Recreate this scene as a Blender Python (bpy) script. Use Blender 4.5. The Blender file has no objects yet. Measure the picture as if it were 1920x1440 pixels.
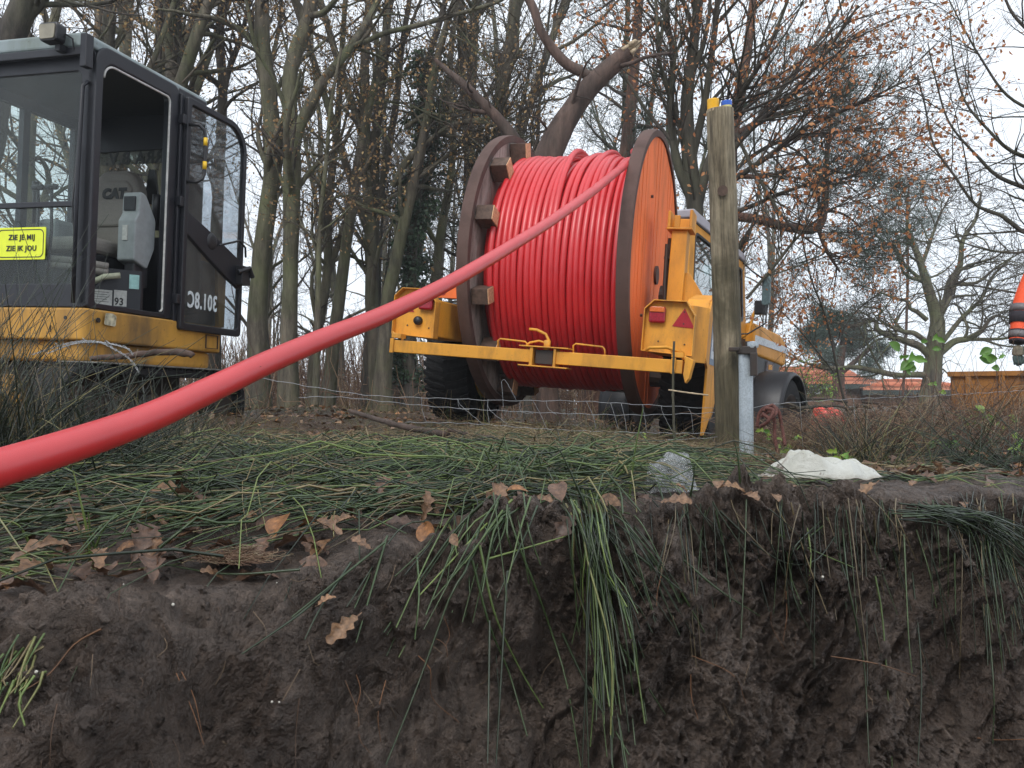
import bpy, math, random
import numpy as np
from mathutils import Vector, Matrix, Euler
random.seed(7); RNG = np.random.default_rng(11)
R = math.radians
SC = bpy.context.scene
C = SC.collection

# ---------------------------------------------------------------- camera, world, sun, exposure
CAMZ = 0.22
PITCH = R(1.25)
cam_d = bpy.data.cameras.new('camera'); cam = bpy.data.objects.new('camera', cam_d); C.objects.link(cam)
cam_d.sensor_width = 36.0; cam_d.lens = 29.96; cam_d.clip_start = 0.02; cam_d.clip_end = 2000
cam.location = (0, 0, CAMZ); cam.rotation_euler = (math.pi/2 + PITCH, 0, 0)
SC.camera = cam
w = bpy.data.worlds.new("World"); SC.world = w; w.use_nodes = True
wn, wl = w.node_tree.nodes, w.node_tree.links
bgn = wn['Background']
sky = wn.new('ShaderNodeTexSky'); sky.sky_type = 'NISHITA'; sky.sun_disc = False
SUN_EL, SUN_ROT = R(42), R(200)
sky.sun_elevation = SUN_EL; sky.sun_rotation = SUN_ROT
tc = wn.new('ShaderNodeTexCoord'); nz = wn.new('ShaderNodeTexNoise'); nz.inputs['Scale'].default_value = 1.6; nz.inputs['Detail'].default_value = 4
wl.new(tc.outputs['Generated'], nz.inputs['Vector'])
rp = wn.new('ShaderNodeValToRGB'); rp.color_ramp.elements[0].position = .3; rp.color_ramp.elements[1].position = .72
rp.color_ramp.elements[0].color = (6.7, 7.3, 8.1, 1); rp.color_ramp.elements[1].color = (8.1, 8.6, 9.2, 1)
wl.new(nz.outputs['Fac'], rp.inputs['Fac'])
mx = wn.new('ShaderNodeMix'); mx.data_type = 'RGBA'; mx.inputs[0].default_value = 0.93
wl.new(sky.outputs['Color'], mx.inputs[6]); wl.new(rp.outputs['Color'], mx.inputs[7])
wl.new(mx.outputs[2], bgn.inputs['Color']); bgn.inputs['Strength'].default_value = 0.10
sd = bpy.data.lights.new('sun', 'SUN'); sun = bpy.data.objects.new('sun', sd); C.objects.link(sun)
sd.energy = 1.3; sd.angle = R(25); sd.color = (1.0, .97, .93)
sun.rotation_euler = (math.pi/2 - SUN_EL, 0, math.pi - SUN_ROT)
sun['label'] = 'sun'
SC.view_settings.view_transform = 'Standard'; SC.view_settings.look = 'None'
SC.view_settings.gamma = 1; SC.view_settings.use_curve_mapping = False
SC.view_settings.exposure = 0.70
SC.cycles.max_bounces = 6; SC.cycles.transparent_max_bounces = 12; SC.cycles.diffuse_bounces = 3

# ---------------------------------------------------------------- projection helpers (photo pixel + distance -> world point)
FPX = 1598.0
def P(px, py, d):
    a, b = (px-960)/FPX*d, (720-py)/FPX*d
    c, s = math.cos(PITCH), math.sin(PITCH)
    return np.array((a, d*c - b*s, CAMZ + b*c + d*s))
def proj(p):
    p = np.asarray(p, float); c, s = math.cos(PITCH), math.sin(PITCH)
    x, y, z = p[..., 0], p[..., 1], p[..., 2]-CAMZ
    d = y*c + z*s; b = -y*s + z*c
    d = np.where(d < 1e-3, 1e-3, d)
    return 960 + x/d*FPX, 720 - b/d*FPX, d

# ---------------------------------------------------------------- noise
def _h(ix, iy, iz, seed):
    n = (ix*374761393 + iy*668265263 + iz*2147483647 + seed*974634777) & 0xffffffff
    n = ((n ^ (n >> 13)) * 1274126177) & 0xffffffff
    n = n ^ (n >> 16)
    return (n & 0xffff) / 32767.5 - 1.0
def vnoise(x, y, z, seed=0):
    x, y, z = np.broadcast_arrays(np.asarray(x, float), y, z)
    fx, fy, fz = np.floor(x), np.floor(y), np.floor(z)
    ix, iy, iz = fx.astype(np.int64), fy.astype(np.int64), fz.astype(np.int64)
    u, v, t = x-fx, y-fy, z-fz
    u = u*u*(3-2*u); v = v*v*(3-2*v); t = t*t*(3-2*t)
    r = 0
    for a in (0, 1):
        wa = u if a else 1-u
        for b in (0, 1):
            wb = v if b else 1-v
            for c in (0, 1):
                wc = t if c else 1-t
                r = r + wa*wb*wc*_h(ix+a, iy+b, iz+c, seed)
    return r
def fbm(x, y, z, f=1.0, oct=4, seed=0, gain=.5):
    r = 0; a = 1.0
    for o in range(oct):
        r = r + a*vnoise(x*f, y*f, z*f, seed+o*13); a *= gain; f *= 2.03
    return r
def sst(a, b, x):
    t = np.clip((x-a)/(b-a), 0, 1); return t*t*(3-2*t)

# ---------------------------------------------------------------- objects
def tag(o, label=None, cat=None, group=None, kind=None):
    if label: o['label'] = label
    if cat: o['category'] = cat
    if group: o['group'] = group
    if kind: o['kind'] = kind
    return o
def empty(name, loc=(0, 0, 0), rot=(0, 0, 0), label=None, cat=None, group=None):
    o = bpy.data.objects.new(name, None); C.objects.link(o); o.location = loc; o.rotation_euler = rot
    o.empty_display_size = .1
    return tag(o, label, cat, group)
def mesh_np(name, V, F, var=None, smooth=False, mats=None, midx=None):
    """V (n,3) and F (m,k) numpy; one mesh"""
    me = bpy.data.meshes.new(name)
    V = np.ascontiguousarray(V, dtype=np.float32); F = np.ascontiguousarray(F, dtype=np.int32)
    me.vertices.add(len(V)); me.vertices.foreach_set('co', V.ravel())
    m, k = F.shape
    me.loops.add(m*k); me.loops.foreach_set('vertex_index', F.ravel())
    me.polygons.add(m); me.polygons.foreach_set('loop_start', np.arange(0, m*k, k, dtype=np.int32))
    if smooth: me.polygons.foreach_set('use_smooth', np.ones(m, dtype=bool))
    if midx is not None: me.polygons.foreach_set('material_index', np.asarray(midx, dtype=np.int32))
    me.update(calc_edges=True)
    if var is not None:
        at = me.attributes.new('var', 'FLOAT', 'POINT'); at.data.foreach_set('value', np.ascontiguousarray(var, dtype=np.float32))
    for mm in (mats or []): me.materials.append(mm)
    return me
def link(name, me, parent=None, mat=None):
    o = bpy.data.objects.new(name, me); C.objects.link(o)
    if mat is not None: me.materials.clear(); me.materials.append(mat)
    if parent is not None: o.parent = parent
    return o
def copy_tree(o, parent=None):
    c = o.copy(); C.objects.link(c)
    if parent is not None: c.parent = parent
    for ch in list(o.children): copy_tree(ch, c)
    return c

class Tubes:
    def __init__(s): s.V = []; s.F = []; s.A = []; s.n = 0
    def batch(s, Pp, Rr, S=4, var=None):
        Pp = np.asarray(Pp, float); Rr = np.asarray(Rr, float)
        if Pp.ndim == 2: Pp = Pp[None]; Rr = Rr[None]
        N, K, _ = Pp.shape
        if N == 0: return
        T = np.gradient(Pp, axis=1); T /= (np.linalg.norm(T, axis=2, keepdims=True)+1e-9)
        ref = np.where(np.abs(T[:, :1, 2:3]) < .9, np.array([0, 0, 1.]), np.array([1., 0, 0]))[:, 0]
        n1 = np.cross(T[:, 0], ref); n1 /= np.linalg.norm(n1, axis=1, keepdims=True)+1e-9
        ang = np.arange(S)/S*2*np.pi; ca, sa = np.cos(ang), np.sin(ang)
        out = np.empty((N, K, S, 3))
        for k in range(K):
            t = T[:, k]
            n1 = n1 - t*(t*n1).sum(1, keepdims=True); n1 /= np.linalg.norm(n1, axis=1, keepdims=True)+1e-9
            n2 = np.cross(t, n1)
            out[:, k] = Pp[:, k, None] + Rr[:, k, None, None]*(ca[None, :, None]*n1[:, None] + sa[None, :, None]*n2[:, None])
        base = s.n + np.arange(N)[:, None, None]*(K*S)
        kk = np.arange(K-1)[None, :, None]*S; j = np.arange(S)[None, None, :]; j2 = (j+1) % S
        F = np.stack([base+kk+j, base+kk+j2, base+kk+S+j2, base+kk+S+j], axis=-1).reshape(-1, 4)
        s.V.append(out.reshape(-1, 3)); s.F.append(F); s.n += N*K*S
        v = np.zeros(N) if var is None else np.broadcast_to(np.asarray(var, float), (N,))
        s.A.append(np.repeat(v, K*S))
    def path(s, pts, r, S=8, var=0.0, cap=True):
        pts = np.asarray(pts, float); r = np.broadcast_to(np.asarray(r, float), (len(pts),)).copy()
        if cap:
            d0 = pts[0]-pts[1]; d1 = pts[-1]-pts[-2]
            d0 = d0/(np.linalg.norm(d0)+1e-9)*1e-4; d1 = d1/(np.linalg.norm(d1)+1e-9)*1e-4
            pts = np.vstack([pts[0]+d0, pts, pts[-1]+d1]); r = np.concatenate([[1e-5], r, [1e-5]])
        s.batch(pts[None], r[None], S, var)
    def build(s, name, mat, parent=None, smooth=True):
        me = mesh_np(name, np.vstack(s.V), np.vstack(s.F), np.concatenate(s.A), smooth)
        return link(name, me, parent, mat)

def spline(pts, n):
    """Catmull-Rom through rows of pts (any columns), n samples"""
    p = np.asarray(pts, float); m = len(p)
    seg = np.linalg.norm(np.diff(p[:, :3], axis=0), axis=1)
    q = np.vstack([2*p[0]-p[1], p, 2*p[-1]-p[-2]])
    cum = np.concatenate([[0], np.cumsum(seg)]); ts = np.linspace(0, cum[-1], n)
    i = np.clip(np.searchsorted(cum, ts, side='right')-1, 0, m-2)
    u = ((ts-cum[i])/(seg[i]+1e-9))[:, None]
    a, b, c, d = q[i], q[i+1], q[i+2], q[i+3]
    return .5*((2*b)+(c-a)*u+(2*a-5*b+4*c-d)*u*u+(3*b-a-3*c+d)*u**3)

class MB:
    """small hand built mesh"""
    def __init__(s): s.v = []; s.f = []
    def add(s, vs, fs):
        n = len(s.v); s.v += [tuple(map(float, q)) for q in vs]; s.f += [tuple(i+n for i in f) for f in fs]; return s
    def box(s, x0, x1, y0, y1, z0, z1, M=None):
        vs = [(x, y, z) for x in (x0, x1) for y in (y0, y1) for z in (z0, z1)]
        if M is not None: vs = [tuple(M @ Vector(q)) for q in vs]
        return s.add(vs, [(0, 1, 3, 2), (4, 6, 7, 5), (0, 4, 5, 1), (2, 3, 7, 6), (0, 2, 6, 4), (1, 5, 7, 3)])
    def prism(s, pts, ax, a0, a1, M=None):
        """2D outline extruded along axis ax ('x','y','z')"""
        def m(q, a):
            p = {'x': (a, q[0], q[1]), 'y': (q[0], a, q[1]), 'z': (q[0], q[1], a)}[ax]
            return tuple(M @ Vector(p)) if M is not None else p
        n = len(pts); vs = [m(q, a0) for q in pts] + [m(q, a1) for q in pts]
        return s.add(vs, [tuple(range(n))[::-1], tuple(range(n, 2*n))] + [(i, (i+1) % n, n+(i+1) % n, n+i) for i in range(n)])
    def ring(s, outer, inner, ax, a0, a1, M=None):
        def m(q, a):
            p = {'x': (a, q[0], q[1]), 'y': (q[0], a, q[1]), 'z': (q[0], q[1], a)}[ax]
            return tuple(M @ Vector(p)) if M is not None else p
        n = len(outer)
        vs = [m(q, a0) for q in outer]+[m(q, a0) for q in inner]+[m(q, a1) for q in outer]+[m(q, a1) for q in inner]
        fs = []
        for i in range(n):
            j = (i+1) % n
            fs += [(i, j, n+j, n+i), (2*n+i, 3*n+i, 3*n+j, 2*n+j), (i, 2*n+i, 2*n+j, j), (n+i, n+j, 3*n+j, 3*n+i)]
        return s.add(vs, fs)
    def tube(s, pts, r, S=8):
        t = Tubes(); t.path(pts, r, S); return s.add(np.vstack(t.V), [tuple(int(i) for i in q) for q in np.vstack(t.F)])
    def lathe(s, prof, c, ax, n=32, a0=0, a1=2*math.pi):
        """prof = [(radius, height)], axis 'x','y','z' through c"""
        full = abs(a1-a0-2*math.pi) < 1e-6; m = n if full else n+1
        vs = []
        for i in range(m):
            a = a0+(a1-a0)*i/n; ca, sa = math.cos(a), math.sin(a)
            for r, h in prof:
                vs.append({'x': (c[0]+h, c[1]+r*ca, c[2]+r*sa), 'y': (c[0]+r*ca, c[1]+h, c[2]+r*sa), 'z': (c[0]+r*ca, c[1]+r*sa, c[2]+h)}[ax])
        k = len(prof); fs = []
        for i in range(n):
            i2 = (i+1) % m
            for j in range(k-1): fs.append((i*k+j, i2*k+j, i2*k+j+1, i*k+j+1))
        return s.add(vs, fs)
    def build(s, name, mat, parent=None, smooth=False, bevel=0, seg=2):
        me = bpy.data.meshes.new(name); me.from_pydata(s.v, [], s.f); me.update()
        import bmesh
        bm = bmesh.new(); bm.from_mesh(me); bmesh.ops.recalc_face_normals(bm, faces=bm.faces); bm.to_mesh(me); bm.free()
        if smooth: me.polygons.foreach_set('use_smooth', [True]*len(me.polygons))
        o = link(name, me, parent, mat)
        if bevel:
            b = o.modifiers.new('bevel', 'BEVEL'); b.width = bevel; b.segments = seg; b.limit_method = 'ANGLE'; b.angle_limit = R(35)
            b.harden_normals = False
        return o
def rpoly(c, seg=6):
    """[(x,y,r)] -> rounded outline"""
    out = []; n = len(c)
    for i in range(n):
        p = Vector(c[i][:2]); r = c[i][2]
        if r <= 0: out.append(tuple(p)); continue
        a = Vector(c[i-1][:2])-p; b = Vector(c[(i+1) % n][:2])-p; a.normalize(); b.normalize()
        if (a+b).length < 1e-3: out.append(tuple(p)); continue
        th = a.angle(b)/2; t = r/math.tan(th); p0, p1 = p+a*t, p+b*t; ce = p+(a+b).normalized()*(r/math.sin(th))
        v0, v1 = p0-ce, p1-ce; A = v0.angle_signed(v1)
        for k in range(seg+1):
            q = v0.copy(); q.rotate(Matrix.Rotation(-A*k/seg, 2)); out.append(tuple(ce+q))
    return out
def text(name, s, size, mat, parent, loc, rot, mirror=False, bold=.0, sx=1.0, align='CENTER', extrude=.001, shear=0):
    cu = bpy.data.curves.new(name, 'FONT'); cu.body = s; cu.size = size; cu.extrude = extrude; cu.offset = bold
    cu.align_x = align; cu.align_y = 'CENTER'; cu.shear = shear; cu.space_character = 1.10; cu.resolution_u = 3
    o = bpy.data.objects.new('tmp', cu); C.objects.link(o)
    dg = bpy.context.evaluated_depsgraph_get(); me = bpy.data.meshes.new_from_object(o.evaluated_get(dg))
    bpy.data.objects.remove(o)
    me.materials.clear()
    r = link(name, me, parent, mat); r.location = loc; r.rotation_euler = rot; r.scale = ((-sx if mirror else sx), 1, 1)
    return r

# ---------------------------------------------------------------- materials
def newmat(name):
    m = bpy.data.materials.new(name); m.use_nodes = True
    return m, m.node_tree.nodes, m.node_tree.links, m.node_tree.nodes['Principled BSDF']
def noise_node(n, l, scale, detail=5, rough=.6, coord='Object', stretch=None, dist=0):
    t = n.new('ShaderNodeTexCoord'); z = n.new('ShaderNodeTexNoise')
    z.inputs['Scale'].default_value = scale; z.inputs['Detail'].default_value = detail; z.inputs['Roughness'].default_value = rough
    z.inputs['Distortion'].default_value = dist
    if stretch:
        mp = n.new('ShaderNodeMapping'); mp.inputs['Scale'].default_value = stretch; l.new(t.outputs[coord], mp.inputs[0]); l.new(mp.outputs[0], z.inputs['Vector'])
    else: l.new(t.outputs[coord], z.inputs['Vector'])
    return z.outputs['Fac']
def ramp(n, l, src, stops):
    r = n.new('ShaderNodeValToRGB'); e = r.color_ramp.elements
    while len(e) < len(stops): e.new(.5)
    for q, (p, c) in zip(e, stops): q.position = p; q.color = (*c, 1) if len(c) == 3 else c
    l.new(src, r.inputs['Fac']); return r.outputs['Color']
def mixc(n, l, fac, a, b, mode='MIX'):
    m = n.new('ShaderNodeMix'); m.data_type = 'RGBA'; m.blend_type = mode
    for i, v in ((0, fac), (6, a), (7, b)):
        if hasattr(v, 'is_linked') or hasattr(v, 'links'): l.new(v, m.inputs[i])
        else: m.inputs[i].default_value = v if i == 0 else (*v, 1)
    return m.outputs[2]
def bump(n, l, b, src, strength=.3, dist=.01, prev=None):
    k = n.new('ShaderNodeBump'); k.inputs['Strength'].default_value = strength; k.inputs['Distance'].default_value = dist
    l.new(src, k.inputs['Height'])
    if prev is not None: l.new(prev, k.inputs['Normal'])
    l.new(k.outputs[0], b.inputs['Normal']); return k.outputs[0]
def ms(v): return v
def paint(name, col, rough=.45, dirt=(.06, .045, .03), damt=.5, scale=6, metal=0, chips=None, streak=True, bmp=.0):
    m, n, l, b = newmat(name)
    a = noise_node(n, l, scale, 6, .65, stretch=(1, 1, .35) if streak else None)
    f = ramp(n, l, a, [(.5-.08*damt, (0, 0, 0)), (.78-.12*damt, (damt, damt, damt))])
    big = noise_node(n, l, 1.7, 3, .5); tone = ramp(n, l, big, [(.3, tuple(c*.82 for c in col)), (.7, col)])
    c = mixc(n, l, f, tone, dirt)
    sp = noise_node(n, l, scale*14, 3, .6); sf = ramp(n, l, sp, [(.66, (0, 0, 0)), (.72, (.7*damt+.1,)*3)])
    c = mixc(n, l, sf, c, tuple(q*.8 for q in dirt))
    if chips:
        cz = noise_node(n, l, scale*5, 4, .7); cf = ramp(n, l, cz, [(.64, (0, 0, 0)), (.67, (1, 1, 1))]); c = mixc(n, l, cf, c, chips)
    l.new(c, b.inputs['Base Color'])
    rr = n.new('ShaderNodeMapRange'); rr.inputs[3].default_value = rough-.08; rr.inputs[4].default_value = min(1, rough+.3)
    l.new(a, rr.inputs[0]); l.new(rr.outputs[0], b.inputs['Roughness'])
    b.inputs['Metallic'].default_value = metal
    if bmp: bump(n, l, b, sp, bmp, .002)
    return m
def plain(name, col, rough=.5, metal=0, nscale=40, namt=.25, bmp=.0, spec=None):
    m, n, l, b = newmat(name)
    z = noise_node(n, l, nscale, 4, .6); c = ramp(n, l, z, [(.3, tuple(q*(1-namt) for q in col)), (.7, tuple(min(1, q*(1+namt)) for q in col))])
    l.new(c, b.inputs['Base Color']); b.inputs['Roughness'].default_value = rough; b.inputs['Metallic'].default_value = metal
    if bmp: bump(n, l, b, z, bmp, .003)
    if spec is not None: b.inputs['Specular IOR Level'].default_value = spec
    return m
def glass(name, tint=(.75, .85, .85), refl=1.0, dirt=.1, base=.06):
    m = bpy.data.materials.new(name); m.use_nodes = True; n, l = m.node_tree.nodes, m.node_tree.links
    n.clear(); out = n.new('ShaderNodeOutputMaterial')
    tr = n.new('ShaderNodeBsdfTransparent'); tr.inputs[0].default_value = (*tint, 1)
    gl = n.new('ShaderNodeBsdfGlossy'); gl.inputs['Roughness'].default_value = .03; gl.inputs[0].default_value = (refl,)*3+(1,)
    fr = n.new('ShaderNodeLayerWeight'); fr.inputs[0].default_value = .5; pw = n.new('ShaderNodeMath'); pw.operation = 'POWER'; pw.inputs[1].default_value = 4.0; l.new(fr.outputs['Facing'], pw.inputs[0])
    ad = n.new('ShaderNodeMath'); ad.operation = 'MULTIPLY_ADD'; ad.use_clamp = True; ad.inputs[1].default_value = .8; ad.inputs[2].default_value = base; l.new(pw.outputs[0], ad.inputs[0])
    m1 = n.new('ShaderNodeMixShader'); l.new(ad.outputs[0], m1.inputs[0]); l.new(tr.outputs[0], m1.inputs[1]); l.new(gl.outputs[0], m1.inputs[2])
    df = n.new('ShaderNodeBsdfDiffuse'); df.inputs[0].default_value = (.25, .24, .22, 1)
    z = noise_node(n, l, 5, 6, .7); f = ramp(n, l, z, [(.35, (dirt*.3,)*3), (.75, (dirt*1.6,)*3)])
    m2 = n.new('ShaderNodeMixShader'); l.new(f, m2.inputs[0]); l.new(m1.outputs[0], m2.inputs[1]); l.new(df.outputs[0], m2.inputs[2])
    l.new(m2.outputs[0], out.inputs[0]); return m
def varmat(name, stops, rough=.6, nscale=30, namt=.35, trans=0, bmp=0, stretch=None, spec=.5):
    """colour from the 'var' point attribute with a little noise"""
    m, n, l, b = newmat(name)
    at = n.new('ShaderNodeAttribute'); at.attribute_name = 'var'
    c = ramp(n, l, at.outputs['Fac'], stops)
    z = noise_node(n, l, nscale, 4, .6, stretch=stretch); g = ramp(n, l, z, [(.3, (1-namt,)*3), (.7, (1+namt*.6,)*3)])
    c = mixc(n, l, 1.0, c, g, 'MULTIPLY'); l.new(c, b.inputs['Base Color']); b.inputs['Roughness'].default_value = rough
    b.inputs['Specular IOR Level'].default_value = spec
    if bmp: bump(n, l, b, z, bmp, .004)
    if trans:
        out = n['Material Output']; t = n.new('ShaderNodeBsdfTranslucent'); l.new(c, t.inputs[0]); mm = n.new('ShaderNodeMixShader')
        mm.inputs[0].default_value = trans; l.new(b.outputs[0], mm.inputs[1]); l.new(t.outputs[0], mm.inputs[2]); l.new(mm.outputs[0], out.inputs[0])
    return m

def bark(name, c1, c2, c3, sc=9):
    m, n, l, b = newmat(name)
    z = noise_node(n, l, sc, 8, .7, stretch=(1, 1, .18)); big = noise_node(n, l, 1.1, 3, .6)
    a = ramp(n, l, z, [(.3, c1), (.62, c2)]); f = ramp(n, l, big, [(.42, (0, 0, 0)), (.62, (.85,)*3)])
    c = mixc(n, l, f, a, c3); g = ramp(n, l, z, [(.3, (.55,)*3), (.65, (1.2,)*3)]); c = mixc(n, l, 1.0, c, g, 'MULTIPLY')
    l.new(c, b.inputs['Base Color']); b.inputs['Roughness'].default_value = .85
    bump(n, l, b, z, .8, .03); return m

M = {}
M['bark'] = bark('bark_mossy', (.04, .032, .024), (.13, .11, .08), (.105, .115, .05))
M['bark_dark'] = bark('bark_dark', (.024, .02, .017), (.08, .065, .053), (.06, .06, .035))
M['bark_far'] = bark('bark_far', (.05, .042, .032), (.14, .115, .085), (.11, .115, .06), 5)
M['bark_dead'] = bark('bark_reddish', (.045, .026, .02), (.12, .075, .058), (.075, .055, .045))
M['pinebark'] = bark('bark_pine', (.06, .03, .022), (.15, .075, .05), (.07, .05, .04))
M['twig'] = varmat('twig_bark', [(0, (.028, .022, .018)), (.6, (.06, .046, .034)), (1, (.10, .07, .045))], .8, 6)
M['splinter'] = plain('split_wood', (.42, .33, .22), .8, nscale=60, namt=.4)
M['beech'] = varmat('beech_leaf', [(0, (.34, .12, .045)), (.5, (.56, .22, .085)), (1, (.70, .37, .16))], .6, 20, .3, trans=.45)
M['oakleaf'] = varmat('wood_leaf', [(0, (.20, .11, .05)), (.6, (.38, .23, .10)), (1, (.46, .34, .15))], .6, 20, .3, trans=.35)
M['ivy'] = varmat('ivy_leaf', [(0, (.02, .045, .025)), (1, (.06, .10, .05))], .45, 20, .3, trans=.1)
M['needle'] = varmat('pine_needle', [(0, (.022, .05, .035)), (1, (.06, .10, .065))], .6, 10, .3, trans=.1)
M['needle_hazed'] = varmat('hazed_pine_needle', [(0, (.09, .135, .115)), (1, (.15, .205, .165))], .7, 10, .2, trans=.1)  # needle colour lightened so distance haze is painted in
M['rush'] = varmat('rush_stem', [(0, (.011, .014, .009)), (.3, (.028, .044, .020)), (.55, (.068, .110, .038)), (.75, (.18, .24, .065)), (.86, (.26, .20, .10)), (1, (.075, .055, .035))], .34, 120, .3, bmp=.0)
M['drygrass'] = varmat('dry_grass', [(0, (.07, .045, .03)), (.4, (.17, .115, .065)), (.7, (.30, .22, .12)), (.85, (.13, .16, .05)), (1, (.10, .19, .04))], .7, 60, .3, trans=.15)
M['bramble'] = varmat('bramble_stem', [(0, (.05, .03, .022)), (.5, (.15, .08, .048)), (.8, (.25, .16, .095)), (1, (.30, .24, .15))], .7, 60, .3)
M['green'] = varmat('green_leaf', [(0, (.06, .13, .03)), (.6, (.14, .30, .05)), (1, (.30, .42, .07))], .45, 40, .25, trans=.3)
M['litter'] = varmat('leaf_litter', [(0, (.085, .048, .032)), (.35, (.18, .10, .062)), (.65, (.30, .17, .09)), (.85, (.34, .15, .055)), (1, (.42, .30, .20))], .42, 6, .65, trans=.1, bmp=.6)
# ---------------------------------------------------------------- terrain: one sheet = ground + trench wall + trench floor
EX = np.array([-9., -4, -1.6, -.75, -.4, -.2, 0, .24, .68, 1.4, 2.4, 4, 9]); EY = np.array([.8, .9, 1.03, 1.10, 1.17, 1.36, 1.56, 1.60, 1.98, 2.33, 2.7, 3.0, 3.5])
def yedge(x):
    e = np.interp(x, EX, EY)
    for dx in (.12, .24): e = e + np.interp(x-dx, EX, EY) + np.interp(x+dx, EX, EY)
    return e/5 + .035*vnoise(x*4.1, 0, 0, 5) + .02*vnoise(x*11, 0, 0, 6)
def gbase(x, y):
    """height of the ground behind the trench edge"""
    z = -0.055*(np.clip(x, -2, 3)-.5)*sst(3.8, 5.6, y)*(1-sst(9, 14, y))
    z = z + .035*fbm(x, y, 0, 1.1, 3, 21)*sst(1.2, 3, y) + .012*fbm(x, y, 0, 6, 3, 22)*(1-sst(5, 9, y))
    z = z + .10*fbm(x, y, 0, .18, 2, 23)*sst(8, 16, y)
    z = z + .05*np.exp(-((x+1.5)**2+(y-2.2)**2)/.5)                       # hump under the left tussock
    z = z - .035*(1-sst(-.55, .05, x))*(1-sst(0, .55, y-yedge(x)))**1.5
    return z
def gz(x, y):
    d = y - yedge(x)
    lump = .014*fbm(x, y, 0, 14, 3, 31)*(1-sst(.5, 1.4, d))
    return gbase(x, y) + lump
def slope_at(x): return np.interp(x, [-3, -.9, -.5, -.25, -.05, .2, .5, 1.0, 3], [38, 36, 38, 48, 60, 69, 74, 76, 78])
NX, NW, NG = 860, 410, 190
u = np.linspace(0, 1, NX); X0 = np.interp(u, [0, .06, .16, .80, .93, 1], [-3.6, -1.5, -.85, 1.25, 1.9, 4.5])
tw = np.concatenate([np.linspace(0, 1.15, NW), [1.3, 1.5, 1.7]])          # arc length down the wall
sg = np.concatenate([np.linspace(.006, 1.2, 120)**1.0, 1.2+np.geomspace(.03, 105, NG-120)])
dt = np.gradient(tw)
_lm = 1-sst(-.55, .05, X0)
ang = R(1)*slope_at(X0)[:, None]*(sst(-.02, .17, tw)[None, :]*(1-_lm[:, None])+sst(-.22, .36, tw)[None, :]*_lm[:, None])              # wall steepens over the rounded lip
ang = ang + .16*np.sin(tw[None]*9+X0[:, None]*2.2)*sst(.1, .3, tw)[None]
hx = np.cumsum(np.cos(ang)*dt[None], axis=1); vz = np.cumsum(np.sin(ang)*dt[None], axis=1)
ye = yedge(X0)
crest = gz(X0, ye)
WX = np.repeat(X0[:, None], len(tw), 1); WY = ye[:, None]-hx; WZ = crest[:, None]-vz
WZ = np.maximum(WZ, -1.12+.05*fbm(WX, WY, 0, 5, 3, 3))
NYv = -np.sin(ang); NZv = np.cos(ang)
k = sst(0, .09, tw)[None]*(1-sst(1.0, 1.12, tw)[None])
q = (WX, WY, WZ)
dg = WX*.75+WZ*.65; dn = WZ*.75-WX*.65                                    # gouges run down to the right
big = .080*fbm(*q, 3.2, 3, 41)
ridg = 1-np.abs(fbm(dg*1.2, dn*3.0, WY, 3.4, 4, 44)); ridg = ridg**2
med = .026*fbm(*q, 11, 4, 42, .6)
fine = .023*np.clip(1-np.abs(fbm(*q, 30, 4, 43, .62)), 0, 1)**2+.008*fbm(*q, 90, 2, 48)
smear = sst(-.1, .35, fbm(dg, dn, 0, 2.6, 2, 45))                          # smooth smeared patches
under = -.05*np.exp(-((WZ+.40+.06*np.sin(WX*7)+.05*vnoise(WX*5, 0, 0, 9))/.055)**2)*sst(-.3, .1, fbm(WX, 0, 0, 1.7, 2, 46))
rip = .008*np.sin((dn*46+2.5*fbm(*q, 5, 2, 47)))*smear*sst(-.2, .3, fbm(*q, 2.1, 2, 49))
def saw(t_): f_ = t_-np.floor(t_); return f_*(1-sst(.90, 1, f_))
w1 = fbm(*q, 5, 3, 55)
led = .026*saw(2.6*fbm(dg*.8+.10*w1, dn*1.5+.10*w1, WY, 3.0, 3, 51)+WZ*3.5)+.011*saw(3*fbm(dg+.05*w1, dn*1.7+.05*w1, WY, 9.5, 3, 53)+WZ*9)+.0045*saw(3*fbm(dg, dn*1.5, WY, 26, 2, 57)+WZ*20)
_sm = (1-.5*_lm)[:, None]
disp = k*(led*_sm+big+.060*(ridg-.5)+med*(1-.75*smear)+fine*(1-.7*smear)*_sm+under+rip)
WY = WY+NYv*disp; WZ = WZ+NZv*disp
sc = 1+np.maximum(sg-1.2, 0)*.62
GX = np.clip(X0[:, None]*sc[None], -105, 105); GY = ye[:, None]+sg[None]*1.0; GZ = gz(np.clip(GX, -60, 60), GY)
GY2 = np.where(sg[None] > 1.2, (1.7+sg)[None]+(GY-(1.7+sg)[None])*np.exp(-(sg-1.2)/3)[None], GY); GY = GY2
GZ = gz(np.clip(GX, -60, 60), GY)-.16*sst(.8, 1.6, GX)*(1-sst(4.5, 7, GX))*sst(6.4, 8, GY)*(1-sst(12, 16, GY)); GZ[:, -6:] = GZ[:, -7:-6]*0
TX = np.concatenate([WX[:, ::-1], GX], 1); TY = np.concatenate([WY[:, ::-1], GY], 1); TZ = np.concatenate([WZ[:, ::-1], GZ], 1)
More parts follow.
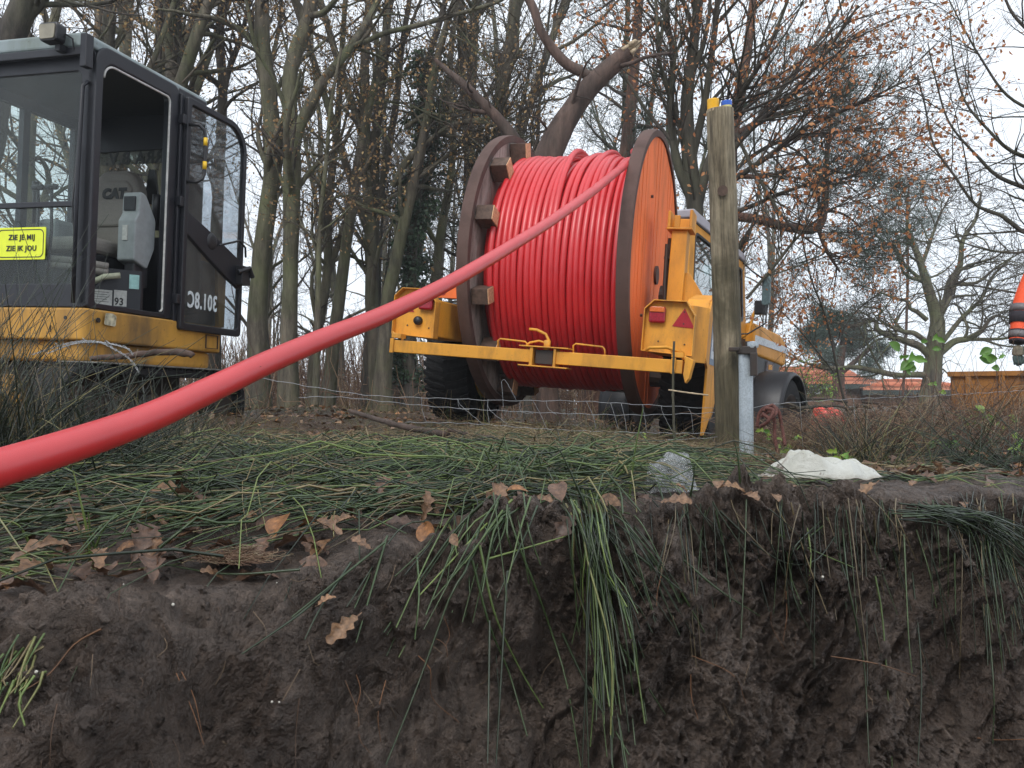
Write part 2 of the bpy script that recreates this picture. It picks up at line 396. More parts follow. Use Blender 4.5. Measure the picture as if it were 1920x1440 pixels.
# floor and the near bank behind the camera
nf = [(-.05, -1.12), (-.5, -1.13), (-.75, -1.0), (-.85, -.6), (-.95, -.1), (-1.3, .05), (-3, .08), (-9, .1), (-40, .1), (-95, .1)]
fx = np.repeat(X0[:, None], len(nf), 1)*np.array([1, 1, 1, 1, 1, 1, 2, 4, 15, 22])[None]
fy = np.repeat(np.array([[a for a, b in nf]]), NX, 0); fz = np.repeat(np.array([[b for a, b in nf]]), NX, 0)
fy = fy+.05*fbm(fx, fz, 0, 3, 3, 61)*(np.abs(fy) < 2); fz = fz+.03*fbm(fx, fy, 0, 3, 2, 62)*(np.abs(fy) < 8)
TX = np.concatenate([fx[:, ::-1], TX], 1); TY = np.concatenate([fy[:, ::-1], TY], 1); TZ = np.concatenate([fz[:, ::-1], TZ], 1)
nr = TX.shape[1]
V = np.stack([TX, TY, TZ], -1).reshape(-1, 3)
ii = np.arange(NX-1)[:, None]*nr; jj = np.arange(nr-1)[None]
F = np.stack([ii+jj, ii+nr+jj, ii+nr+jj+1, ii+jj+1], -1).reshape(-1, 4)

def mud_material():
    m, n, l, b = newmat('trench_mud')
    g = n.new('ShaderNodeNewGeometry'); sp = n.new('ShaderNodeSeparateXYZ'); l.new(g.outputs['Position'], sp.inputs[0])
    z1 = noise_node(n, l, 3.0, 8, .7, dist=.6); z2 = noise_node(n, l, 38, 8, .75); z3 = noise_node(n, l, 160, 4, .7); z4 = noise_node(n, l, 9, 6, .7, dist=1.2)
    c = ramp(n, l, z1, [(.30, (.058, .041, .032)), (.46, (.125, .092, .073)), (.60, (.200, .152, .122)), (.8, (.27, .21, .172))])
    c = mixc(n, l, 1.0, c, ramp(n, l, z2, [(.34, (.55,)*3), (.50, (.95,)*3), (.66, (1.35, 1.32, 1.28))]), 'MULTIPLY')
    c = mixc(n, l, ramp(n, l, z4, [(.56, (0,)*3), (.70, (.45,)*3)]), c, (.085, .052, .036))      # rusty peat patches
    c = mixc(n, l, ramp(n, l, z3, [(.68, (0,)*3), (.74, (.5,)*3)]), c, (.25, .20, .15))          # grit and root bits
    # wood floor further back: leaf litter and moss colours
    f = n.new('ShaderNodeMapRange'); f.inputs[1].default_value = 2.6; f.inputs[2].default_value = 4.5; l.new(sp.outputs['Y'], f.inputs[0])
    lz = noise_node(n, l, 26, 5, .75); lit = ramp(n, l, lz, [(.3, (.035, .024, .018)), (.5, (.10, .065, .042)), (.62, (.15, .09, .05)), (.75, (.06, .075, .03))])
    lz2 = noise_node(n, l, .35, 3, .6); lit = mixc(n, l, ramp(n, l, lz2, [(.45, (0,)*3), (.65, (.7,)*3)]), lit, (.06, .09, .03))
    c = mixc(n, l, f.outputs[0], c, lit)
    l.new(c, b.inputs['Base Color'])
    rr = n.new('ShaderNodeMapRange'); rr.inputs[1].default_value = .35; rr.inputs[2].default_value = .65; rr.inputs[3].default_value = .27; rr.inputs[4].default_value = .72
    l.new(z1, rr.inputs[0]); l.new(rr.outputs[0], b.inputs['Roughness'])
    tcv = n.new('ShaderNodeTexCoord'); hs = [tcv.outputs['Object']]
    wv = n.new('ShaderNodeMix'); wv.data_type = 'VECTOR'; wv.inputs[0].default_value = .035; nv_ = n.new('ShaderNodeTexNoise'); nv_.inputs['Scale'].default_value = 30; l.new(hs[0], nv_.inputs['Vector']); l.new(hs[0], wv.inputs[4]); l.new(nv_.outputs['Color'], wv.inputs[5])
    vo = n.new('ShaderNodeTexVoronoi'); vo.inputs['Scale'].default_value = 62; l.new(wv.outputs[1], vo.inputs['Vector'])
    vo2 = n.new('ShaderNodeTexVoronoi'); vo2.inputs['Scale'].default_value = 150; l.new(wv.outputs[1], vo2.inputs['Vector'])
    cm = ramp(n, l, noise_node(n, l, 4.5, 5, .7, dist=.8), [(.42, (.0,)*3), (.58, (1.,)*3)])
    vi = n.new('ShaderNodeMath'); vi.operation = 'MULTIPLY'; l.new(vo.outputs['Distance'], vi.inputs[0]); l.new(cm, vi.inputs[1])
    vj = n.new('ShaderNodeMath'); vj.operation = 'MULTIPLY'; l.new(vo2.outputs['Distance'], vj.inputs[0]); l.new(cm, vj.inputs[1])
    mp_ = n.new('ShaderNodeMapping'); mp_.inputs['Rotation'].default_value = (0, R(32), 0); l.new(hs[0], mp_.inputs[0]); mp2 = n.new('ShaderNodeMapping'); mp2.inputs['Scale'].default_value = (1, 1, .07); l.new(mp_.outputs[0], mp2.inputs[0])
    sn = n.new('ShaderNodeTexNoise'); sn.inputs['Scale'].default_value = 55; sn.inputs['Detail'].default_value = 6; sn.inputs['Roughness'].default_value = .7; l.new(mp2.outputs[0], sn.inputs['Vector'])
    im = n.new('ShaderNodeMath'); im.operation = 'SUBTRACT'; im.inputs[0].default_value = 1.15; l.new(cm, im.inputs[1]); st_m = n.new('ShaderNodeMath'); st_m.operation = 'MULTIPLY'; l.new(sn.outputs['Fac'], st_m.inputs[0]); l.new(im.outputs[0], st_m.inputs[1]); st_ = st_m.outputs[0]
    z6 = noise_node(n, l, 320, 3, .8)
    
    b1 = bump(n, l, b, z2, 1.0, .014); z5 = noise_node(n, l, 75, 6, .8); b1 = bump(n, l, b, vi.outputs[0], 1.0, .022, b1); n[b1.node.name].invert = True; b1 = bump(n, l, b, vj.outputs[0], 1.0, .008, b1); n[b1.node.name].invert = True; b1 = bump(n, l, b, st_, 1.0, .012, b1); b1 = bump(n, l, b, z6, .5, .0015, b1); b2 = bump(n, l, b, z5, .9, .008, b1); b3 = bump(n, l, b, z3, .8, .004, b2)
    return m
M['mud'] = mud_material()
me = mesh_np('ground', V, F, smooth=True)
tag(link('ground', me, None, M['mud']), 'dark wet mud bank cut by the trench with flat leaf-strewn ground behind', kind='structure')

# ---- lookup: photo pixel -> point of the ground sheet nearest to the camera
_px, _py, _pd = proj(V); CELL = 6
_ok = (V[:, 1] > .45) & (_px > -240) & (_px < 2160) & (_py > 300) & (_py < 1700)
_id = np.nonzero(_ok)[0]; _cx = ((_px[_id]+240)//CELL).astype(int); _cy = (_py[_id]//CELL).astype(int)
GW, GH = 2400//CELL+1, 1700//CELL+1
_grid = np.full((GH, GW), -1, dtype=np.int64)
_o = np.argsort(-_pd[_id]); _grid[_cy[_o], _cx[_o]] = _id[_o]
def G(px, py, lift=0.0):
    cx, cy = int((px+240)//CELL), int(py//CELL)
    for r in range(0, 40):
        y0, y1, x0, x1 = max(cy-r, 0), min(cy+r+1, GH), max(cx-r, 0), min(cx+r+1, GW)
        w_ = _grid[y0:y1, x0:x1]; w_ = w_[w_ >= 0]
        if len(w_):
            b = w_[np.argmin((_px[w_]-px)**2+(_py[w_]-py)**2+300*_pd[w_])]; p = V[b].copy()
            if lift: d = np.array([0, 0, CAMZ])-p; p = p+d/np.linalg.norm(d)*lift+np.array([0, 0, lift*.4])
            return p
    return P(px, py, 1.5)
# surface normal frame by finite differences of the sheet
def GN(px, py):
    a, b, c = G(px-9, py), G(px+9, py), G(px, py-12); n_ = np.cross(b-a, c-a); n_ /= np.linalg.norm(n_)+1e-9
    v = np.array([0, 0, CAMZ])-a
    return n_ if n_ @ v > 0 else -n_

# ---------------------------------------------------------------- red duct reel on the machine
RY, RR_ = R(19), R(5)
RC = np.array([.54, 6.56, 1.19])                                          # reel centre
Rm = Matrix.Rotation(-RY, 3, 'Z') @ Matrix.Rotation(RR_, 3, 'Y')
base_m = Vector(RC) - Rm @ Vector((0, 0, 1.19))
Rr = Matrix.Rotation(-RY, 3, 'Z') @ Matrix.Rotation(R(3.5), 3, 'Y'); base_r = Vector(RC)+Vector((-.015, 0, .02)) - Rr @ Vector((0, 0, 1.19))
def W(u_, v_, w_):                                                         # machine coordinates -> world
    return np.array(base_r + Rr @ Vector((u_, v_, w_)))
M['duct'] = None
def duct_material():
    m, n, l, b = newmat('red_duct')
    z = noise_node(n, l, 4, 5, .6); s2 = noise_node(n, l, 60, 4, .7)
    c = ramp(n, l, z, [(.3, (.54, .014, .019)), (.7, (.66, .025, .031))])
    c = mixc(n, l, ramp(n, l, s2, [(.62, (0,)*3), (.80, (.25,)*3)]), c, (.60, .16, .14))
    l.new(c, b.inputs['Base Color']); b.inputs['Roughness'].default_value = .40; b.inputs['Coat Weight'].default_value = .3; b.inputs['Coat Roughness'].default_value = .30
    b.inputs['Specular IOR Level'].default_value = .7
    bump(n, l, b, z, .08, .004); return m
M['duct'] = duct_material()
M['reelsteel'] = paint('rusty_brown_rim', (.11, .062, .050), .7, (.05, .03, .025), .6, 5, streak=False)
M['greyboard'] = paint('weathered_board', (.42, .37, .33), .8, (.07, .055, .045), .9, 7, streak=True, bmp=.4)
M['blockwood'] = plain('spacer_block_wood', (.09, .055, .04), .8, nscale=30, namt=.4)
M['cutwood'] = plain('sawn_end_wood', (.60, .36, .20), .8, nscale=50, namt=.3)
M['orange'] = paint('orange_plank_paint', (.98, .20, .040), .55, (.20, .07, .03), .42, 5, chips=None, bmp=.25)
RAD, HW = 1.045, .515
reel = empty('cable_reel', tuple(base_r), (0, R(3.5), -RY), 'big wooden reel with one orange side carried between the yellow machine arms', 'cable reel')
def flange(side):
    s = 1 if side > 0 else -1
    fl = MB(); x0 = s*HW; x1 = s*(HW+.085)
    fl.lathe([(RAD-.045, s*HW-s*.004), (RAD+.004, s*HW-s*.004), (RAD+.008, s*(HW+.02)), (RAD+.008, s*(HW+.060)), (RAD, s*(HW+.080)), (RAD-.045, s*(HW+.080)), (RAD-.045, s*HW-s*.004)], (0, 0, 1.19), 'x', 96)
    o = fl.build('flange_rim', M['reelsteel'], reel, smooth=True)
    o.modifiers.new('es', 'EDGE_SPLIT').split_angle = R(40)
    # planks, outer face upright, inner face upright: each one its own
    def planks(xa, xb, wdt, mat, name, skew=0):
        y = -RAD+.05; i = 0
        while y < RAD-.06:
            w_ = wdt*(1+.15*math.sin(i*2.3+side)); ya, yb = y+.0025, min(y+w_, RAD-.05)-.0025; r_ = RAD-.047
            top = [(yy, 1.19+math.sqrt(max(r_*r_-yy*yy, 0))) for yy in np.linspace(ya, yb, 4)]
            bot = [(yy, 1.19-math.sqrt(max(r_*r_-yy*yy, 0))) for yy in np.linspace(yb, ya, 4)]
            j = .0025*math.sin(i*5.1)
            MB().prism(top+bot, 'x', xa+j, xb+j).build(name, mat, reel)
            y += w_; i += 1
    planks(s*(HW+.041), s*(HW+.066), .105, M['orange'] if s > 0 else M['greyboard'], 'plank')
    if s < 0: planks(s*(HW+.004), s*(HW+.04), .16, M['greyboard'], 'inner_plank')
    else:
        MB().lathe([(0, HW+.002), (RAD-.045, HW+.002), (RAD-.045, HW+.04), (0, HW+.04)], (0, 0, 1.19), 'x', 64).build('inner_board', M['greyboard'], reel)
flange(1); flange(-1)
# spacer blocks wedged beside the coil on the far flange
for a in range(15, 375, 30):
    a = R(a)+.04*math.sin(a*3); cy, cz = -math.cos(a)*.935, 1.19+math.sin(a)*.935
    T = Matrix.Translation((-.425, cy, cz)) @ Matrix.Rotation(math.pi/2-a, 4, 'X')
    bl = MB().box(-.085, .035, -.055, .055, -.085, .055, T).build('spacer_block', M['blockwood'], reel, bevel=.003)
    MB().box(.036, .042, -.053, .053, -.083, .053, T).build('sawn_end', M['cutwood'], bl)
MB().lathe([(0, -HW), (.70, -HW), (.70, HW), (0, HW)], (0, 0, 1.19), 'x', 48).build('drum', M['blockwood'], reel)
# bolts and centre plate
cp = MB().lathe([(0, .085), (.07, .085), (.07, .067), (.03, .067)], (HW, 0, 1.19), 'x', 24).build('hub_plate', M['reelsteel'], reel)
bt = MB()
for k2 in range(4):
    a = .6+k2/4*2*math.pi; bt.lathe([(0, .083), (.011, .083), (.011, .064)], (HW, math.cos(a)*.62, 1.19+math.sin(a)*.62), 'x', 6)
bt.build('bolt', M['reelsteel'], reel)
reel.children[-1]['kind'] = 'stuff'

# the duct: windings on the reel and the free run towards the camera
duct = empty('red_duct', tuple(base_r), (0, R(3.5), -RY), 'bright red plastic duct wound on the reel and stretched across to the left', 'cable')
CR, DR = .868, .0228
NT = 21; pitch = (2*HW-.115)/NT
def turn_path(i, rad, jig):
    a = np.linspace(-.01, 2*math.pi+.01, 97); u0 = -HW+.092+pitch*i
    rr = np.full_like(a, rad); uu = u0+pitch*(a/(2*math.pi)) + np.full_like(a, 0)
    # angle a=0 is the bottom; pi = top
    top = np.exp(-((a-math.pi)/.55)**2)
    rr = rr + jig[0]*np.exp(-((a-math.pi-jig[3])/.5)**2) + .004*np.sin(a*2+i)
    uu = uu + jig[1]*np.exp(-((a-math.pi-jig[3])/.7)**2) + .004*np.sin(a*3+i*1.7)*np.sin(a)**2
    return np.stack([uu, -np.sin(a)*rr, 1.19-np.cos(a)*rr], 1)
jigs = {8: (.040, .05, 0, .25), 9: (.0, -.012, 0, -.2), 10: (.052, -.045, 0, -.1), 11: (.0, .02, 0, .1), 12: (.050, .035, 0, .3), 13: (.018, .04, 0, -.2), 14: (.045, .03, 0, .1), 15: (-.005, .0, 0, 0), 16: (.0, -.03, 0, .3), 17: (-.01, -.02, 0, 0), 18: (-.02, .0, 0, 0), 19: (-.022, .0, 0, 0), 20: (-.02, .0, 0, 0)}
for i in range(NT):
    t = Tubes(); r0 = CR - (.012*max(0, i-13)/7.0) - .004*(i % 2)
    t.path(turn_path(i, r0, jigs.get(i, (0, 0, 0, 0))), DR, 12)
    t.build('winding', M['duct'], duct)
t = Tubes()
for i in range(NT): t.path(turn_path(i-.5, CR-.044, (0, 0, 0, 0)), DR, 8)
t.build('lower_windings', M['duct'], duct)['kind'] = 'stuff'
core = MB().lathe([(.70, -HW+.03), (CR-.06, -HW+.03), (CR-.06, HW-.01), (.70, HW-.01)], (0, 0, 1.19), 'x', 64).build('inner_layers', M['duct'], duct, smooth=True)
# free run, spline in world space
inv = (Matrix.Translation(base_r) @ Rr.to_4x4()).inverted()
fr = [W(.44, .52, 1.19+.75), W(.42, .25, 1.19+.885), W(.37, -.02, 1.19+.925)] + [P(1192, 293, 6.0), P(1150, 327, 5.3), P(1109, 360, 4.75), P(1038, 411, 4.1), P(967, 456, 3.62), P(896, 499, 3.22), P(825, 539, 2.9), P(719, 590, 2.48), P(613, 632, 2.14), P(506, 678, 1.87), P(400, 728, 1.66), P(250, 795, 1.40), P(0, 877, 1.105), P(-260, 945, .90), P(-700, 1030, .75), P(-1500, 1130, .62)]
fr = spline(np.array(fr), 220)
loc = np.array([tuple(inv @ Vector(p)) for p in fr])
t = Tubes(); t.path(loc, .0255, 32); t.build('free_run', M['duct'], duct)
# ---------------------------------------------------------------- yellow machine carrying the reel
M['jy'] = paint('machine_yellow', (.80, .345, .028), .42, (.20, .09, .03), .6, 4, bmp=.0)
M['jyc'] = paint('machine_yellow_chipped', (.78, .35, .032), .5, (.07, .045, .03), .6, 6, chips=None)
M['rubber'] = plain('tyre_rubber', (.016, .016, .017), .8, nscale=30, namt=.4, bmp=.2, spec=.25)
M['greyroof'] = plain('grey_roof_plastic', (.42, .40, .44), .5, nscale=12, namt=.1)
M['black'] = plain('black_plastic', (.014, .014, .017), .45, nscale=40, namt=.3)
M['blackmetal'] = paint('black_cab_steel', (.009, .010, .016), .36, (.05, .047, .045), .12, 8)
M['steel'] = plain('bright_steel', (.45, .45, .45), .35, metal=.9, nscale=50)
M['darksteel'] = paint('dark_steel', (.06, .05, .045), .5, (.10, .05, .03), .6, 9, metal=.4)
M['lensr'] = plain('red_lens', (.30, .008, .022), .18, nscale=90, namt=.35)
M['lenso'] = plain('amber_lens', (.62, .13, .02), .2, nscale=90, namt=.2)
M['refl'] = plain('red_reflector', (.36, .008, .018), .35, nscale=120, namt=.15)
M['tglass'] = glass('tractor_glass', (.50, .66, .66), 1.0, .16, .40)
M['white'] = plain('white_sheet_paint', (.62, .66, .70), .5)
M['blueg'] = plain('blue_grey_decal', (.16, .22, .30), .5)
mach = empty('reel_carrier', tuple(base_m), (0, RR_, -RY), 'yellow articulated tractor carrying the cable reel between its rear arms', 'tractor')
def cube(x0, x1, y0, y1, z0, z1, name, mat, par=mach, bv=.004): return MB().box(x0, x1, y0, y1, z0, z1).build(name, mat, par, bevel=bv)
# rear gate bar in two halves with a joint
gb = MB().box(-.93, .06, -1.29, -1.21, .475, .555).box(.20, 1.0, -1.285, -1.205, .475, .555).build('gate_bar', M['jyc'], mach, bevel=.004)
MB().box(.05, .07, -1.30, -1.20, .455, .575).box(.205, .22, -1.30, -1.20, .455, .575).box(-.02, .30, -1.31, -1.19, .450, .4585).box(-.02, .30, -1.31, -1.19, .572, .580).build('joint_plate', M['jyc'], mach, bevel=.002)
cube(.08, .195, -1.27, -1.22, .47, .56, 'joint_block', M['darksteel'])
for ux in (-.03, .47):
    MB().tube([(ux-.15, -1.25, .555), (ux-.155, -1.25, .60), (ux-.14, -1.25, .612), (ux+.03, -1.25, .604), (ux+.045, -1.25, .59), (ux+.05, -1.25, .555)], .0055, 8).build('grab_loop', M['jyc'], mach, smooth=True)
MB().tube([(.02, -1.25, .685), (.07, -1.25, .683), (.13, -1.25, .66), (.155, -1.25, .62), (.15, -1.25, .58)], .009, 8).tube([(.155, -1.25, .60), (.09, -1.25, .615), (.03, -1.25, .60), (0, -1.25, .57)], .007, 8).lathe([(0, .56), (.022, .56), (.022, .62), (0, .625)], (.145, -1.25, 0), 'z', 12).build('latch_lever', M['jyc'], mach, smooth=True)
for ux in (-.93, .93):
    MB().tube([(ux-.01, -1.24, .61), (ux+.0, -1.25, .60), (ux+.05, -1.25, .59), (ux+.07, -1.25, .56)], .009, 8).box(ux, ux+.07, -1.28, -1.2, .57, .60).box(ux+.005, ux+.03, -1.305, -1.29, .47, .565).build('latch', M['jyc'], mach, bevel=.002)
MB().tube([(.99, -1.22, .60), (.90, -1.30, .625), (.80, -1.31, .615), (.78, -1.28, .60)], .010, 8).tube([(1.02, -1.2, .45), (1.03, -1.22, .52), (1.0, -1.25, .58)], .012, 8).build('hinge_arm', M['jyc'], mach, smooth=True)
MB().prism([(-.025, .47), (-.01, .42), (.01, .45), (.03, .56), (-.02, .58)], 'y', -1.30, -1.20, Matrix.Translation((1.035, 0, 0))).build('bar_end_plate', M['jyc'], mach, bevel=.003)
# light boxes: open tray with lip, lamp and triangle
def light_box(s):
    c = .885 if s > 0 else -.815
    out = rpoly([(c-.155, .60, .0), (c+.155, .585, .0), (c+.155, .83, .0), (c+.10, .915, .0), (c-.10, .915, .0), (c-.155, .86, 0)], 1)
    cx, cz = c, .75; inn = [(cx+(x-cx)*.965, cz+(z-cz)*.965) for x, z in out]
    b = MB().ring(out, inn, 'y', -1.21, -1.13).prism(inn, 'y', -1.165, -1.14).build('light_box', M['jyc'], mach, bevel=.0015)
    bx = MB().box(c-.15, c+.15, -1.14, -.60, .60, .85).build('arm_box', M['jy'], mach, bevel=.01)
    lo, lw = (c-.075, .05)
    if s < 0: lo = c+.075
    sq = lambda z0, z1: rpoly([(lo-lw, z0, .014), (lo+lw, z0, .014), (lo+lw, z1, .014), (lo-lw, z1, .014)], 4)
    lp = MB().prism(sq(.775, .875), 'y', -1.205, -1.165).build('tail_lamp', M['lensr'], b, bevel=.012, seg=3)
    MB().prism(rpoly([(lo-lw+.004, .840, 0), (lo+lw-.004, .840, 0), (lo+lw-.004, .872, .013), (lo-lw+.004, .872, .013)], 4), 'y', -1.213, -1.17).build('indicator_lens', M['lenso'], b, bevel=.003)
    tc_ = c+.085*s*(1 if s > 0 else 1)
    MB().prism([(tc_-.068, .762), (tc_+.068, .755), (tc_, .875)], 'y', -1.169, -1.166).build('reflector_triangle', M['refl'], b)
    sc_ = MB()
    for q in ((tc_, .852), (tc_, .780), (c-.06, .665), (c+.10, .655)): sc_.lathe([(0, -1.173), (.005, -1.172), (.005, -1.165)], (q[0], 0, q[1]), 'y', 8)
    o = sc_.build('screw', M['darksteel'], b); o['kind'] = 'stuff'
    if s < 0: MB().lathe([(0, -1.20), (.024, -1.20), (.030, -1.185), (.030, -1.165)], (c+.02, 0, .70), 'y', 16).build('rubber_buffer', M['black'], b, smooth=True)
light_box(1); light_box(-1)
# side arms, uprights with hooks, chassis
for s in (1, -1):
    MB().box(s*.84-.11, s*.84+.11, -.95, 1.35, .62, .80).build('arm', M['jy'], mach, bevel=.012)
    MB().box(s*.775-.055, s*.775+.055, -.36, -.20, .80, 1.50).build('upright', M['jy'], mach, bevel=.006)
    MB().box(s*.775-.09, s*.775+.09, -.39, -.17, 1.50, 1.515).box(s*.775-.085, s*.775-.065, -.39, -.17, 1.515, 1.63).box(s*.775+.065, s*.775+.085, -.39, -.17, 1.515, 1.64).box(s*.775-.065, s*.775+.065, -.21, -.19, 1.515, 1.61).box(s*.775-.04, s*.775+.0, -.385, -.36, 1.515, 1.60).build('reel_hook', M['jy'], mach, bevel=.004)
    MB().tube([(s*.70, -.30, .80), (s*.70, -.30, 1.45)], .013, 8).tube([(s*.725, -.37, .82), (s*.70, -.37, 1.10), (s*.69, -.35, 1.40)], .011, 8).box(s*.70-.025, s*.70+.025, -.33, -.27, 1.0, 1.02).box(s*.70-.025, s*.70+.025, -.33, -.27, 1.30, 1.32).build('hydraulic_line', M['darksteel'], mach, smooth=False)
    MB().lathe([(0, .0), (.075, .0), (.075, .06), (0, .06)], (s*.68-.03, -.2, 1.05), 'x', 20).lathe([(0, -.01), (.03, -.01), (.03, .08), (0, .08)], (s*.68-.03, -.2, 1.05), 'x', 16).build('reel_lock', M['darksteel'], mach)
    MB().box(s*.775-.035, s*.775+.035, -.375, -.355, .86, .94).build('lock_recess', M['darksteel'], mach)
# outside panels: fender skirt with chamfer and slanted guard
def skirt(s):
    g = lambda x: s*x
    side = [(-1.0, .58), (-.99, .86), (-.90, .95), (-.55, 1.02), (1.2, 1.0), (1.2, .35), (.2, .50), (-.45, .22), (-.75, .10), (-.83, .10), (-.86, .53)]
    if s < 0: return
    MB().prism(side, 'x', g(1.085), g(1.10)).build('side_panel', M['jy'], mach, bevel=.003)
    MB().prism([(g(.999), -1.12), (g(1.015), -1.12), (g(1.10), -.99), (g(1.085), -.985)], 'z', .555, .90).build('corner_panel', M['jy'], mach, bevel=.003)
    MB().prism([(-.98, .86), (-.90, .96), (-.55, 1.03), (-.55, 1.015), (-.89, .945), (-.97, .85)], 'x', g(.95), g(1.085)).build('fender_top', M['jy'], mach, bevel=.002)
    MB().prism([(.74, .86), (.80, .95), (.80, 1.21), (.86, 1.21), (1.05, .93), (1.06, .86)], 'y', -.30, -.275).build('slanted_guard', M['jy'], mach, bevel=.004)
skirt(1); skirt(-1)
# decal on the right side panel (letter fragments of blue grey on white)
MB().box(1.1005, 1.1025, -.80, -.38, .56, .86).build('decal_ground', M['blueg'], mach)
dcl = MB().box(1.103, 1.1045, -.76, -.70, .60, .82).box(1.103, 1.1045, -.70, -.56, .77, .82).box(1.103, 1.1045, -.70, -.60, .60, .65).box(1.103, 1.1045, -.53, -.47, .60, .82).build('decal_letters', M['white'], mach)
# red/orange chevron plate behind the far flange
MB().prism([(-1.02, .93), (-.80, .93), (-.62, 1.16), (-.62, 1.31), (-.66, 1.325), (-.74, 1.25)], 'y', -.46, -.45).build('marker_plate', M['orange'], mach, bevel=.002)
MB().prism([(-1.02, .95), (-.94, .95), (-.66, 1.30), (-.69, 1.325), (-.76, 1.27)], 'y', -.4635, -.461).build('marker_stripe', M['refl'], mach)
# axle, wheels
def wheel(par, c, r, wd, name='wheel', n=44):
    o = MB().lathe([(r*.56, -wd/2*.85), (r*.75, -wd/2), (r*.93, -wd/2*.98), (r*.985, -wd/2*.78), (r*.985, wd/2*.78), (r*.93, wd/2*.98), (r*.75, wd/2), (r*.56, wd/2*.85)], c, 'x', 64).build(name, M['rubber'], par, smooth=True)
    lug = MB()
    for i in range(n):
        a = i/n*2*math.pi
        for sgn in (-1, 1):
            T = Matrix.Translation(c) @ Matrix.Rotation(a+(.5*2*math.pi/n if sgn > 0 else 0), 4, 'X')
            lug.prism([(sgn*.012, -.03), (sgn*wd*.30, -.008), (sgn*wd*.50, .018), (sgn*wd*.50, .05), (sgn*wd*.30, .022), (sgn*.012, 0)], 'z', r*.95, r*1.012, T)
    q = lug.build('tread_lugs', M['rubber'], o, bevel=0); q['kind'] = 'stuff'
    MB().lathe([(0, -wd*.12), (r*.2, -wd*.12), (r*.5, -wd*.3), (r*.575, -wd*.44), (r*.575, wd*.44), (r*.5, wd*.3), (r*.2, wd*.12), (0, wd*.12)], c, 'x', 40).build('rim', M['jy'], o, smooth=True)
    return o
wheel(mach, (-.90, .05, .46), .47, .36); wheel(mach, (.90, .05, .46), .47, .34)
MB().tube([(-.95, .05, .46), (.95, .05, .46)], .07, 12).build('axle', M['darksteel'], mach)
cube(-.80, .80, 1.22, 1.42, .45, .85, 'cross_beam', M['jy'])
cube(-.74, .72, 1.16, 1.215, .32, 1.15, 'shade_plate', M['darksteel'])  # added plate, unseen behind the reel, cuts back light to darken the coil
cube(-.25, .25, 1.40, 1.9, .45, .80, 'articulation', M['darksteel'])
# tractor unit, yawed further to the right
trY = R(35)
TRm = Matrix.Rotation(-trY, 3, 'Z') @ Matrix.Rotation(R(3), 3, 'Y')
t0w = Vector((1.70, 8.46, .0))
Tloc = (Matrix.Translation(base_m) @ Rm.to_4x4()).inverted() @ (Matrix.Translation(t0w) @ TRm.to_4x4())
# part meshes are written straight into machine coordinates
class TB(MB):
    def build(s, *a, **k):
        s.v = [tuple(Tloc @ Vector(q)) for q in s.v]; return MB.build(s, *a, **k)
# local: x = to the right (side plane at 0), y forward, z up; cab 1.3 long
side_o = rpoly([(0, .95, .05), (1.66, .95, .05), (1.50, 1.80, .06), (0, 2.04, .07)], 4)
side_i = rpoly([(.09, 1.18, .05), (1.54, 1.14, .05), (1.435, 1.72, .05), (.09, 1.93, .05)], 4)
for xs in (0, -1.05):
    TB().ring(side_o, side_i, 'x', xs-.04, xs).build('cab_frame', M['jy'], mach)
    MBp = rpoly([(.085, 1.175, .05), (1.545, 1.135, .05), (1.44, 1.725, .05), (.085, 1.935, .05)], 4)
    TB().prism(MBp, 'x', xs-.024, xs-.018).build('side_window', M['tglass'], mach)
    ri = [(y+(.65-y)*.04, z+(1.5-z)*.06) for y, z in MBp]
    TB().ring(MBp, ri, 'x', xs-.010, xs+.004).build('window_seal', M['black'], mach)
    TB().box(xs-.05, xs, 0, 1.64, .60, .949).build('cab_side', M['black'], mach)
TB().ring(rpoly([(-1.05, .95, .03), (0, .95, .03), (0, 2.04, .05), (-1.05, 2.04, .05)], 3), rpoly([(-.97, 1.2, .03), (-.08, 1.2, .03), (-.08, 1.95, .05), (-.97, 1.95, .05)], 3), 'y', -.03, .0).build('rear_frame', M['jy'], mach)
TB().prism([(-.98, 1.19), (-.07, 1.19), (-.07, 1.96), (-.98, 1.96)], 'y', -.018, -.012).build('rear_window', M['tglass'], mach)
roofp = [(-.08, 2.045), (1.50, 1.81), (1.51, 1.835), (1.44, 1.90), (.0, 2.14), (-.10, 2.12)]
TB().prism(roofp, 'x', -1.10, .02).build('cab_roof', M['greyroof'], mach, bevel=.02)
TB().prism([(-.06, 2.03), (1.48, 1.80), (1.49, 1.818), (-.06, 2.05)], 'x', -1.09, .01).build('roof_seal', M['black'], mach)
TB().box(-.80, -.30, .25, .33, 1.1, 1.62).box(-.80, -.30, .25, .75, 1.0, 1.12).build('cab_seat', M['black'], mach, bevel=.03)
TB().prism(rpoly([(.48, 1.26, .04), (.66, 1.26, .05), (.70, 1.56, .06), (.46, 1.56, .06)], 4), 'x', -.12, -.08).build('inner_mirror', M['black'], mach)
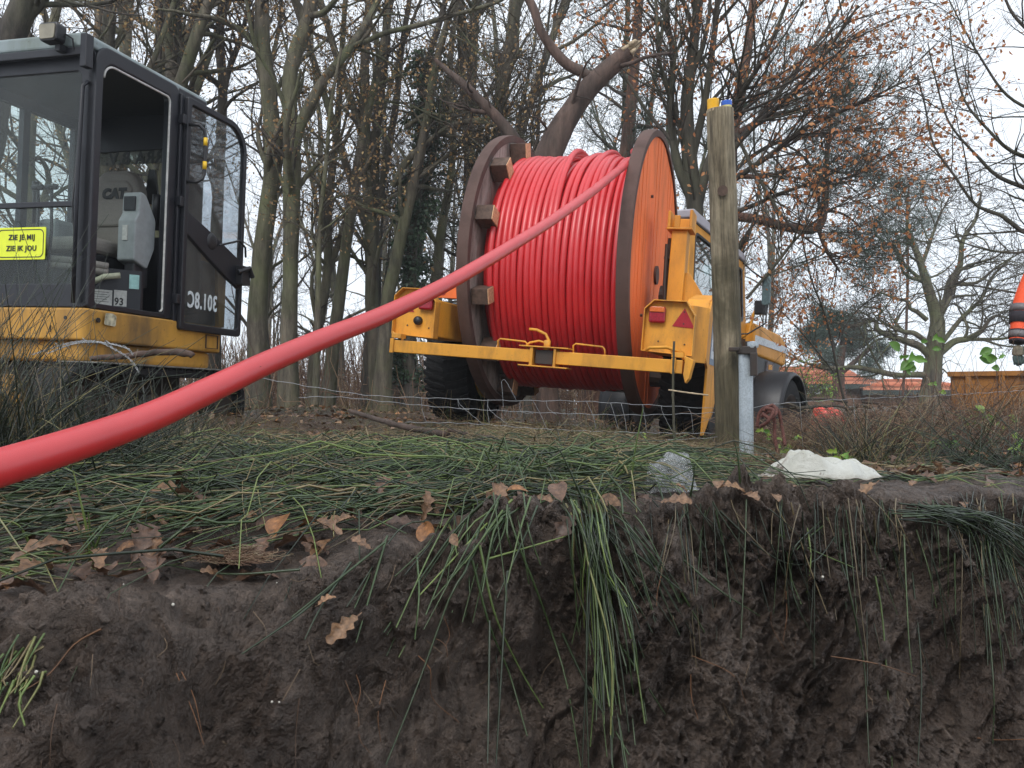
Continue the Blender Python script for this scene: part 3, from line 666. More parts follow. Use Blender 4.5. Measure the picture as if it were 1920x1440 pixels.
# hood, stripe, grille, mirror and work lamp
hood = [(1.66, .78), (2.82, .68), (2.86, .86), (2.80, .99), (2.60, 1.06), (1.66, 1.14)]
TB().prism(hood, 'x', -.86, .10).build('hood', M['jy'], mach, bevel=.03, seg=3)
TB().prism([(1.68, .91), (2.84, .84), (2.845, .92), (1.68, 1.00)], 'x', -.868, .108).build('hood_stripe', M['white'], mach)
TB().prism([(1.74, .40), (2.50, .38), (2.70, .70), (1.68, .78)], 'x', -.84, .08).build('hood_side', M['black'], mach, bevel=.01)
TB().prism([(2.10, .42), (2.34, .42), (2.40, .70), (2.17, .72)], 'x', .08, .095).build('side_vent', plain('grey_vent', (.14, .12, .13), .6), mach)
TB().box(.096, .100, 2.20, 2.33, .62, .68).build('warning_label', M['jy'], mach)
TB().box(-.80, -.26, 1.45, 2.5, .22, .40).build('front_chassis', M['darksteel'], mach, bevel=.01)
TB().lathe([(0, 0), (.10, 0), (.10, .3), (0, .3)], (-.42, 1.9, .42), 'x', 16).build('hydraulic_pump', M['jy'], mach)
TB().tube([(.0, 1.46, 1.80), (.12, 1.42, 1.70), (.22, 1.50, 1.62)], .010, 8).build('mirror_arm', M['black'], mach, smooth=True)
TB().tube([(.28, 1.52, 1.34), (.27, 1.50, 1.12), (.10, 1.44, 1.0), (-.03, 1.30, .98)], .010, 8).build('mirror_stay', M['black'], mach, smooth=True)
TB().prism(rpoly([(.215, 1.32, .035), (.31, 1.32, .04), (.31, 1.66, .04), (.215, 1.66, .045)], 4), 'y', 1.49, 1.53).build('side_mirror', plain('mirror_back', (.10, .15, .16), .35), mach, bevel=.012)
TB().tube([(.02, 1.44, .95), (.09, 1.50, 1.02), (.12, 1.52, 1.22), (.16, 1.52, 1.30)], .018, 8).build('lamp_bracket', M['jy'], mach, smooth=True)
TB().box(.13, .26, 1.50, 1.58, 1.22, 1.38).build('work_lamp', M['black'], mach, bevel=.015)
TB().box(-.06, .01, 1.665, 1.71, .45, 1.0).build('door_post', M['jy'], mach, bevel=.01)
# front wheels with black mudguards
fwc = Tloc @ Vector((.34, 1.55, .24))
def twheel(c0):
    n0 = len(bpy.data.objects)
    b = TB().lathe([(.24, -.14), (.34, -.16), (.405, -.13), (.42, -.10), (.42, .10), (.405, .13), (.34, .16), (.24, .14)], c0, 'x', 48).build('wheel', M['rubber'], mach, smooth=True)
    TB().lathe([(0, .06), (.08, .06), (.20, .10), (.245, .145), (.245, -.145), (0, -.10)], c0, 'x', 32).build('rim', M['darksteel'], b, smooth=True)
    m_ = TB().lathe([(.45, -.20), (.47, -.20), (.49, -.15), (.49, .15), (.465, .19), (.44, .19), (.445, .16), (.47, .14), (.47, -.15), (.45, -.19)], c0, 'x', 24, math.radians(-18), math.radians(200)).build('mudguard', M['black'], mach, smooth=True)
twheel((.42, 1.60, .10)); twheel((-1.40, 1.60, .10))
TB().tube([(-1.4, 1.60, .12), (.34, 1.60, .12)], .06, 10).build('front_axle', M['darksteel'], mach)
# ---------------------------------------------------------------- mini excavator with its door folded open
M['cy'] = paint('excavator_yellow', (.58, .30, .045), .5, (.12, .075, .035), .85, 3.5, bmp=.05)
M['cabglass'] = glass('cab_glass', (.82, .87, .86), .9, .05, .022)
M['rearglass'] = glass('rear_glass', (.94, .96, .95), .5, .03, .01)
M['doorglass'] = glass('door_glass', (.70, .74, .77), 1.0, .16, .07)
M['sticker'] = plain('sticker_yellow', (.72, .80, .03), .45, nscale=20, namt=.06)
M['ink'] = plain('ink_black', (.012, .012, .012), .5)
M['inkw'] = plain('ink_white', (.68, .74, .76), .5)
M['seatg'] = plain('grey_seat_vinyl', (.21, .19, .17), .65, nscale=120, namt=.12, bmp=.05)
M['console'] = plain('grey_console_plastic', (.24, .26, .265), .5, nscale=20, namt=.12)
M['seal'] = plain('pale_door_seal', (.50, .49, .47), .6)
M['roofgrey'] = paint('cab_roof_grey', (.24, .29, .30), .45, (.10, .12, .08), .7, 4)
M['label'] = plain('paper_label', (.42, .42, .40), .6, nscale=60, namt=.2)
M['labelg'] = plain('green_label', (.30, .52, .50), .5, nscale=15, namt=.35)
M['frost'] = glass('rear_lettered_film', (.62, .68, .64), .2, .55, .03)
exR = R(15.5)
exo = P(163, 578, 4.65)
exca = empty('mini_excavator', (exo[0]-.030, exo[1], 0), (0, R(2.0), -exR), 'yellow and black mini excavator with open glass door beside the wood', 'excavator')
Z0, Z1, DL = .74, 2.165, .98
B = M['blackmetal']
def ex(mb, name, mat, par=exca, **k): return mb.build(name, mat, par, **k)
# front wall: frame, two panes, crossbar
fo = rpoly([(-1.0, Z0, .02), (0, Z0, .02), (0, Z1, .05), (-1.0, Z1, .05)], 4)
fi = rpoly([(-.92, Z0+.13, .03), (-.085, Z0+.13, .03), (-.085, Z1-.12, .04), (-.92, Z1-.12, .04)], 4)
cab = ex(MB().ring(fo, fi, 'y', -.0, .06), 'front_frame', B, bevel=.006)
ex(MB().prism(fi, 'y', .010, .016), 'windscreen', M['cabglass'])
ex(MB().box(-.93, -.075, -.004, .022, 1.295, 1.325), 'screen_crossbar', B, bevel=.003)
ex(MB().tube([(-.055, -.03, Z0+.02), (-.055, -.035, 1.4), (-.048, -.03, Z1-.22), (-.03, -.01, Z1-.19)], .011, 10), 'corner_strip', B, smooth=True)
ex(MB().tube([(-.075, -.02, 1.62), (-.08, -.035, 1.30), (-.07, -.03, 1.16), (-.062, -.01, 1.12)], .004, 6), 'cable_lead', M['black'], smooth=True)
# roof with gutter
ex(MB().prism([(0.0, Z1-.01), (.0, Z1+.045), (-.04, Z1+.07), (-.96, Z1+.07), (-1.0, Z1+.045), (-1.0, Z1-.01)], 'y', -.05, DL+.02), 'roof', M['roofgrey'], bevel=.015, seg=3)
ex(MB().box(-.99, -.03, -.055, -.02, Z1-.055, Z1-.012), 'roof_gutter', B, bevel=.005)
ex(MB().box(-.035, .006, -.075, -.02, Z1-.13, Z1+.05), 'bracket_plate', B, bevel=.004)
# door side wall of the cab: rounded arch opening
so = rpoly([(0, Z0, .02), (.70, Z0, .02), (.70, Z1+.03, .05), (0, Z1+.03, .10)], 6)
si = rpoly([(.055, Z0+.03, .02), (.625, Z0+.03, .02), (.625, Z1-.055, .035), (.055, Z1-.055, .085)], 6)
ex(MB().ring(so, si, 'x', -.045, .012), 'door_frame', B, bevel=.008)
s2 = rpoly([(.060, Z0+.04, .02), (.615, Z0+.04, .02), (.615, Z1-.065, .03), (.060, Z1-.065, .08)], 6)
ex(MB().tube([(.008, y, z) for y, z in s2[7:]] + [], .0065, 8), 'door_seal', M['seal'], smooth=True)
ex(MB().box(-.045, .010, .701, DL, Z0, Z1+.03), 'rear_side_panel', B, bevel=.01)
ex(MB().box(-.99, -.046, DL-.05, DL, Z0, 1.30).box(-.99, -.046, DL-.05, DL, Z1-.28, Z1-.012).box(-.99, -.93, DL-.049, DL-.001, 1.30, Z1-.28).box(-.09, -.046, DL-.049, DL-.001, 1.30, Z1-.28), 'rear_wall', B)
rw = ex(MB().box(-.93, -.09, DL-.03, DL-.025, 1.30, Z1-.28), 'rear_window', M['rearglass'])
fm = ex(MB().box(-.93, -.09, DL-.036, DL-.032, 1.80, Z1-.28), 'lettered_film', M['frost'], rw)
text('film_lettering', 'TERRA B.V.', .115, M['ink'], rw, (-.44, DL-.038, 1.835), (math.pi/2, 0, 0), mirror=True, bold=.004, sx=.98)
ex(MB().box(-.66, -.52, DL-.06, DL-.04, 1.695, 1.74), 'window_catch', M['black'], rw)
ex(MB().prism([(-.40, 1.52), (-.29, 1.52), (-.33, 1.75), (-.375, 1.75)], 'y', DL-.06, DL-.04), 'wiper_arm', M['black'], rw)
# far side wall with window, floor, headliner
ex(MB().box(-1.0, -.96, .06, DL, Z0, 1.25).box(-1.0, -.96, .06, DL, Z1-.12, Z1-.012).box(-1.0, -.96, .06, .12, 1.25, Z1-.12).box(-1.0, -.96, DL-.08, DL, 1.25, Z1-.12).box(-1.0, -.96, .48, .53, 1.25, Z1-.12), 'far_side_wall', B)
ex(MB().box(-.985, -.978, .10, DL-.06, 1.22, Z1-.10), 'far_side_window', M['rearglass'])
ex(MB().box(-.96, -.045, .06, DL-.05, Z1-.05, Z1-.016), 'headliner', M['black'])
ex(MB().box(-.96, -.045, .06, DL-.05, Z0-.01, Z0+.03), 'cab_floor', M['black'])
# seat, console, levers, panel with labels
seat = ex(MB().prism(rpoly([(-.69, 1.14, .05), (-.31, 1.14, .05), (-.315, 1.58, .10), (-.38, 1.71, .10), (-.62, 1.71, .10), (-.685, 1.58, .10)], 6), 'y', .76, .86), 'seat', M['seatg'], bevel=.03, seg=3)
ex(MB().prism(rpoly([(-.645, 1.34, .04), (-.355, 1.34, .04), (-.365, 1.64, .07), (-.635, 1.64, .07)], 6), 'y', .745, .79), 'back_cushion', M['seatg'], seat, bevel=.015)
ex(MB().box(-.70, -.26, .30, .80, 1.10, 1.20), 'seat_cushion', M['seatg'], seat, bevel=.04, seg=3)
ex(MB().box(-.68, -.28, .34, .78, Z0+.03, 1.10), 'seat_base', M['black'], seat, bevel=.01)
text('seat_lettering', 'CAT', .085, M['ink'], seat, (-.490, .742, 1.550), (math.pi/2, 0, 0), bold=.007, shear=.12)
for z in (1.02, 1.055): ex(MB().tube([(-.52, .27, z), (-.30, .26, z-.02), (-.16, .34, z-.04)], .022, 8), 'bellows_fold', M['seatg'], seat, smooth=True)
T = lambda s_: s_
con = ex(MB().prism(rpoly([(.44, 1.07, .02), (.56, 1.03, .02), (.62, 1.16, .04), (.625, 1.34, .06), (.53, 1.48, .05), (.475, 1.495, .02), (.47, 1.36, .01), (.44, 1.31, .02), (.44, 1.18, .01)], 5), 'x', -.19, -.065), 'armrest_console', M['console'], bevel=.015, seg=3)
ex(MB().box(-.172, -.092, .462, .472, 1.375, 1.46), 'console_hollow', M['black'], con, bevel=.002)
ex(MB().box(-.15, -.115, .434, .440, 1.19, 1.28), 'switch_strip', M['label'], con)
ex(MB().box(-.16, -.09, .47, .60, .92, 1.06), 'console_foot', M['black'], con, bevel=.01)
ex(MB().tube([(-.13, .70, 1.30), (-.12, .69, 1.45), (-.12, .69, 1.52)], .028, 10), 'joystick', M['black'], smooth=True)
for x in (-.60, -.50):
    ex(MB().tube([(x, .22, Z0+.03), (x+.01, .25, 1.20), (x, .25, 1.47)], .009, 8).tube([(x-.035, .25, 1.475), (x+.035, .25, 1.475)], .017, 10), 'travel_lever', M['black'], smooth=True)
ex(MB().box(-.80, -.66, .45, .75, 1.15, 1.34), 'left_console', M['console'], bevel=.03)
ex(MB().tube([(-.78, .42, 1.30), (-.76, .40, 1.45), (-.75, .38, 1.55)], .02, 8), 'left_joystick', M['black'], smooth=True)
pn = ex(MB().box(-.50, -.245, .285, .305, Z0+.03, 1.02), 'inner_panel', M['black'], bevel=.004)
pn2 = ex(MB().prism([(-.24, .30), (-.055, .50), (-.055, .52), (-.25, .31)], 'z', Z0+.035, 1.01), 'label_panel', B, bevel=0)
def on_panel(name, t, z, wd, h, mat, off=.004):
    a = Vector((-.24, .30)); b = Vector((-.055, .50)); d = (b-a).normalized(); p = a+d*t; nrm = Vector((d.y, -d.x))*off
    MBx = MB(); q0 = p+nrm; q1 = p+d*wd+nrm
    MBx.add([(q0.x, q0.y, z), (q1.x, q1.y, z), (q1.x, q1.y, z+h), (q0.x, q0.y, z+h)], [(0, 1, 2, 3)])
    return ex(MBx, name, mat, pn2), (q0+q1)/2+nrm*.5, d
lb, c1_, d1 = on_panel('paper_label', .0, .785, .115, .095, M['label'])
lb2, c2_, d2 = on_panel('number_label', .125, .79, .070, .095, M['label'])
th = math.atan2(d1.y, d1.x)
text('number_lettering', '93', .06, M['ink'], pn2, (c2_.x-.006, c2_.y-.004, .815), (math.pi/2, 0, th), sx=.8, bold=.002)
on_panel('green_sticker', .205, .90, .055, .085, M['labelg'])
for k_ in range(5): on_panel('print_line', .008, .865-.014*k_, .09-.01*(k_ % 2), .0025, M['ink'], .006)
ex(MB().tube([(-.20, .25, .905), (-.15, .30, .95), (-.08, .35, .965)], .017, 12), 'grip_handle', plain('pale_grip', (.36, .36, .26), .6), smooth=True)
# windscreen sticker
st = ex(MB().prism(rpoly([(-.625, 1.005, .006), (-.285, 1.005, .006), (-.285, 1.185, .006), (-.625, 1.185, .006)], 3), 'y', .000, .003), 'sticker', M['sticker'])
ro = rpoly([(-.615, 1.016, .03), (-.296, 1.016, .03), (-.296, 1.174, .03), (-.615, 1.174, .03)], 5); ri = rpoly([(-.610, 1.021, .026), (-.301, 1.021, .026), (-.301, 1.169, .026), (-.610, 1.169, .026)], 5)
ex(MB().ring(ro, ri, 'y', -.0015, -.0005), 'sticker_border', M['ink'], st)
text('sticker_lettering', 'ZIE JE MIJ', .041, M['ink'], st, (-.447, -.002, 1.128), (math.pi/2, 0, 0), bold=.0010, sx=1.0)
text('sticker_lettering', 'ZIE IK JOU', .041, M['ink'], st, (-.447, -.002, 1.066), (math.pi/2, 0, 0), bold=.0010, sx=1.0)
# work lamp on the roof edge
lp = ex(MB().prism(rpoly([(-.235, 2.155, .02), (-.125, 2.155, .02), (-.115, 2.255, .02), (-.245, 2.255, .02)], 4), 'y', -.15, -.08), 'work_lamp', M['black'], bevel=.008)
ex(MB().prism(rpoly([(-.225, 2.165, .012), (-.135, 2.165, .012), (-.128, 2.243, .012), (-.235, 2.243, .012)], 4), 'y', -.156, -.149), 'lamp_glass', plain('lamp_lens', (.22, .20, .15), .1, nscale=10), lp)
ex(MB().box(-.175, -.145, -.10, -.04, 2.12, 2.16).tube([(-.12, -.09, 2.21), (-.09, -.07, 2.19), (-.095, -.05, 2.12)], .005, 6), 'lamp_bracket', M['black'], lp)
# open door, folded back along the machine: inner face towards us
dr = ex(MB().ring(rpoly([(.725, Z0-.06, .02), (1.385, Z0-.06, .03), (1.385, Z1-.02, .20), (.725, Z1-.02, .015)], 8), rpoly([(.765, Z0-.015, .02), (1.35, Z0-.015, .03), (1.35, Z1-.06, .17), (.765, Z1-.06, .015)], 8), 'x', .025, .06), 'door', B, bevel=.006)
ex(MB().prism(rpoly([(.76, Z0-.02, .02), (1.355, Z0-.02, .03), (1.355, Z1-.055, .17), (.76, Z1-.055, .015)], 8), 'x', .038, .042), 'door_pane', M['doorglass'], dr)
dp = ex(MB().prism([(.74, 1.30), (.74, 1.44), (.99, 1.35), (1.375, 1.20), (1.375, 1.00), (1.20, 1.07), (.93, 1.20)], 'x', .028, .058), 'door_panel', B, dr, bevel=.005)
ex(MB().lathe([(0, .012), (.028, .010), (.050, .006), (.055, .0)], (.058, 1.02, 1.285), 'x', 24), 'door_knob', M['black'], dr, smooth=True)
ex(MB().tube([(.07, 1.08, 1.27), (.10, 1.16, 1.30), (.11, 1.25, 1.33), (.10, 1.34, 1.30), (.08, 1.38, 1.24)], .008, 8).box(.055, .11, 1.30, 1.40, 1.04, 1.17).tube([(.09, 1.28, 1.12), (.12, 1.37, 1.16), (.12, 1.41, 1.10)], .018, 8), 'door_latch', M['black'], dr, bevel=.004)
ex(MB().tube([(.06, .74, 1.97), (.12, .755, 1.97), (.145, .78, 1.94), (.15, .785, 1.88), (.15, .785, 1.67), (.145, .775, 1.635), (.12, .755, 1.61), (.06, .74, 1.61)], .011, 12), 'grab_handle', M['black'], dr, smooth=True)
yb = plain('yellow_band', (.80, .50, .02), .4, nscale=20, namt=.1)
for z in (1.87, 1.72): ex(MB().tube([(.15, .785, z-.025), (.15, .785, z+.025)], .0125, 12), 'grip_band', yb, dr, smooth=True)
text('door_lettering', '301.8C', .145, M['inkw'], dr, (.0445, .965, .875), (math.pi/2, 0, math.pi/2), mirror=True, bold=.0035, sx=.68)
ex(MB().box(.013, .055, .690, .724, Z0+.1, Z0+.16).box(.013, .055, .690, .724, 1.45, 1.51).box(.013, .055, .690, .724, Z1-.2, Z1-.14).box(.013, .03, .695, .724, Z0-.05, Z1-.01), 'hinge', B, dr, bevel=.004)
# yellow upper body skirt, counterweight, seen through the door glass too
def skirtpoly(o): return rpoly([(-1.02-o, -.03-o, .03), (.02+o, -.03-o, .04), (.035+o, .8, .0), (.02+o, 1.36+o, .24), (-1.02-o, 1.36+o, .24)], 8)
ex(MB().prism(skirtpoly(.0), 'z', .56, .735), 'body_skirt', M['cy'], bevel=.012, seg=3)
ex(MB().prism(skirtpoly(-.05), 'z', .44, .56), 'lower_skirt', M['cy'], bevel=.03, seg=3)
ex(MB().prism(rpoly([(-1.0, .99, .02), (.0, .99, .02), (.0, 1.32, .22), (-1.0, 1.32, .22)], 8), 'z', .735, 1.16), 'engine_hood', M['black'], bevel=.03, seg=3)
ex(MB().prism([(.0, .0), (.012, 0), (.012, .05), (0, .05)], 'z', .735, 1.25, Matrix.Translation((-.03, 1.03, 0)) @ Matrix.Rotation(R(-6), 4, 'Y')).prism([(1.20, .735), (1.26, .735), (1.26, 1.22), (1.22, 1.30), (1.14, 1.30)], 'x', -.02, .012), 'yellow_guard', M['cy'], bevel=.004)
ex(MB().prism(rpoly([(-.9, 1.10, .03), (-.08, 1.10, .03), (-.08, 1.28, .08), (-.9, 1.28, .08)], 5), 'z', 1.16, 1.28), 'engine_cover', M['cy'], bevel=.06, seg=4)
fl2 = MB()
for rct in ((1.02, 1.15, .58, .67),):
    y0, y1, z0, z1 = rct
    fl2.box(.036, .0445, y0, y1, z1-.004, z1).box(.036, .0445, y0, y1, z0, z0+.004).box(.036, .0445, y0, y0+.004, z0, z1).box(.036, .0445, y1-.004, y1, z0, z1)
ex(fl2, 'hatch_seam', M['darksteel'])
ex(MB().lathe([(0, .004), (.014, .004), (.014, -.003)], (.034, .06, .675), 'x', 14).lathe([(0, -.034), (.010, -.034), (.010, -.02)], (-.10, 0, .68), 'y', 10), 'body_hole', M['ink'])
ex(MB().prism(rpoly([(.10, .655, .01), (.19, .65, .012), (.195, .71, .01), (.165, .722, .008), (.11, .72, .01)], 3), 'x', .0375, .0385), 'worn_decal', plain('worn_decal', (.45, .42, .30), .6, nscale=30, namt=.6))
ex(MB().tube([(-.19, -.04, .60), (-.19, -.04, .635)], .004, 6), 'small_mark', M['ink'])
# tracks, track plates, blade
for x0, x1 in ((-.13, .12), (-1.16, -.91)):
    tp = rpoly([(-.28, .02, .19), (1.38, .02, .19), (1.38, .42, .19), (-.28, .42, .19)], 8); ti = rpoly([(-.24, .06, .15), (1.34, .06, .15), (1.34, .38, .15), (-.24, .38, .15)], 8)
    tr_ = ex(MB().ring(tp, ti, 'x', x0, x1), 'rubber_track', M['rubber'], bevel=.008)
    lg = MB()
    for k_ in range(26):
        y = -.14+k_*.055; lg.box(x0+.005, x1-.005, y, y+.028, .418, .436).box(x0+.005, x1-.005, y, y+.028, .004, .022)
    ex(lg, 'track_lugs', M['rubber'], tr_)['kind'] = 'stuff'
    for y in (-.1, .22, .5, .78, 1.2): ex(MB().lathe([(0, -.07), (.10, -.07), (.10, .07), (0, .07)], ((x0+x1)/2, y, .17 if .1 < y < 1 else .22), 'x', 18), 'track_roller', M['darksteel'], tr_)
ex(MB().box(-.13, .14, -.05, 1.2, .437, .445), 'track_step', plain('muddy_plate', (.20, .19, .17), .6, nscale=15, namt=.5))
ex(MB().box(-.85, -.20, .1, 1.1, .20, .44), 'undercarriage', M['darksteel'], bevel=.02)
ex(MB().prism([(-.62, .04), (-.55, .04), (-.52, .22), (-.56, .36), (-.60, .36), (-.57, .2)], 'x', -1.15, .13).box(-.8, -.7, -.56, .2, .16, .22).box(-.3, -.2, -.56, .2, .16, .22), 'dozer_blade', M['cy'], bevel=.004)
ex(MB().prism([(-.35, .50), (.05, .46), (.05, .70), (-.35, .64)], 'x', -1.02, -.84).box(-1.0, -.86, -.55, -.33, .48, .66), 'boom_bracket', M['cy'], bevel=.015)

# ---------------------------------------------------------------- wooden post, caps, steel pipe with clamp
def wood_post():
    m, n, l, b = newmat('post_wood')
    z = noise_node(n, l, 22, 8, .75, stretch=(1, 1, .10)); k3 = noise_node(n, l, 3.0, 5, .65, dist=.5); fz_ = noise_node(n, l, 120, 3, .6, stretch=(1, 1, .08))
    c = ramp(n, l, z, [(.32, (.045, .034, .022)), (.46, (.17, .135, .085)), (.66, (.37, .31, .21))])
    gsp = n.new('ShaderNodeTexCoord'); sx_ = n.new('ShaderNodeSeparateXYZ'); l.new(gsp.outputs['Object'], sx_.inputs[0])
    hh = n.new('ShaderNodeMapRange'); hh.inputs[1].default_value = 0; hh.inputs[2].default_value = 1.5; hh.inputs[3].default_value = .25; hh.inputs[4].default_value = -.18; l.new(sx_.outputs['Z'], hh.inputs[0])
    ad = n.new('ShaderNodeMath'); l.new(k3, ad.inputs[0]); l.new(hh.outputs[0], ad.inputs[1])
    c = mixc(n, l, ramp(n, l, ad.outputs[0], [(.44, (0,)*3), (.62, (.8,)*3)]), c, (.065, .055, .028))
    c = mixc(n, l, 1.0, c, ramp(n, l, fz_, [(.3, (.55,)*3), (.6, (1.1,)*3)]), 'MULTIPLY')
    l.new(c, b.inputs['Base Color']); b.inputs['Roughness'].default_value = .8; b1_ = bump(n, l, b, z, .9, .012); bump(n, l, b, fz_, .8, .004, b1_); return m
M['post'] = wood_post()
b0, b1 = P(1367, 858, 3.5), P(1350, 206, 3.42)
ax_ = Vector(b1-b0); Hh = ax_.length
post = empty('wooden_post', tuple(b0), ax_.to_track_quat('Z', 'Y').to_euler(), 'weathered round wooden fence post with yellow and blue caps on top', 'post')
t_ = np.linspace(-.35, Hh, 90); aa = np.linspace(0, 2*np.pi, 40, endpoint=False)
TT, AA = np.meshgrid(t_, aa, indexing='ij')
rad = .0535 + .003*(1-TT/Hh) + .0022*fbm(np.cos(AA)*.6, np.sin(AA)*.6, TT*2.5, 2, 3, 71) - .0035*np.maximum(0, fbm(np.cos(AA)*2.6, np.sin(AA)*2.6, TT*.7, 1.5, 2, 73)-.35)
kn = np.exp(-(((AA-4.95)/.18)**2+((TT-1.10)/.03)**2)); rad = rad+.004*kn
PV = np.stack([rad*np.cos(AA)+.006*np.sin(TT*2.4), rad*np.sin(AA), TT], -1)
nn = 40; PF = np.array([[i*nn+j, i*nn+(j+1) % nn, (i+1)*nn+(j+1) % nn, (i+1)*nn+j] for i in range(89) for j in range(nn)])
link('shaft', mesh_np('shaft', PV.reshape(-1, 3), PF, smooth=True), post, M['post'])
MB().prism([(float(PV[-1, j, 0]), float(PV[-1, j, 1])) for j in range(nn)], 'z', Hh-.01, Hh+.001).build('top_face', M['splinter'], post)
MB().lathe([(0, .0), (.019, .0), (.021, -.006), (.0, -.006)], (.017, -.058, 1.075), 'y', 14).build('knot', M['blockwood'], post)
yc = MB().lathe([(0, .043), (.021, .043), (.0235, .040), (.0235, .0), (0, 0)], (-.024, -.012, Hh+.001), 'z', 24).build('yellow_cap', plain('yellow_cap', (.80, .42, .01), .4, nscale=30, namt=.08), post, smooth=False, bevel=.001)
MB().lathe([(0, .030), (.020, .030), (.0215, .028), (.0215, .012), (0, .012)], (.026, .002, Hh+.001), 'z', 24).build('blue_cap', plain('blue_cap', (.03, .12, .55), .4, nscale=30, namt=.1), post)
MB().lathe([(0, .0119), (.0205, .0119), (.0205, .0), (0, 0)], (.026, .002, Hh+.001), 'z', 24).build('cap_base', plain('pale_cap', (.60, .55, .22), .5), post)
# galvanised pipe
def galv():
    m, n, l, b = newmat('galvanised_steel'); z = noise_node(n, l, 26, 5, .7, stretch=(1, 1, .3)); y = noise_node(n, l, 150, 3, .6)
    c = ramp(n, l, z, [(.3, (.33, .38, .42)), (.7, (.52, .58, .62))]); c = mixc(n, l, 1., c, ramp(n, l, y, [(.3, (.75,)*3), (.6, (1.1,)*3)]), 'MULTIPLY')
    l.new(c, b.inputs['Base Color']); b.inputs['Metallic'].default_value = .15; b.inputs['Roughness'].default_value = .42; return m
M['galv'] = galv()
p0, p1 = P(1400, 872, 3.36), P(1398, 648, 3.36); ax2 = Vector(p1-p0); H2 = ax2.length
pipe = empty('steel_pipe', tuple(p0), ax2.to_track_quat('Z', 'Y').to_euler(), 'short galvanised steel pipe with clamp standing against the wooden post', 'pipe')
MB().lathe([(.0275, -.25), (.0275, H2-.012), (.0245, H2-.012), (.0245, -.25)], (0, 0, 0), 'z', 32).build('tube', M['galv'], pipe, smooth=True).modifiers.new('e', 'EDGE_SPLIT')
cl = MB().lathe([(.028, H2-.035), (.033, H2-.035), (.035, H2-.028), (.035, H2-.012), (.029, H2-.008)], (0, 0, 0), 'z', 28).box(-.062, -.020, -.03, .02, H2-.022, H2-.006).box(-.01, .045, -.045, -.01, H2-.035, H2-.004).box(.022, .048, -.05, -.018, H2-.12, H2-.03).lathe([(0, 0), (.011, 0), (.011, .02), (0, .02)], (.012, -.028, H2-.004), 'z', 6).build('clamp', M['darksteel'], pipe, bevel=.003)
MB().lathe([(0, .0), (.021, .0), (.023, .008), (.023, .022), (.0, .026)], (.030, -.025, H2-.010), 'z', 14).build('clamp_bolt', M['galv'], cl)
f0, f1 = P(1358, 862, 3.30), P(1436, 866, 3.22)
fb = empty('pipe_fitting', tuple((f0+f1)/2), (0, 0, 0), 'small galvanised scaffold tube lying across the foot of the pipe', 'pipe')
d_ = (f1-f0)/2
t = Tubes(); t.path(np.array([-d_, -d_*.0, d_]), .010, 16); t.build('tube', M['galv'], fb)
MB().lathe([(.0, -.012), (.0145, -.012), (.0145, .012), (0, .012)], (0, 0, 0), 'x', 16).build('collar', M['darksteel'], fb)

# ---------------------------------------------------------------- wire fence: netting sagging between posts
M['wire'] = plain('galvanised_wire', (.33, .34, .35), .45, metal=.4, nscale=80)
fence = empty('wire_fence', (0, 3.6, .2), (0, 0, 0), 'rusty sagging sheep-netting wire fence running past the wooden post', 'fence')
fo_ = np.array([0, 3.6, .2])
def wirepath(pts, d, r=.0011, wob=1.2, var=0, n=60, name='wire'):
    q = spline(np.array([P(x, y, dd) for (x, y), dd in zip(pts, d)])-fo_, n)
    q[:, 2] += .0018*wob*np.sin(np.arange(n)*1.7+pts[0][1])
    t = Tubes(); t.path(q, r, 5); return t.build(name, M['wire'], fence)
strands = [
 ([(440, 700), (600, 728), (700, 742), (800, 746), (860, 748), (940, 751), (1080, 752), (1190, 758), (1340, 766)], [3.5]*9),
 ([(560, 745), (640, 745), (800, 761), (920, 769), (1080, 776), (1200, 778), (1345, 774)], [3.6]*7),
 ([(760, 792), (850, 793), (910, 796), (1000, 803), (1090, 808), (1250, 812), (1345, 812)], [3.5]*7),
 ([(640, 825), (820, 827), (1000, 828), (1200, 827), (1345, 820)], [3.45]*5),
 ([(1378, 772), (1450, 758), (1600, 748), (1750, 742), (1960, 730)], [3.5, 3.5, 3.7, 3.9, 4.1]),
 ([(1378, 852), (1450, 850), (1560, 852), (1700, 845), (1960, 830)], [3.4, 3.4, 3.5, 3.7, 3.9])]
for pts, d in strands: wirepath(pts, d)
stays = [[(858, 748), (866, 762), (905, 795)], [(858, 748), (862, 765), (880, 768)], [(915, 749), (918, 768), (952, 796)], [(915, 749), (914, 770), (918, 796)], [(975, 752), (977, 772), (1000, 775)], [(1000, 752), (1014, 778), (1026, 806)], [(1024, 751), (1028, 766), (1044, 778)], [(1100, 754), (1112, 780), (1118, 806)], [(1145, 756), (1152, 778), (1160, 806)], [(1165, 757), (1172, 786), (1175, 810)], [(1205, 760), (1210, 790), (1212, 812)], [(1240, 762), (1243, 775), (1262, 812)], [(1290, 766), (1296, 776), (1300, 812)], [(940, 715), (948, 714), (968, 750)], [(940, 715), (942, 735), (944, 765)], [(1500, 756), (1503, 800), (1506, 850)], [(1600, 748), (1604, 800), (1606, 850)], [(790, 745), (792, 770), (800, 793)]]
for s_ in stays: wirepath(s_, [3.52]*3, .0009, .8, n=16, name='stay_wire')
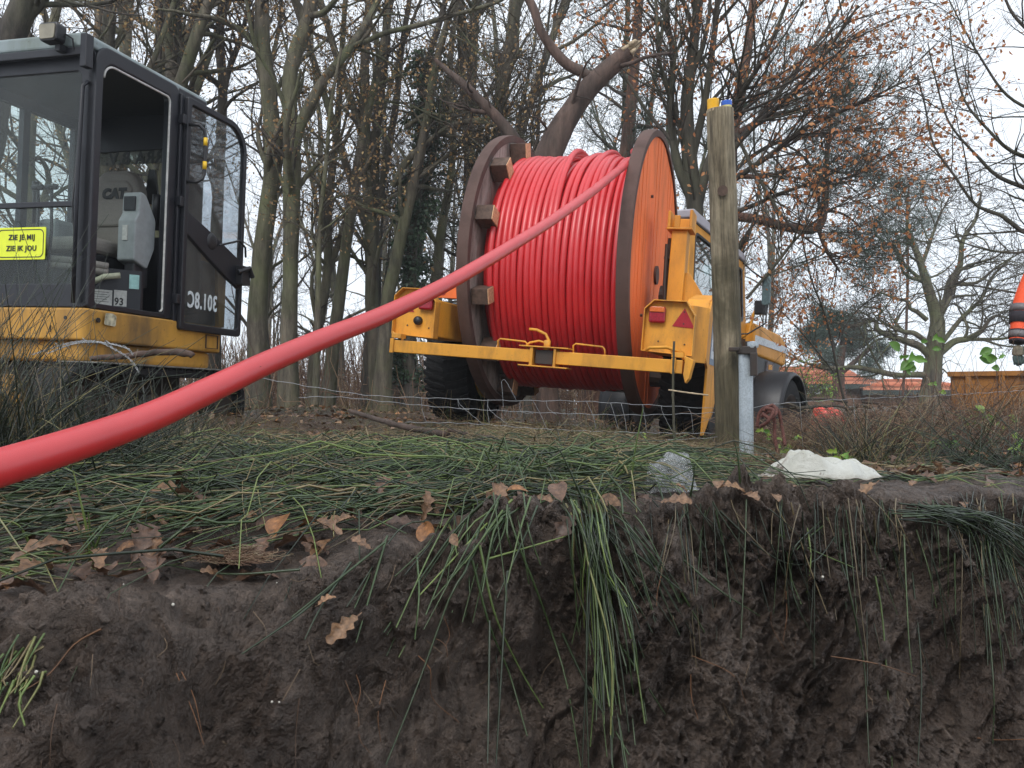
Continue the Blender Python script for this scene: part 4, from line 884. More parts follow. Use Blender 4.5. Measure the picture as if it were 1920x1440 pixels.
def twisted(pts, d, name, label):
    q = spline(np.array([P(x, y, dd) for (x, y), dd in zip(pts, d)]), 90); o0 = q[45].copy()
    g_ = empty(name, tuple(o0), (0, 0, 0), label, 'wire')
    for ph in (0, math.pi):
        a_ = np.arange(90)*.9+ph; qq = q-o0+np.stack([np.cos(a_)*.0022, np.sin(a_)*.001, np.sin(a_)*.0022], 1)
        t = Tubes(); t.path(qq, .0013, 5); t.build('strand', M['wire'], g_)
    for k_ in (20, 40, 62, 80):
        t = Tubes(); b_ = q[k_]-o0; t.path(np.array([b_+[-.012, 0, .010], b_, b_+[.010, 0, -.012]]), .0011, 5); t.build('barb', M['wire'], g_)
twisted([(60, 665), (130, 643), (180, 640), (215, 655), (245, 675), (262, 700)], [2.9]*6, 'barbed_wire', 'curled length of rusty barbed wire before the excavator, upper strand')
twisted([(90, 662), (140, 644), (190, 642), (236, 652), (250, 665)], [2.7, 2.7, 2.7, 2.7, 2.7], 'barbed_wire', 'shorter curl of barbed wire under the longer one by the excavator')

# ---------------------------------------------------------------- plastic sheet, clear bag, ropes, ribbon
def sheet(name, outline_c, wu, wv, hfun, mat, nu=46, nv=26, seed=1, label='', cat=''):
    uu, vv = np.meshgrid(np.linspace(-1, 1, nu), np.linspace(-1, 1, nv), indexing='ij')
    a = uu*np.sqrt(1-vv*vv/2); b = vv*np.sqrt(1-uu*uu/2)
    x = a*wu; y = b*wv
    edge = np.clip(1-np.sqrt(a*a+b*b), 0, 1)
    cr = 1-np.abs(fbm(x*3, y*5, 0, 4.0, 3, seed))
    z = hfun(a, b)*sst(0, .35, edge) + .012*cr*sst(0, .2, edge) + .004*fbm(x, y, 0, 30, 2, seed+4)
    x = x*(1+.10*vnoise(a*2, b*2, 0, seed+2)); y = y*(1+.2*vnoise(a*2.5, b*2.5, 3, seed+3))
    Vq = np.stack([x, y, z], -1).reshape(-1, 3)
    Fq = np.array([[i*nv+j, (i+1)*nv+j, (i+1)*nv+j+1, i*nv+j+1] for i in range(nu-1) for j in range(nv-1)])
    o = link(name, mesh_np(name, Vq, Fq, smooth=True), None, mat); o.location = outline_c; tag(o, label, cat)
    return o
def film_mat():
    m, n, l, b = newmat('muddy_white_film'); z = noise_node(n, l, 9, 6, .7); z2 = noise_node(n, l, 40, 4, .7)
    t = n.new('ShaderNodeTexCoord'); s_ = n.new('ShaderNodeSeparateXYZ'); l.new(t.outputs['Object'], s_.inputs[0])
    f = n.new('ShaderNodeMapRange'); f.inputs[1].default_value = .0; f.inputs[2].default_value = -.10; l.new(s_.outputs['X'], f.inputs[0])
    mm = n.new('ShaderNodeMath'); mm.operation = 'MULTIPLY'; l.new(f.outputs[0], mm.inputs[0]); l.new(z2, mm.inputs[1])
    zd = n.new('ShaderNodeMapRange'); zd.inputs[1].default_value = .022; zd.inputs[2].default_value = -.004; l.new(s_.outputs['Z'], zd.inputs[0])
    c = ramp(n, l, z, [(.3, (.50, .49, .41)), (.6, (.66, .66, .60))]); zm = n.new('ShaderNodeMath'); zm.operation = 'MULTIPLY'; l.new(zd.outputs[0], zm.inputs[0]); l.new(z2, zm.inputs[1]); c = mixc(n, l, ramp(n, l, zm.outputs[0], [(.2, (0,)*3), (.5, (.75,)*3)]), c, (.22, .17, .11)); c = mixc(n, l, ramp(n, l, noise_node(n, l, 110, 3, .7), [(.64, (0,)*3), (.7, (.7,)*3)]), c, (.14, .10, .07)); c = mixc(n, l, ramp(n, l, mm.outputs[0], [(.47, (0,)*3), (.54, (.9,)*3)]), c, (.10, .065, .045))
    l.new(c, b.inputs['Base Color']); b.inputs['Roughness'].default_value = .35; bump(n, l, b, z2, .5, .008)
    out = n['Material Output']; tt = n.new('ShaderNodeBsdfTranslucent'); tt.inputs[0].default_value = (.6, .6, .55, 1); q = n.new('ShaderNodeMixShader'); q.inputs[0].default_value = .2
    l.new(b.outputs[0], q.inputs[1]); l.new(tt.outputs[0], q.inputs[2]); l.new(q.outputs[0], out.inputs[0]); return m
gp = G(1535, 903); gp[2] += .018; SHEETP = gp.copy()
sheet('plastic_sheet', tuple(gp), .16, .085, lambda a, b: .038*np.exp(-((a+.24)/.34)**2)+.020*np.exp(-((a-.45)/.5)**2)+.005*np.sin(a*9+b*5)+.009*np.abs(np.sin(a*4-b*6))+.005*np.abs(np.sin(a*11+b*9)), film_mat(), 80, 40, 11, 'crumpled white plastic sheet streaked with mud on the trench edge', 'plastic sheet')
def clearbag():
    m = bpy.data.materials.new('clear_film'); m.use_nodes = True; n, l = m.node_tree.nodes, m.node_tree.links; n.clear(); out = n.new('ShaderNodeOutputMaterial')
    tr = n.new('ShaderNodeBsdfTransparent'); tr.inputs[0].default_value = (.85, .87, .87, 1); g = n.new('ShaderNodeBsdfGlossy'); g.inputs['Roughness'].default_value = .16
    d = n.new('ShaderNodeBsdfDiffuse'); d.inputs[0].default_value = (.55, .57, .58, 1); z = noise_node(n, l, 28, 5, .8); k_ = noise_node(n, l, 70, 4, .8)
    bp = n.new('ShaderNodeBump'); bp.inputs['Strength'].default_value = 1; bp.inputs['Distance'].default_value = .02; l.new(k_, bp.inputs['Height']); l.new(bp.outputs[0], g.inputs['Normal'])
    m1 = n.new('ShaderNodeMixShader'); m1.inputs[0].default_value = .30; l.new(tr.outputs[0], m1.inputs[1]); l.new(g.outputs[0], m1.inputs[2])
    f = ramp(n, l, z, [(.45, (.04,)*3), (.68, (.6,)*3)]); m2 = n.new('ShaderNodeMixShader'); l.new(f, m2.inputs[0]); l.new(m1.outputs[0], m2.inputs[1]); l.new(d.outputs[0], m2.inputs[2]); l.new(m2.outputs[0], out.inputs[0]); return m
gp = G(1258, 918); gp[2] += .004; BAGP = gp.copy()
bo = sheet('plastic_bag', tuple(gp), .066, .055, lambda a, b: .075*np.clip(1-a*a-b*b, 0, 1)**.5*(1+.35*a)+.012*np.sin(a*9+b*7)*np.sin(b*8), clearbag(), 60, 50, 23, 'crumpled clear plastic bag lying in the rushes left of the white sheet', 'plastic bag')
# red-brown rope hung beside the pipe
M['rope'] = plain('red_brown_rope', (.12, .045, .035), .8, nscale=150, namt=.5, bmp=.4)
def rope(paths, name, label, r=.0062):
    o0 = P(*paths[0][0]); g_ = empty(name, tuple(o0), (0, 0, 0), label, 'rope')
    for pth in paths:
        q = spline(np.array([P(*p) for p in pth]), 120)-o0
        tq = np.gradient(q, axis=0); tq /= np.linalg.norm(tq, axis=1, keepdims=True)+1e-9; s1 = np.cross(tq, [0, 1, .1]); s1 /= np.linalg.norm(s1, axis=1, keepdims=True)+1e-9; s2_ = np.cross(tq, s1)
        t = Tubes()
        for ph in range(3):
            a_ = (np.arange(120)*.75+ph*2.094)[:, None]; t.path(q+(np.cos(a_)*s1+np.sin(a_)*s2_)*r*.5, r*.62, 7)
        t.build('rope_length', M['rope'], g_)
rope([[(1420, 800, 3.2), (1424, 775, 3.2), (1440, 762, 3.18), (1458, 768, 3.15), (1466, 800, 3.15), (1472, 835, 3.12)], [(1428, 780, 3.18), (1445, 772, 3.15), (1452, 790, 3.14), (1453, 820, 3.13), (1458, 850, 3.12)], [(1432, 770, 3.16), (1448, 760, 3.14), (1456, 772, 3.12), (1444, 784, 3.1), (1430, 776, 3.12)], [(1436, 765, 3.12), (1450, 770, 3.1), (1440, 790, 3.1), (1426, 800, 3.14)]], 'rope', 'knotted red-brown rope hanging on the fence wire beside the pipe')
rb = empty('red_ribbon', tuple(P(1115, 876, 2.6)), (0, 0, 0), 'torn scrap of red plastic tape lying in the rushes', 'plastic tape')
t = Tubes(); t.path(spline(np.array([P(1092, 862, 2.62), P(1098, 874, 2.6), P(1112, 880, 2.6), P(1122, 878, 2.6), P(1134, 872, 2.6), P(1139, 880, 2.61)])-P(1115, 876, 2.6), 40), .0055+.002*np.sin(np.arange(40)*1.3), 6); t.build('tape', plain('red_tape', (.62, .03, .02), .4), rb)
# ---------------------------------------------------------------- trees
def resamp(Pp, K):
    """list of polylines (n,4: xyz r) -> arrays (N,K,3),(N,K)"""
    q = np.array([spline(p, K) for p in Pp]); return q[..., :3], np.maximum(q[..., 3], .0008)
def spawn(Pp, Rr, per, t0, t1, Lr, angr, gnarl, trop, K, rr=(.35, .6), rend=.25, rmin=.002, rng=RNG, out=None):
    N, KP, _ = Pp.shape
    if N == 0 or per <= 0: return np.zeros((0, K, 3)), np.zeros((0, K))
    n = int(N*per); pi = rng.integers(0, N, n) if per < 1 else np.repeat(np.arange(N), int(per)); n = len(pi)
    t = rng.uniform(t0, t1, n)*(KP-1.001); i = t.astype(int); f = (t-i)[:, None]
    s = Pp[pi, i]*(1-f)+Pp[pi, i+1]*f; d = Pp[pi, i+1]-Pp[pi, i]; d /= np.linalg.norm(d, axis=1, keepdims=True)+1e-9
    r0 = (Rr[pi, i]*(1-f[:, 0])+Rr[pi, i+1]*f[:, 0])
    rv = rng.normal(size=(n, 3))
    if out is not None: rv += out(s)
    rv -= d*(rv*d).sum(1, keepdims=True); rv /= np.linalg.norm(rv, axis=1, keepdims=True)+1e-9
    a = np.radians(rng.uniform(*angr, n))[:, None]; dr_ = d*np.cos(a)+rv*np.sin(a)
    L = rng.uniform(*Lr, n)*(1-.35*t/(KP-1)); st = (L/(K-1))[:, None]
    pts = np.empty((n, K, 3)); pts[:, 0] = s; cur = s.copy(); w_ = rng.normal(size=(n, 3))*gnarl
    for k_ in range(1, K):
        w_ = w_*.55+rng.normal(size=(n, 3))*gnarl; dr_ = dr_+w_+np.array([0, 0, trop]); dr_ /= np.linalg.norm(dr_, axis=1, keepdims=True)+1e-9
        cur = cur+dr_*st; pts[:, k_] = cur
    rs = np.minimum(r0*rng.uniform(*rr, n), L*.035+.001); rs = np.maximum(rs, rmin)
    rad = rs[:, None]*np.linspace(1, rend, K)[None]; return pts, np.maximum(rad, rmin*.6)
def leaves(pts, n, size, rng=RNG, spread=.03, t0=.2, drop=0.0, flat=False):
    """n folded leaf quads near random points of twigs -> V,F,var"""
    N, K, _ = pts.shape; pi = rng.integers(0, N, n); t = rng.uniform(t0, 1, n)*(K-1.001); i = t.astype(int); f = (t-i)[:, None]
    c = pts[pi, i]*(1-f)+pts[pi, i+1]*f+rng.normal(size=(n, 3))*spread; c[:, 2] -= drop
    a = rng.normal(size=(n, 3)); a[:, 2] -= .6; a /= np.linalg.norm(a, axis=1, keepdims=True); b = rng.normal(size=(n, 3)); b = np.cross(a, b); b /= np.linalg.norm(b, axis=1, keepdims=True); cc = np.cross(a, b)
    s = (rng.uniform(.6, 1.15, n)*size)[:, None]
    V_ = np.stack([c, c+a*s*.38+b*s*.30+cc*s*.10, c+a*s, c+a*s*.38-b*s*.30+cc*s*.10, c+a*s*.78+b*s*.17+cc*s*.05, c+a*s*.78-b*s*.17+cc*s*.05], 1)
    o = np.arange(n)[:, None]*6; F_ = np.concatenate([o+np.array([[0, 1, 4, 2]]), o+np.array([[0, 2, 5, 3]])], 0)
    return V_.reshape(-1, 3), F_, np.repeat(np.clip(rng.normal(.5, .28, n), 0, 1), 6)
def needles(pts, n, L, wd, rng=RNG, spread=.04):
    N, K, _ = pts.shape; pi = rng.integers(0, N, n); t = rng.uniform(.15, 1, n)*(K-1.001); i = t.astype(int); f = (t-i)[:, None]
    c = pts[pi, i]*(1-f)+pts[pi, i+1]*f+rng.normal(size=(n, 3))*spread
    d = pts[pi, -1]-pts[pi, 0]; d /= np.linalg.norm(d, axis=1, keepdims=True)+1e-9; a = d*.6+rng.normal(size=(n, 3))*.6; a[:, 2] += .25; a /= np.linalg.norm(a, axis=1, keepdims=True)
    b = np.cross(a, rng.normal(size=(n, 3))); b /= np.linalg.norm(b, axis=1, keepdims=True); s = (rng.uniform(.6, 1.2, n)*L)[:, None]
    V_ = np.stack([c-b*wd, c+a*s*.6-b*wd*1.2, c+a*s, c+b*wd], 1)
    return V_.reshape(-1, 3), np.arange(n*4).reshape(n, 4), np.repeat(rng.uniform(0, 1, n), 4)

def tree(name, label, cat, skel, d, group=None, bark_='bark', seed=1, l1=(0,), sides=10, root=None, folia=None, twigs=True, natural=None, twigvar=.4):
    """skel: list of branches [(px,py,w[,dd])...] in photo pixels at distance d (dd = extra distance), first is the trunk"""
    rng = np.random.default_rng(seed)
    polys = []
    if natural is not None: polys = natural
    else:
        for br in skel:
            q = []
            for p in br:
                dd = d+(p[3] if len(p) > 3 else 0); x = P(p[0], p[1], dd); q.append([*x, p[2]*.5/FPX*dd])
            polys.append(np.array(q))
    base = polys[0][0, :3].copy(); o = empty(name, tuple(base), (0, 0, 0), label, cat, group)
    tt = Tubes(); Pm, Rm_ = resamp(polys, 26)
    Rn = Rm_*(1+.10*vnoise(Pm[..., 0]*3, Pm[..., 1]*3, Pm[..., 2]*3, seed)); Rn[0, :3] *= np.array([1.35, 1.15, 1.05])
    Pn = Pm+.12*Rm_[..., None]*np.stack([vnoise(Pm[..., 2]*2.2, seed, k_, 5) for k_ in range(3)], -1)
    tt.batch(Pn-base, Rn, sides, 0.3); tt.build('trunk', M[bark_], o)
    cur = (Pm, Rm_); allb = []
    for L in l1:
        c_ = spawn(*cur, rng=rng, **L); allb.append(c_); cur = c_ if not L.get('_keep') else cur
    if allb:
        tb = Tubes()
        for (p_, r_) in allb[:1]: tb.batch(p_-base, r_, 6, twigvar)
        tb.build('branches', M[bark_] if bark_ != 'pinebark' else M['twig'], o)['kind'] = 'stuff'
    if len(allb) > 1:
        tb = Tubes()
        for (p_, r_) in allb[1:]: tb.batch(p_-base, r_, 3, rng.uniform(.1, .9, len(p_)))
        tb.build('twigs', M['twig'], o)['kind'] = 'stuff'
    if folia and allb:
        src = allb[-1][0] if not folia.get('all') else allb[-1][0]
        if folia['type'] == 'needle': v_, f_, a_ = needles(src-base, folia['n'], folia['L'], folia['w'], rng, folia.get('spread', .04))
        else: v_, f_, a_ = leaves(src-base, folia['n'], folia['size'], rng, folia.get('spread', .04), folia.get('t0', .2))
        a_ = a_*folia.get('vr', 1)+folia.get('v0', 0)
        link('foliage', mesh_np('foliage', v_, f_, a_), o, M[folia['mat']])['kind'] = 'stuff'
    return o
def S_(per, t0, t1, L0, L1, a0=30, a1=65, g=.12, tr=.04, K=7, **k): return dict(per=per, t0=t0, t1=t1, Lr=(L0, L1), angr=(a0, a1), gnarl=g, trop=tr, K=K, **k)

# --- named wood trees on the left and centre
WG = 'wood trees behind the machines'
std = lambda a=14, b=5, c=4, L=2.2: (S_(a, .35, 1, L*.5, L, K=8, g=.16, tr=.06), S_(b, .2, 1, .5, 1.2, K=6, g=.18, rmin=.0035), S_(c, .2, 1, .2, .6, K=4, g=.2, rmin=.003))
lv = lambda n, v0=0, vr=1, sz=.055: dict(type='leaf', n=n, size=sz, mat='oakleaf', spread=.05, v0=v0, vr=vr)
tree('s_bent_tree', 'tall trunk with an S bend, nearest to the open cab door', 'tree', [[(484, 790, 46), (484, 640, 38), (486, 520, 34), (500, 400, 32), (513, 290, 34), (505, 190, 31), (492, 100, 28), (492, 10, 27), (482, -120, 24), (470, -320, 16)]], 12.5, seed=3, l1=std(12, 5, 4), folia=lv(1200))
tree('forked_tree', 'mossy trunk forking low into an upright and a long slanting limb', 'tree', [[(541, 790, 40), (543, 640, 32), (545, 480, 30), (548, 340, 32), (546, 245, 30), (543, 160, 27), (556, 90, 26), (577, 30, 24), (592, -60, 21), (590, -300, 14)],
     [(548, 300, 20), (560, 245, 22), (578, 205, 22), (605, 155, 19), (640, 112, 17), (668, 70, 14, .3), (700, 20, 13, .6), (730, -60, 11, .8), (760, -200, 8, 1)], [(578, 30, 12), (610, 20, 11, -.3), (640, -20, 9, -.6), (680, -100, 6, -1)], [(660, 90, 10, .3), (720, 62, 10, 0), (780, 48, 9, -.4), (860, 25, 8, -.8), (940, 0, 6, -1.0), (1010, -50, 4, -1)]], 12.0, seed=5, l1=std(12, 5, 4), folia=lv(1100))
tree('leaning_tree', 'long thin trunk leaning right behind the forked tree', 'tree', [[(610, 790, 30), (625, 640, 24), (648, 470, 20), (668, 330, 19), (684, 235, 17), (702, 160, 15), (722, 70, 14), (735, -30, 12), (750, -260, 8)]], 13.5, seed=8, l1=std(12, 5, 4), folia=lv(1000, .1))
tree('dark_twin_tree', 'dark straight trunk with a thin twin halfway to the reel', 'tree', [[(690, 790, 34), (695, 640, 28), (700, 480, 22), (702, 350, 18), (708, 220, 17), (722, 100, 16), (728, -20, 14), (735, -240, 9)], [(704, 420, 14), (725, 300, 13), (742, 200, 13), (752, 100, 11), (768, 0, 9), (790, -150, 6)]], 14, seed=9, bark_='bark_dark', l1=std(13, 5, 4), folia=lv(1300))
tree('slanting_oak', 'slanting trunk curving up to the right before the reel', 'tree', [[(715, 790, 34), (722, 640, 30), (728, 560, 26), (752, 440, 22), (778, 330, 20), (800, 230, 17), (812, 140, 14), (840, 40, 12), (880, -80, 9)], [(735, 350, 13), (765, 300, 13), (800, 270, 12), (850, 235, 11, -.5), (930, 220, 7, -.8)], [(760, 240, 8), (800, 215, 8), (850, 220, 6, -.4), (900, 200, 5, -.6)]], 12.8, seed=12, l1=std(14, 5, 4), folia=lv(1500))
tree('ivy_tree', 'ivy-clad trunk close to the left of the reel', 'tree', [[(770, 790, 32), (765, 640, 28), (770, 500, 24), (778, 380, 22), (790, 260, 18), (800, 130, 14), (830, 20, 11), (860, -100, 8)]], 13.2, seed=13, bark_='bark_dark', l1=(S_(90, .05, .75, .15, .5, K=4, g=.25), S_(3, .2, 1, .1, .25, K=3, g=.3)), folia=dict(type='leaf', n=7000, size=.075, mat='ivy', spread=.06))
tree('stooping_tree', 'trunk curving away behind the orange leaf of the reel edge', 'tree', [[(820, 790, 26), (812, 600, 22), (825, 450, 18), (845, 330, 15), (850, 230, 13), (842, 150, 12), (850, 60, 10), (870, -60, 8)]], 14.5, seed=15, l1=std(13, 5, 4), folia=lv(1200, .2))
tree('ivy_leaning_tree', 'thin leaning trunk wrapped in ivy high up', 'tree', [[(735, 790, 20), (760, 600, 17), (790, 440, 15), (800, 340, 15), (822, 240, 14), (850, 150, 12), (885, 60, 10), (915, -60, 7)]], 15.5, seed=17, bark_='bark_dark', l1=(S_(60, .3, .9, .2, .9, K=5, g=.25), S_(3, .2, 1, .1, .3, K=3, g=.3)), folia=dict(type='leaf', n=3500, size=.08, mat='ivy', spread=.06))
# --- behind and above the cab
tree('cab_left_tree', 'thick dark trunk leaning right above the cab roof at far left', 'tree', [[(-75, 800, 80), (-60, 500, 66), (-25, 250, 60), (12, 90, 56), (42, 20, 48), (74, -60, 42), (104, -250, 30)], [(30, 50, 24), (75, 5, 20), (125, -60, 14)]], 9.5, seed=20, bark_='bark_dark', l1=std(12, 5, 4))
tree('cab_roof_tree', 'straight dark trunk rising behind the cab roof', 'tree', [[(190, 790, 34), (196, 400, 26), (203, 100, 22), (207, 20, 22), (212, -120, 18), (215, -320, 12)]], 12, seed=21, bark_='bark_dark', l1=std(13, 5, 4), folia=lv(1300))
tree('cab_slant_tree', 'mossy trunk slanting up right from behind the cab corner', 'tree', [[(270, 790, 48), (300, 420, 34), (330, 200, 26), (352, 120, 24), (375, 50, 23), (398, -10, 21), (430, -120, 17), (470, -300, 12)]], 12.5, seed=22, l1=std(13, 5, 4), folia=lv(1200))
tree('cab_thin_tree', 'thin straight trunk just left of the mossy slanting one', 'tree', [[(296, 790, 16), (298, 400, 12), (299, 110, 9), (303, 0, 8), (310, -200, 5)]], 13.5, seed=23, bark_='bark_dark', l1=std(13, 5, 4, 1.6), folia=lv(1000))
tree('door_top_tree', 'dark trunk behind the top of the open cab door', 'tree', [[(400, 790, 26), (405, 500, 22), (412, 300, 20), (418, 170, 18), (412, 60, 17), (425, -40, 14), (450, -220, 9)], [(415, 200, 12), (430, 130, 11), (455, 60, 9), (475, -40, 7)]], 14.2, seed=24, bark_='bark_dark', l1=std(13, 5, 4), folia=lv(1200))
tree('window_tree', 'grey trunk seen through the cab windscreen', 'tree', [[(60, 790, 40), (62, 500, 32), (52, 330, 26), (60, 200, 22), (95, 60, 18), (120, -40, 14)]], 11.5, seed=25, l1=std(12, 5, 4), folia=lv(900))
tree('post_gap_tree', 'thin grey tree between the excavator and the forked tree', 'tree', [[(590, 790, 14), (596, 600, 11), (600, 430, 10), (612, 300, 8), (620, 200, 6), (640, 90, 5)]], 11.5, seed=26, l1=std(18, 6, 4, 1.4), folia=lv(900))
# --- broken leaning trunk behind the reel
bt_ = tree('broken_tree', 'broken reddish trunk leaning right with a pale splintered end', 'tree', [[(900, 800, 60), (955, 560, 56), (1000, 380, 52), (1040, 262, 48), (1075, 205, 43), (1112, 158, 38), (1150, 122, 34), (1176, 98, 30)],
     [(1122, 150, 18), (1090, 135, 19), (1060, 118, 19), (1030, 85, 18), (1012, 55, 17), (1002, 20, 17), (985, -20, 16), (970, -100, 14)],
     [(1160, 125, 9), (1185, 118, 8, -.2), (1215, 106, 7, -.3), (1262, 99, 5, -.4)]], 9.2, seed=30, bark_='bark_dead', sides=14, l1=(S_(5, .5, 1, .3, 1.0, K=6, g=.2, tr=0), S_(3, .2, 1, .2, .5, K=4, g=.2)))
sp = Tubes(); b0_ = P(1172, 102, 9.2); b1_ = P(1199, 80, 9.2); oo = P(900, 800, 9.2)
for i in range(22):
    a_ = RNG.normal(size=3)*.045; e_ = RNG.uniform(.5, 1.15); sp.path(np.array([b0_+a_, b0_+a_*.8+(b1_-b0_)*e_*.6, b0_+a_*.35+(b1_-b0_)*e_])-oo, [.028, .02, .004], 5)
sp.build('splintered_end', M['splinter'], bt_)
tree('snapped_limb_tree', 'second dead limb leaning left behind the far reel side', 'tree', [[(1030, 800, 40), (1010, 500, 34), (975, 290, 26), (958, 252, 24), (935, 222, 20), (905, 192, 18), (870, 158, 16), (845, 138, 12), (815, 110, 5)], [(920, 210, 8), (890, 208, 9), (868, 200, 4)]], 9.8, seed=31, bark_='bark_dead', sides=12, l1=(S_(5, .6, 1, .3, .9, K=6, g=.25), S_(4, .2, 1, .2, .5, K=4, g=.2)))
# --- copper beech with many rising stems right of the reel
bs = [[(1300, 830, 40), (1300, 600, 36), (1302, 400, 32), (1292, 300, 28), (1288, 190, 24), (1300, 90, 20), (1310, -20, 16), (1320, -160, 10)],
      [(1302, 400, 24), (1320, 330, 20), (1345, 260, 14), (1380, 190, 11, -.4), (1425, 120, 8, -.8), (1470, 20, 6, -1.0), (1500, -80, 4, -1)],
      [(1298, 380, 20), (1268, 300, 16), (1258, 200, 14), (1262, 100, 12), (1245, 20, 10), (1230, -100, 7)],
      [(1296, 300, 16), (1320, 200, 14), (1335, 100, 12), (1345, 0, 10), (1350, -100, 7)],
      [(1290, 330, 12), (1275, 240, 9), (1240, 130, 7, -.4), (1232, 40, 6, -.6), (1225, -60, 4)],
      [(1330, 340, 14), (1400, 250, 11, -.3), (1470, 190, 9, -.6), (1540, 110, 7, -.9), (1610, 10, 5, -1.2)],
      [(1340, 360, 12), (1430, 300, 10, -.4), (1520, 235, 8, -.8), (1620, 190, 6, -1.2), (1700, 150, 3, -1.5)],
      [(1350, 300, 9), (1440, 200, 8, .3), (1500, 120, 7, .5), (1560, 40, 6, .7), (1600, -40, 4, .9)],
      [(1320, 420, 10), (1400, 390, 8), (1500, 350, 6, -.4), (1600, 330, 4, -.6), (1680, 280, 2, -.8)],
      [(1400, 560, 6, -1), (1450, 500, 6, -1), (1500, 440, 5, -1.1), (1560, 390, 3, -1.2)],
      [(1360, 330, 8), (1450, 270, 7, .2), (1560, 250, 5, .3), (1660, 230, 3, .2)],
      [(1380, 250, 8, -.2), (1420, 330, 6, -.4), (1480, 420, 5, -.6), (1560, 480, 3, -.8)]]
tree('copper_beech', 'beech with many rising dark stems and orange-brown leaves', 'tree', bs, 10.5, seed=40, bark_='bark_dark', l1=(S_(20, .15, 1, .7, 2.2, 20, 55, g=.06, tr=.015, K=8, rmin=.005), S_(5, .1, 1, .4, 1.0, 20, 50, g=.08, tr=0, K=6, rmin=.0035), S_(3, .2, 1, .15, .5, 25, 60, g=.1, tr=0, K=4, rmin=.0025)), folia=dict(type='leaf', n=6000, size=.062, mat='beech', spread=.04, t0=.3))
tree('beech_sapling', 'slim beech with scattered brown leaves low behind the tractor', 'tree', [[(1600, 800, 6), (1580, 740, 5), (1550, 600, 4), (1520, 520, 3.4), (1500, 420, 3), (1490, 330, 2)], [(1560, 660, 3), (1600, 590, 2.5), (1660, 540, 2)], [(1565, 700, 3), (1500, 620, 2.5), (1440, 560, 2)]], 13, seed=42, bark_='bark_dark', l1=(S_(16, .15, 1, .5, 1.3, 30, 70, g=.1, tr=0, K=7, rmin=.003), S_(5, .1, 1, .2, .6, K=5, g=.1, tr=0, rmin=.002), S_(3, .2, 1, .1, .3, K=4, rmin=.0018)), folia=dict(type='leaf', n=1300, size=.055, mat='beech', spread=.02))
# --- pines
def pine(name, label, skel, d, seed, n, L, wd, spread, mat='needle', l1=None, bark_='pinebark'):
    return tree(name, label, 'tree', skel, d, seed=seed, bark_=bark_, l1=l1 or (S_(12, .45, 1, .8, 1.8, 40, 80, g=.14, tr=.03, K=7), S_(6, .25, 1, .3, .8, K=5, g=.15), S_(3, .2, 1, .15, .4, K=4)), folia=dict(type='needle', n=n, L=L, w=wd, mat=mat, spread=spread))
pine('scots_pine', 'dark pine with a reddish trunk and long low limb behind the beech', [[(1330, 830, 40), (1345, 600, 34), (1360, 440, 28), (1372, 260, 24), (1400, 100, 18), (1420, -60, 12)], [(1362, 405, 16), (1420, 412, 18), (1470, 425, 17), (1530, 430, 16), (1545, 390, 15), (1548, 340, 13), (1552, 280, 10), (1560, 200, 7)], [(1535, 430, 9), (1550, 470, 7), (1575, 510, 4)], [(1380, 250, 12), (1450, 215, 9), (1530, 200, 6), (1610, 150, 4)], [(1375, 330, 10), (1440, 330, 8), (1520, 310, 6), (1600, 330, 3)]], 13.5, 50, 34000, .11, .0035, .06)
pine('dark_pine', 'dark pine crown filling the gap above the reel', [[(1110, 800, 34), (1130, 500, 28), (1170, 300, 24), (1190, 120, 20), (1200, -40, 15), (1205, -200, 9)]], 17, 51, 9000, .13, .005, .10, l1=(S_(26, .35, 1, 1.0, 2.4, 45, 90, g=.14, tr=.01, K=7), S_(6, .25, 1, .3, .9, K=5, g=.15), S_(2, .2, 1, .15, .4, K=4)))
pine('reel_gap_pine', 'small pine between the ivy trunk and the far reel side', [[(905, 800, 26), (910, 500, 22), (925, 330, 18), (935, 200, 14), (940, 100, 9)]], 16, 52, 5000, .12, .004, .09, l1=(S_(22, .4, 1, .8, 1.8, 45, 90, g=.14, tr=.01, K=7), S_(5, .25, 1, .3, .8, K=5, g=.15), S_(2, .2, 1, .15, .4, K=4)))
pine('distant_pine', 'grey-green pine with a broad crown standing before the red roofs', [[(1572, 790, 26), (1574, 740, 24), (1572, 690, 20), (1580, 650, 14), (1590, 615, 8)], [(1573, 710, 11), (1545, 680, 9), (1530, 655, 6), (1520, 630, 4)], [(1576, 700, 10), (1610, 672, 9), (1635, 650, 6)], [(1575, 680, 8), (1560, 640, 7), (1555, 605, 4)]], 34, 53, 17000, .26, .010, .16, 'needle_hazed', l1=(S_(9, .5, 1, .5, 1.2, 30, 90, g=.2, tr=.0, K=6, rmin=.02), S_(5, .25, 1, .3, .7, K=5, g=.2, rmin=.01)))
pine('far_pine_top', 'faint pine top above the oak at right', [[(1690, 800, 5), (1700, 600, 5), (1702, 480, 5), (1700, 400, 4), (1705, 340, 3)]], 30, 54, 4000, .22, .008, .2, 'needle_hazed', l1=(S_(22, .72, 1, .8, 2.0, 50, 90, g=.2, tr=.0, K=6), S_(4, .25, 1, .4, 1.0, K=5, g=.2)))
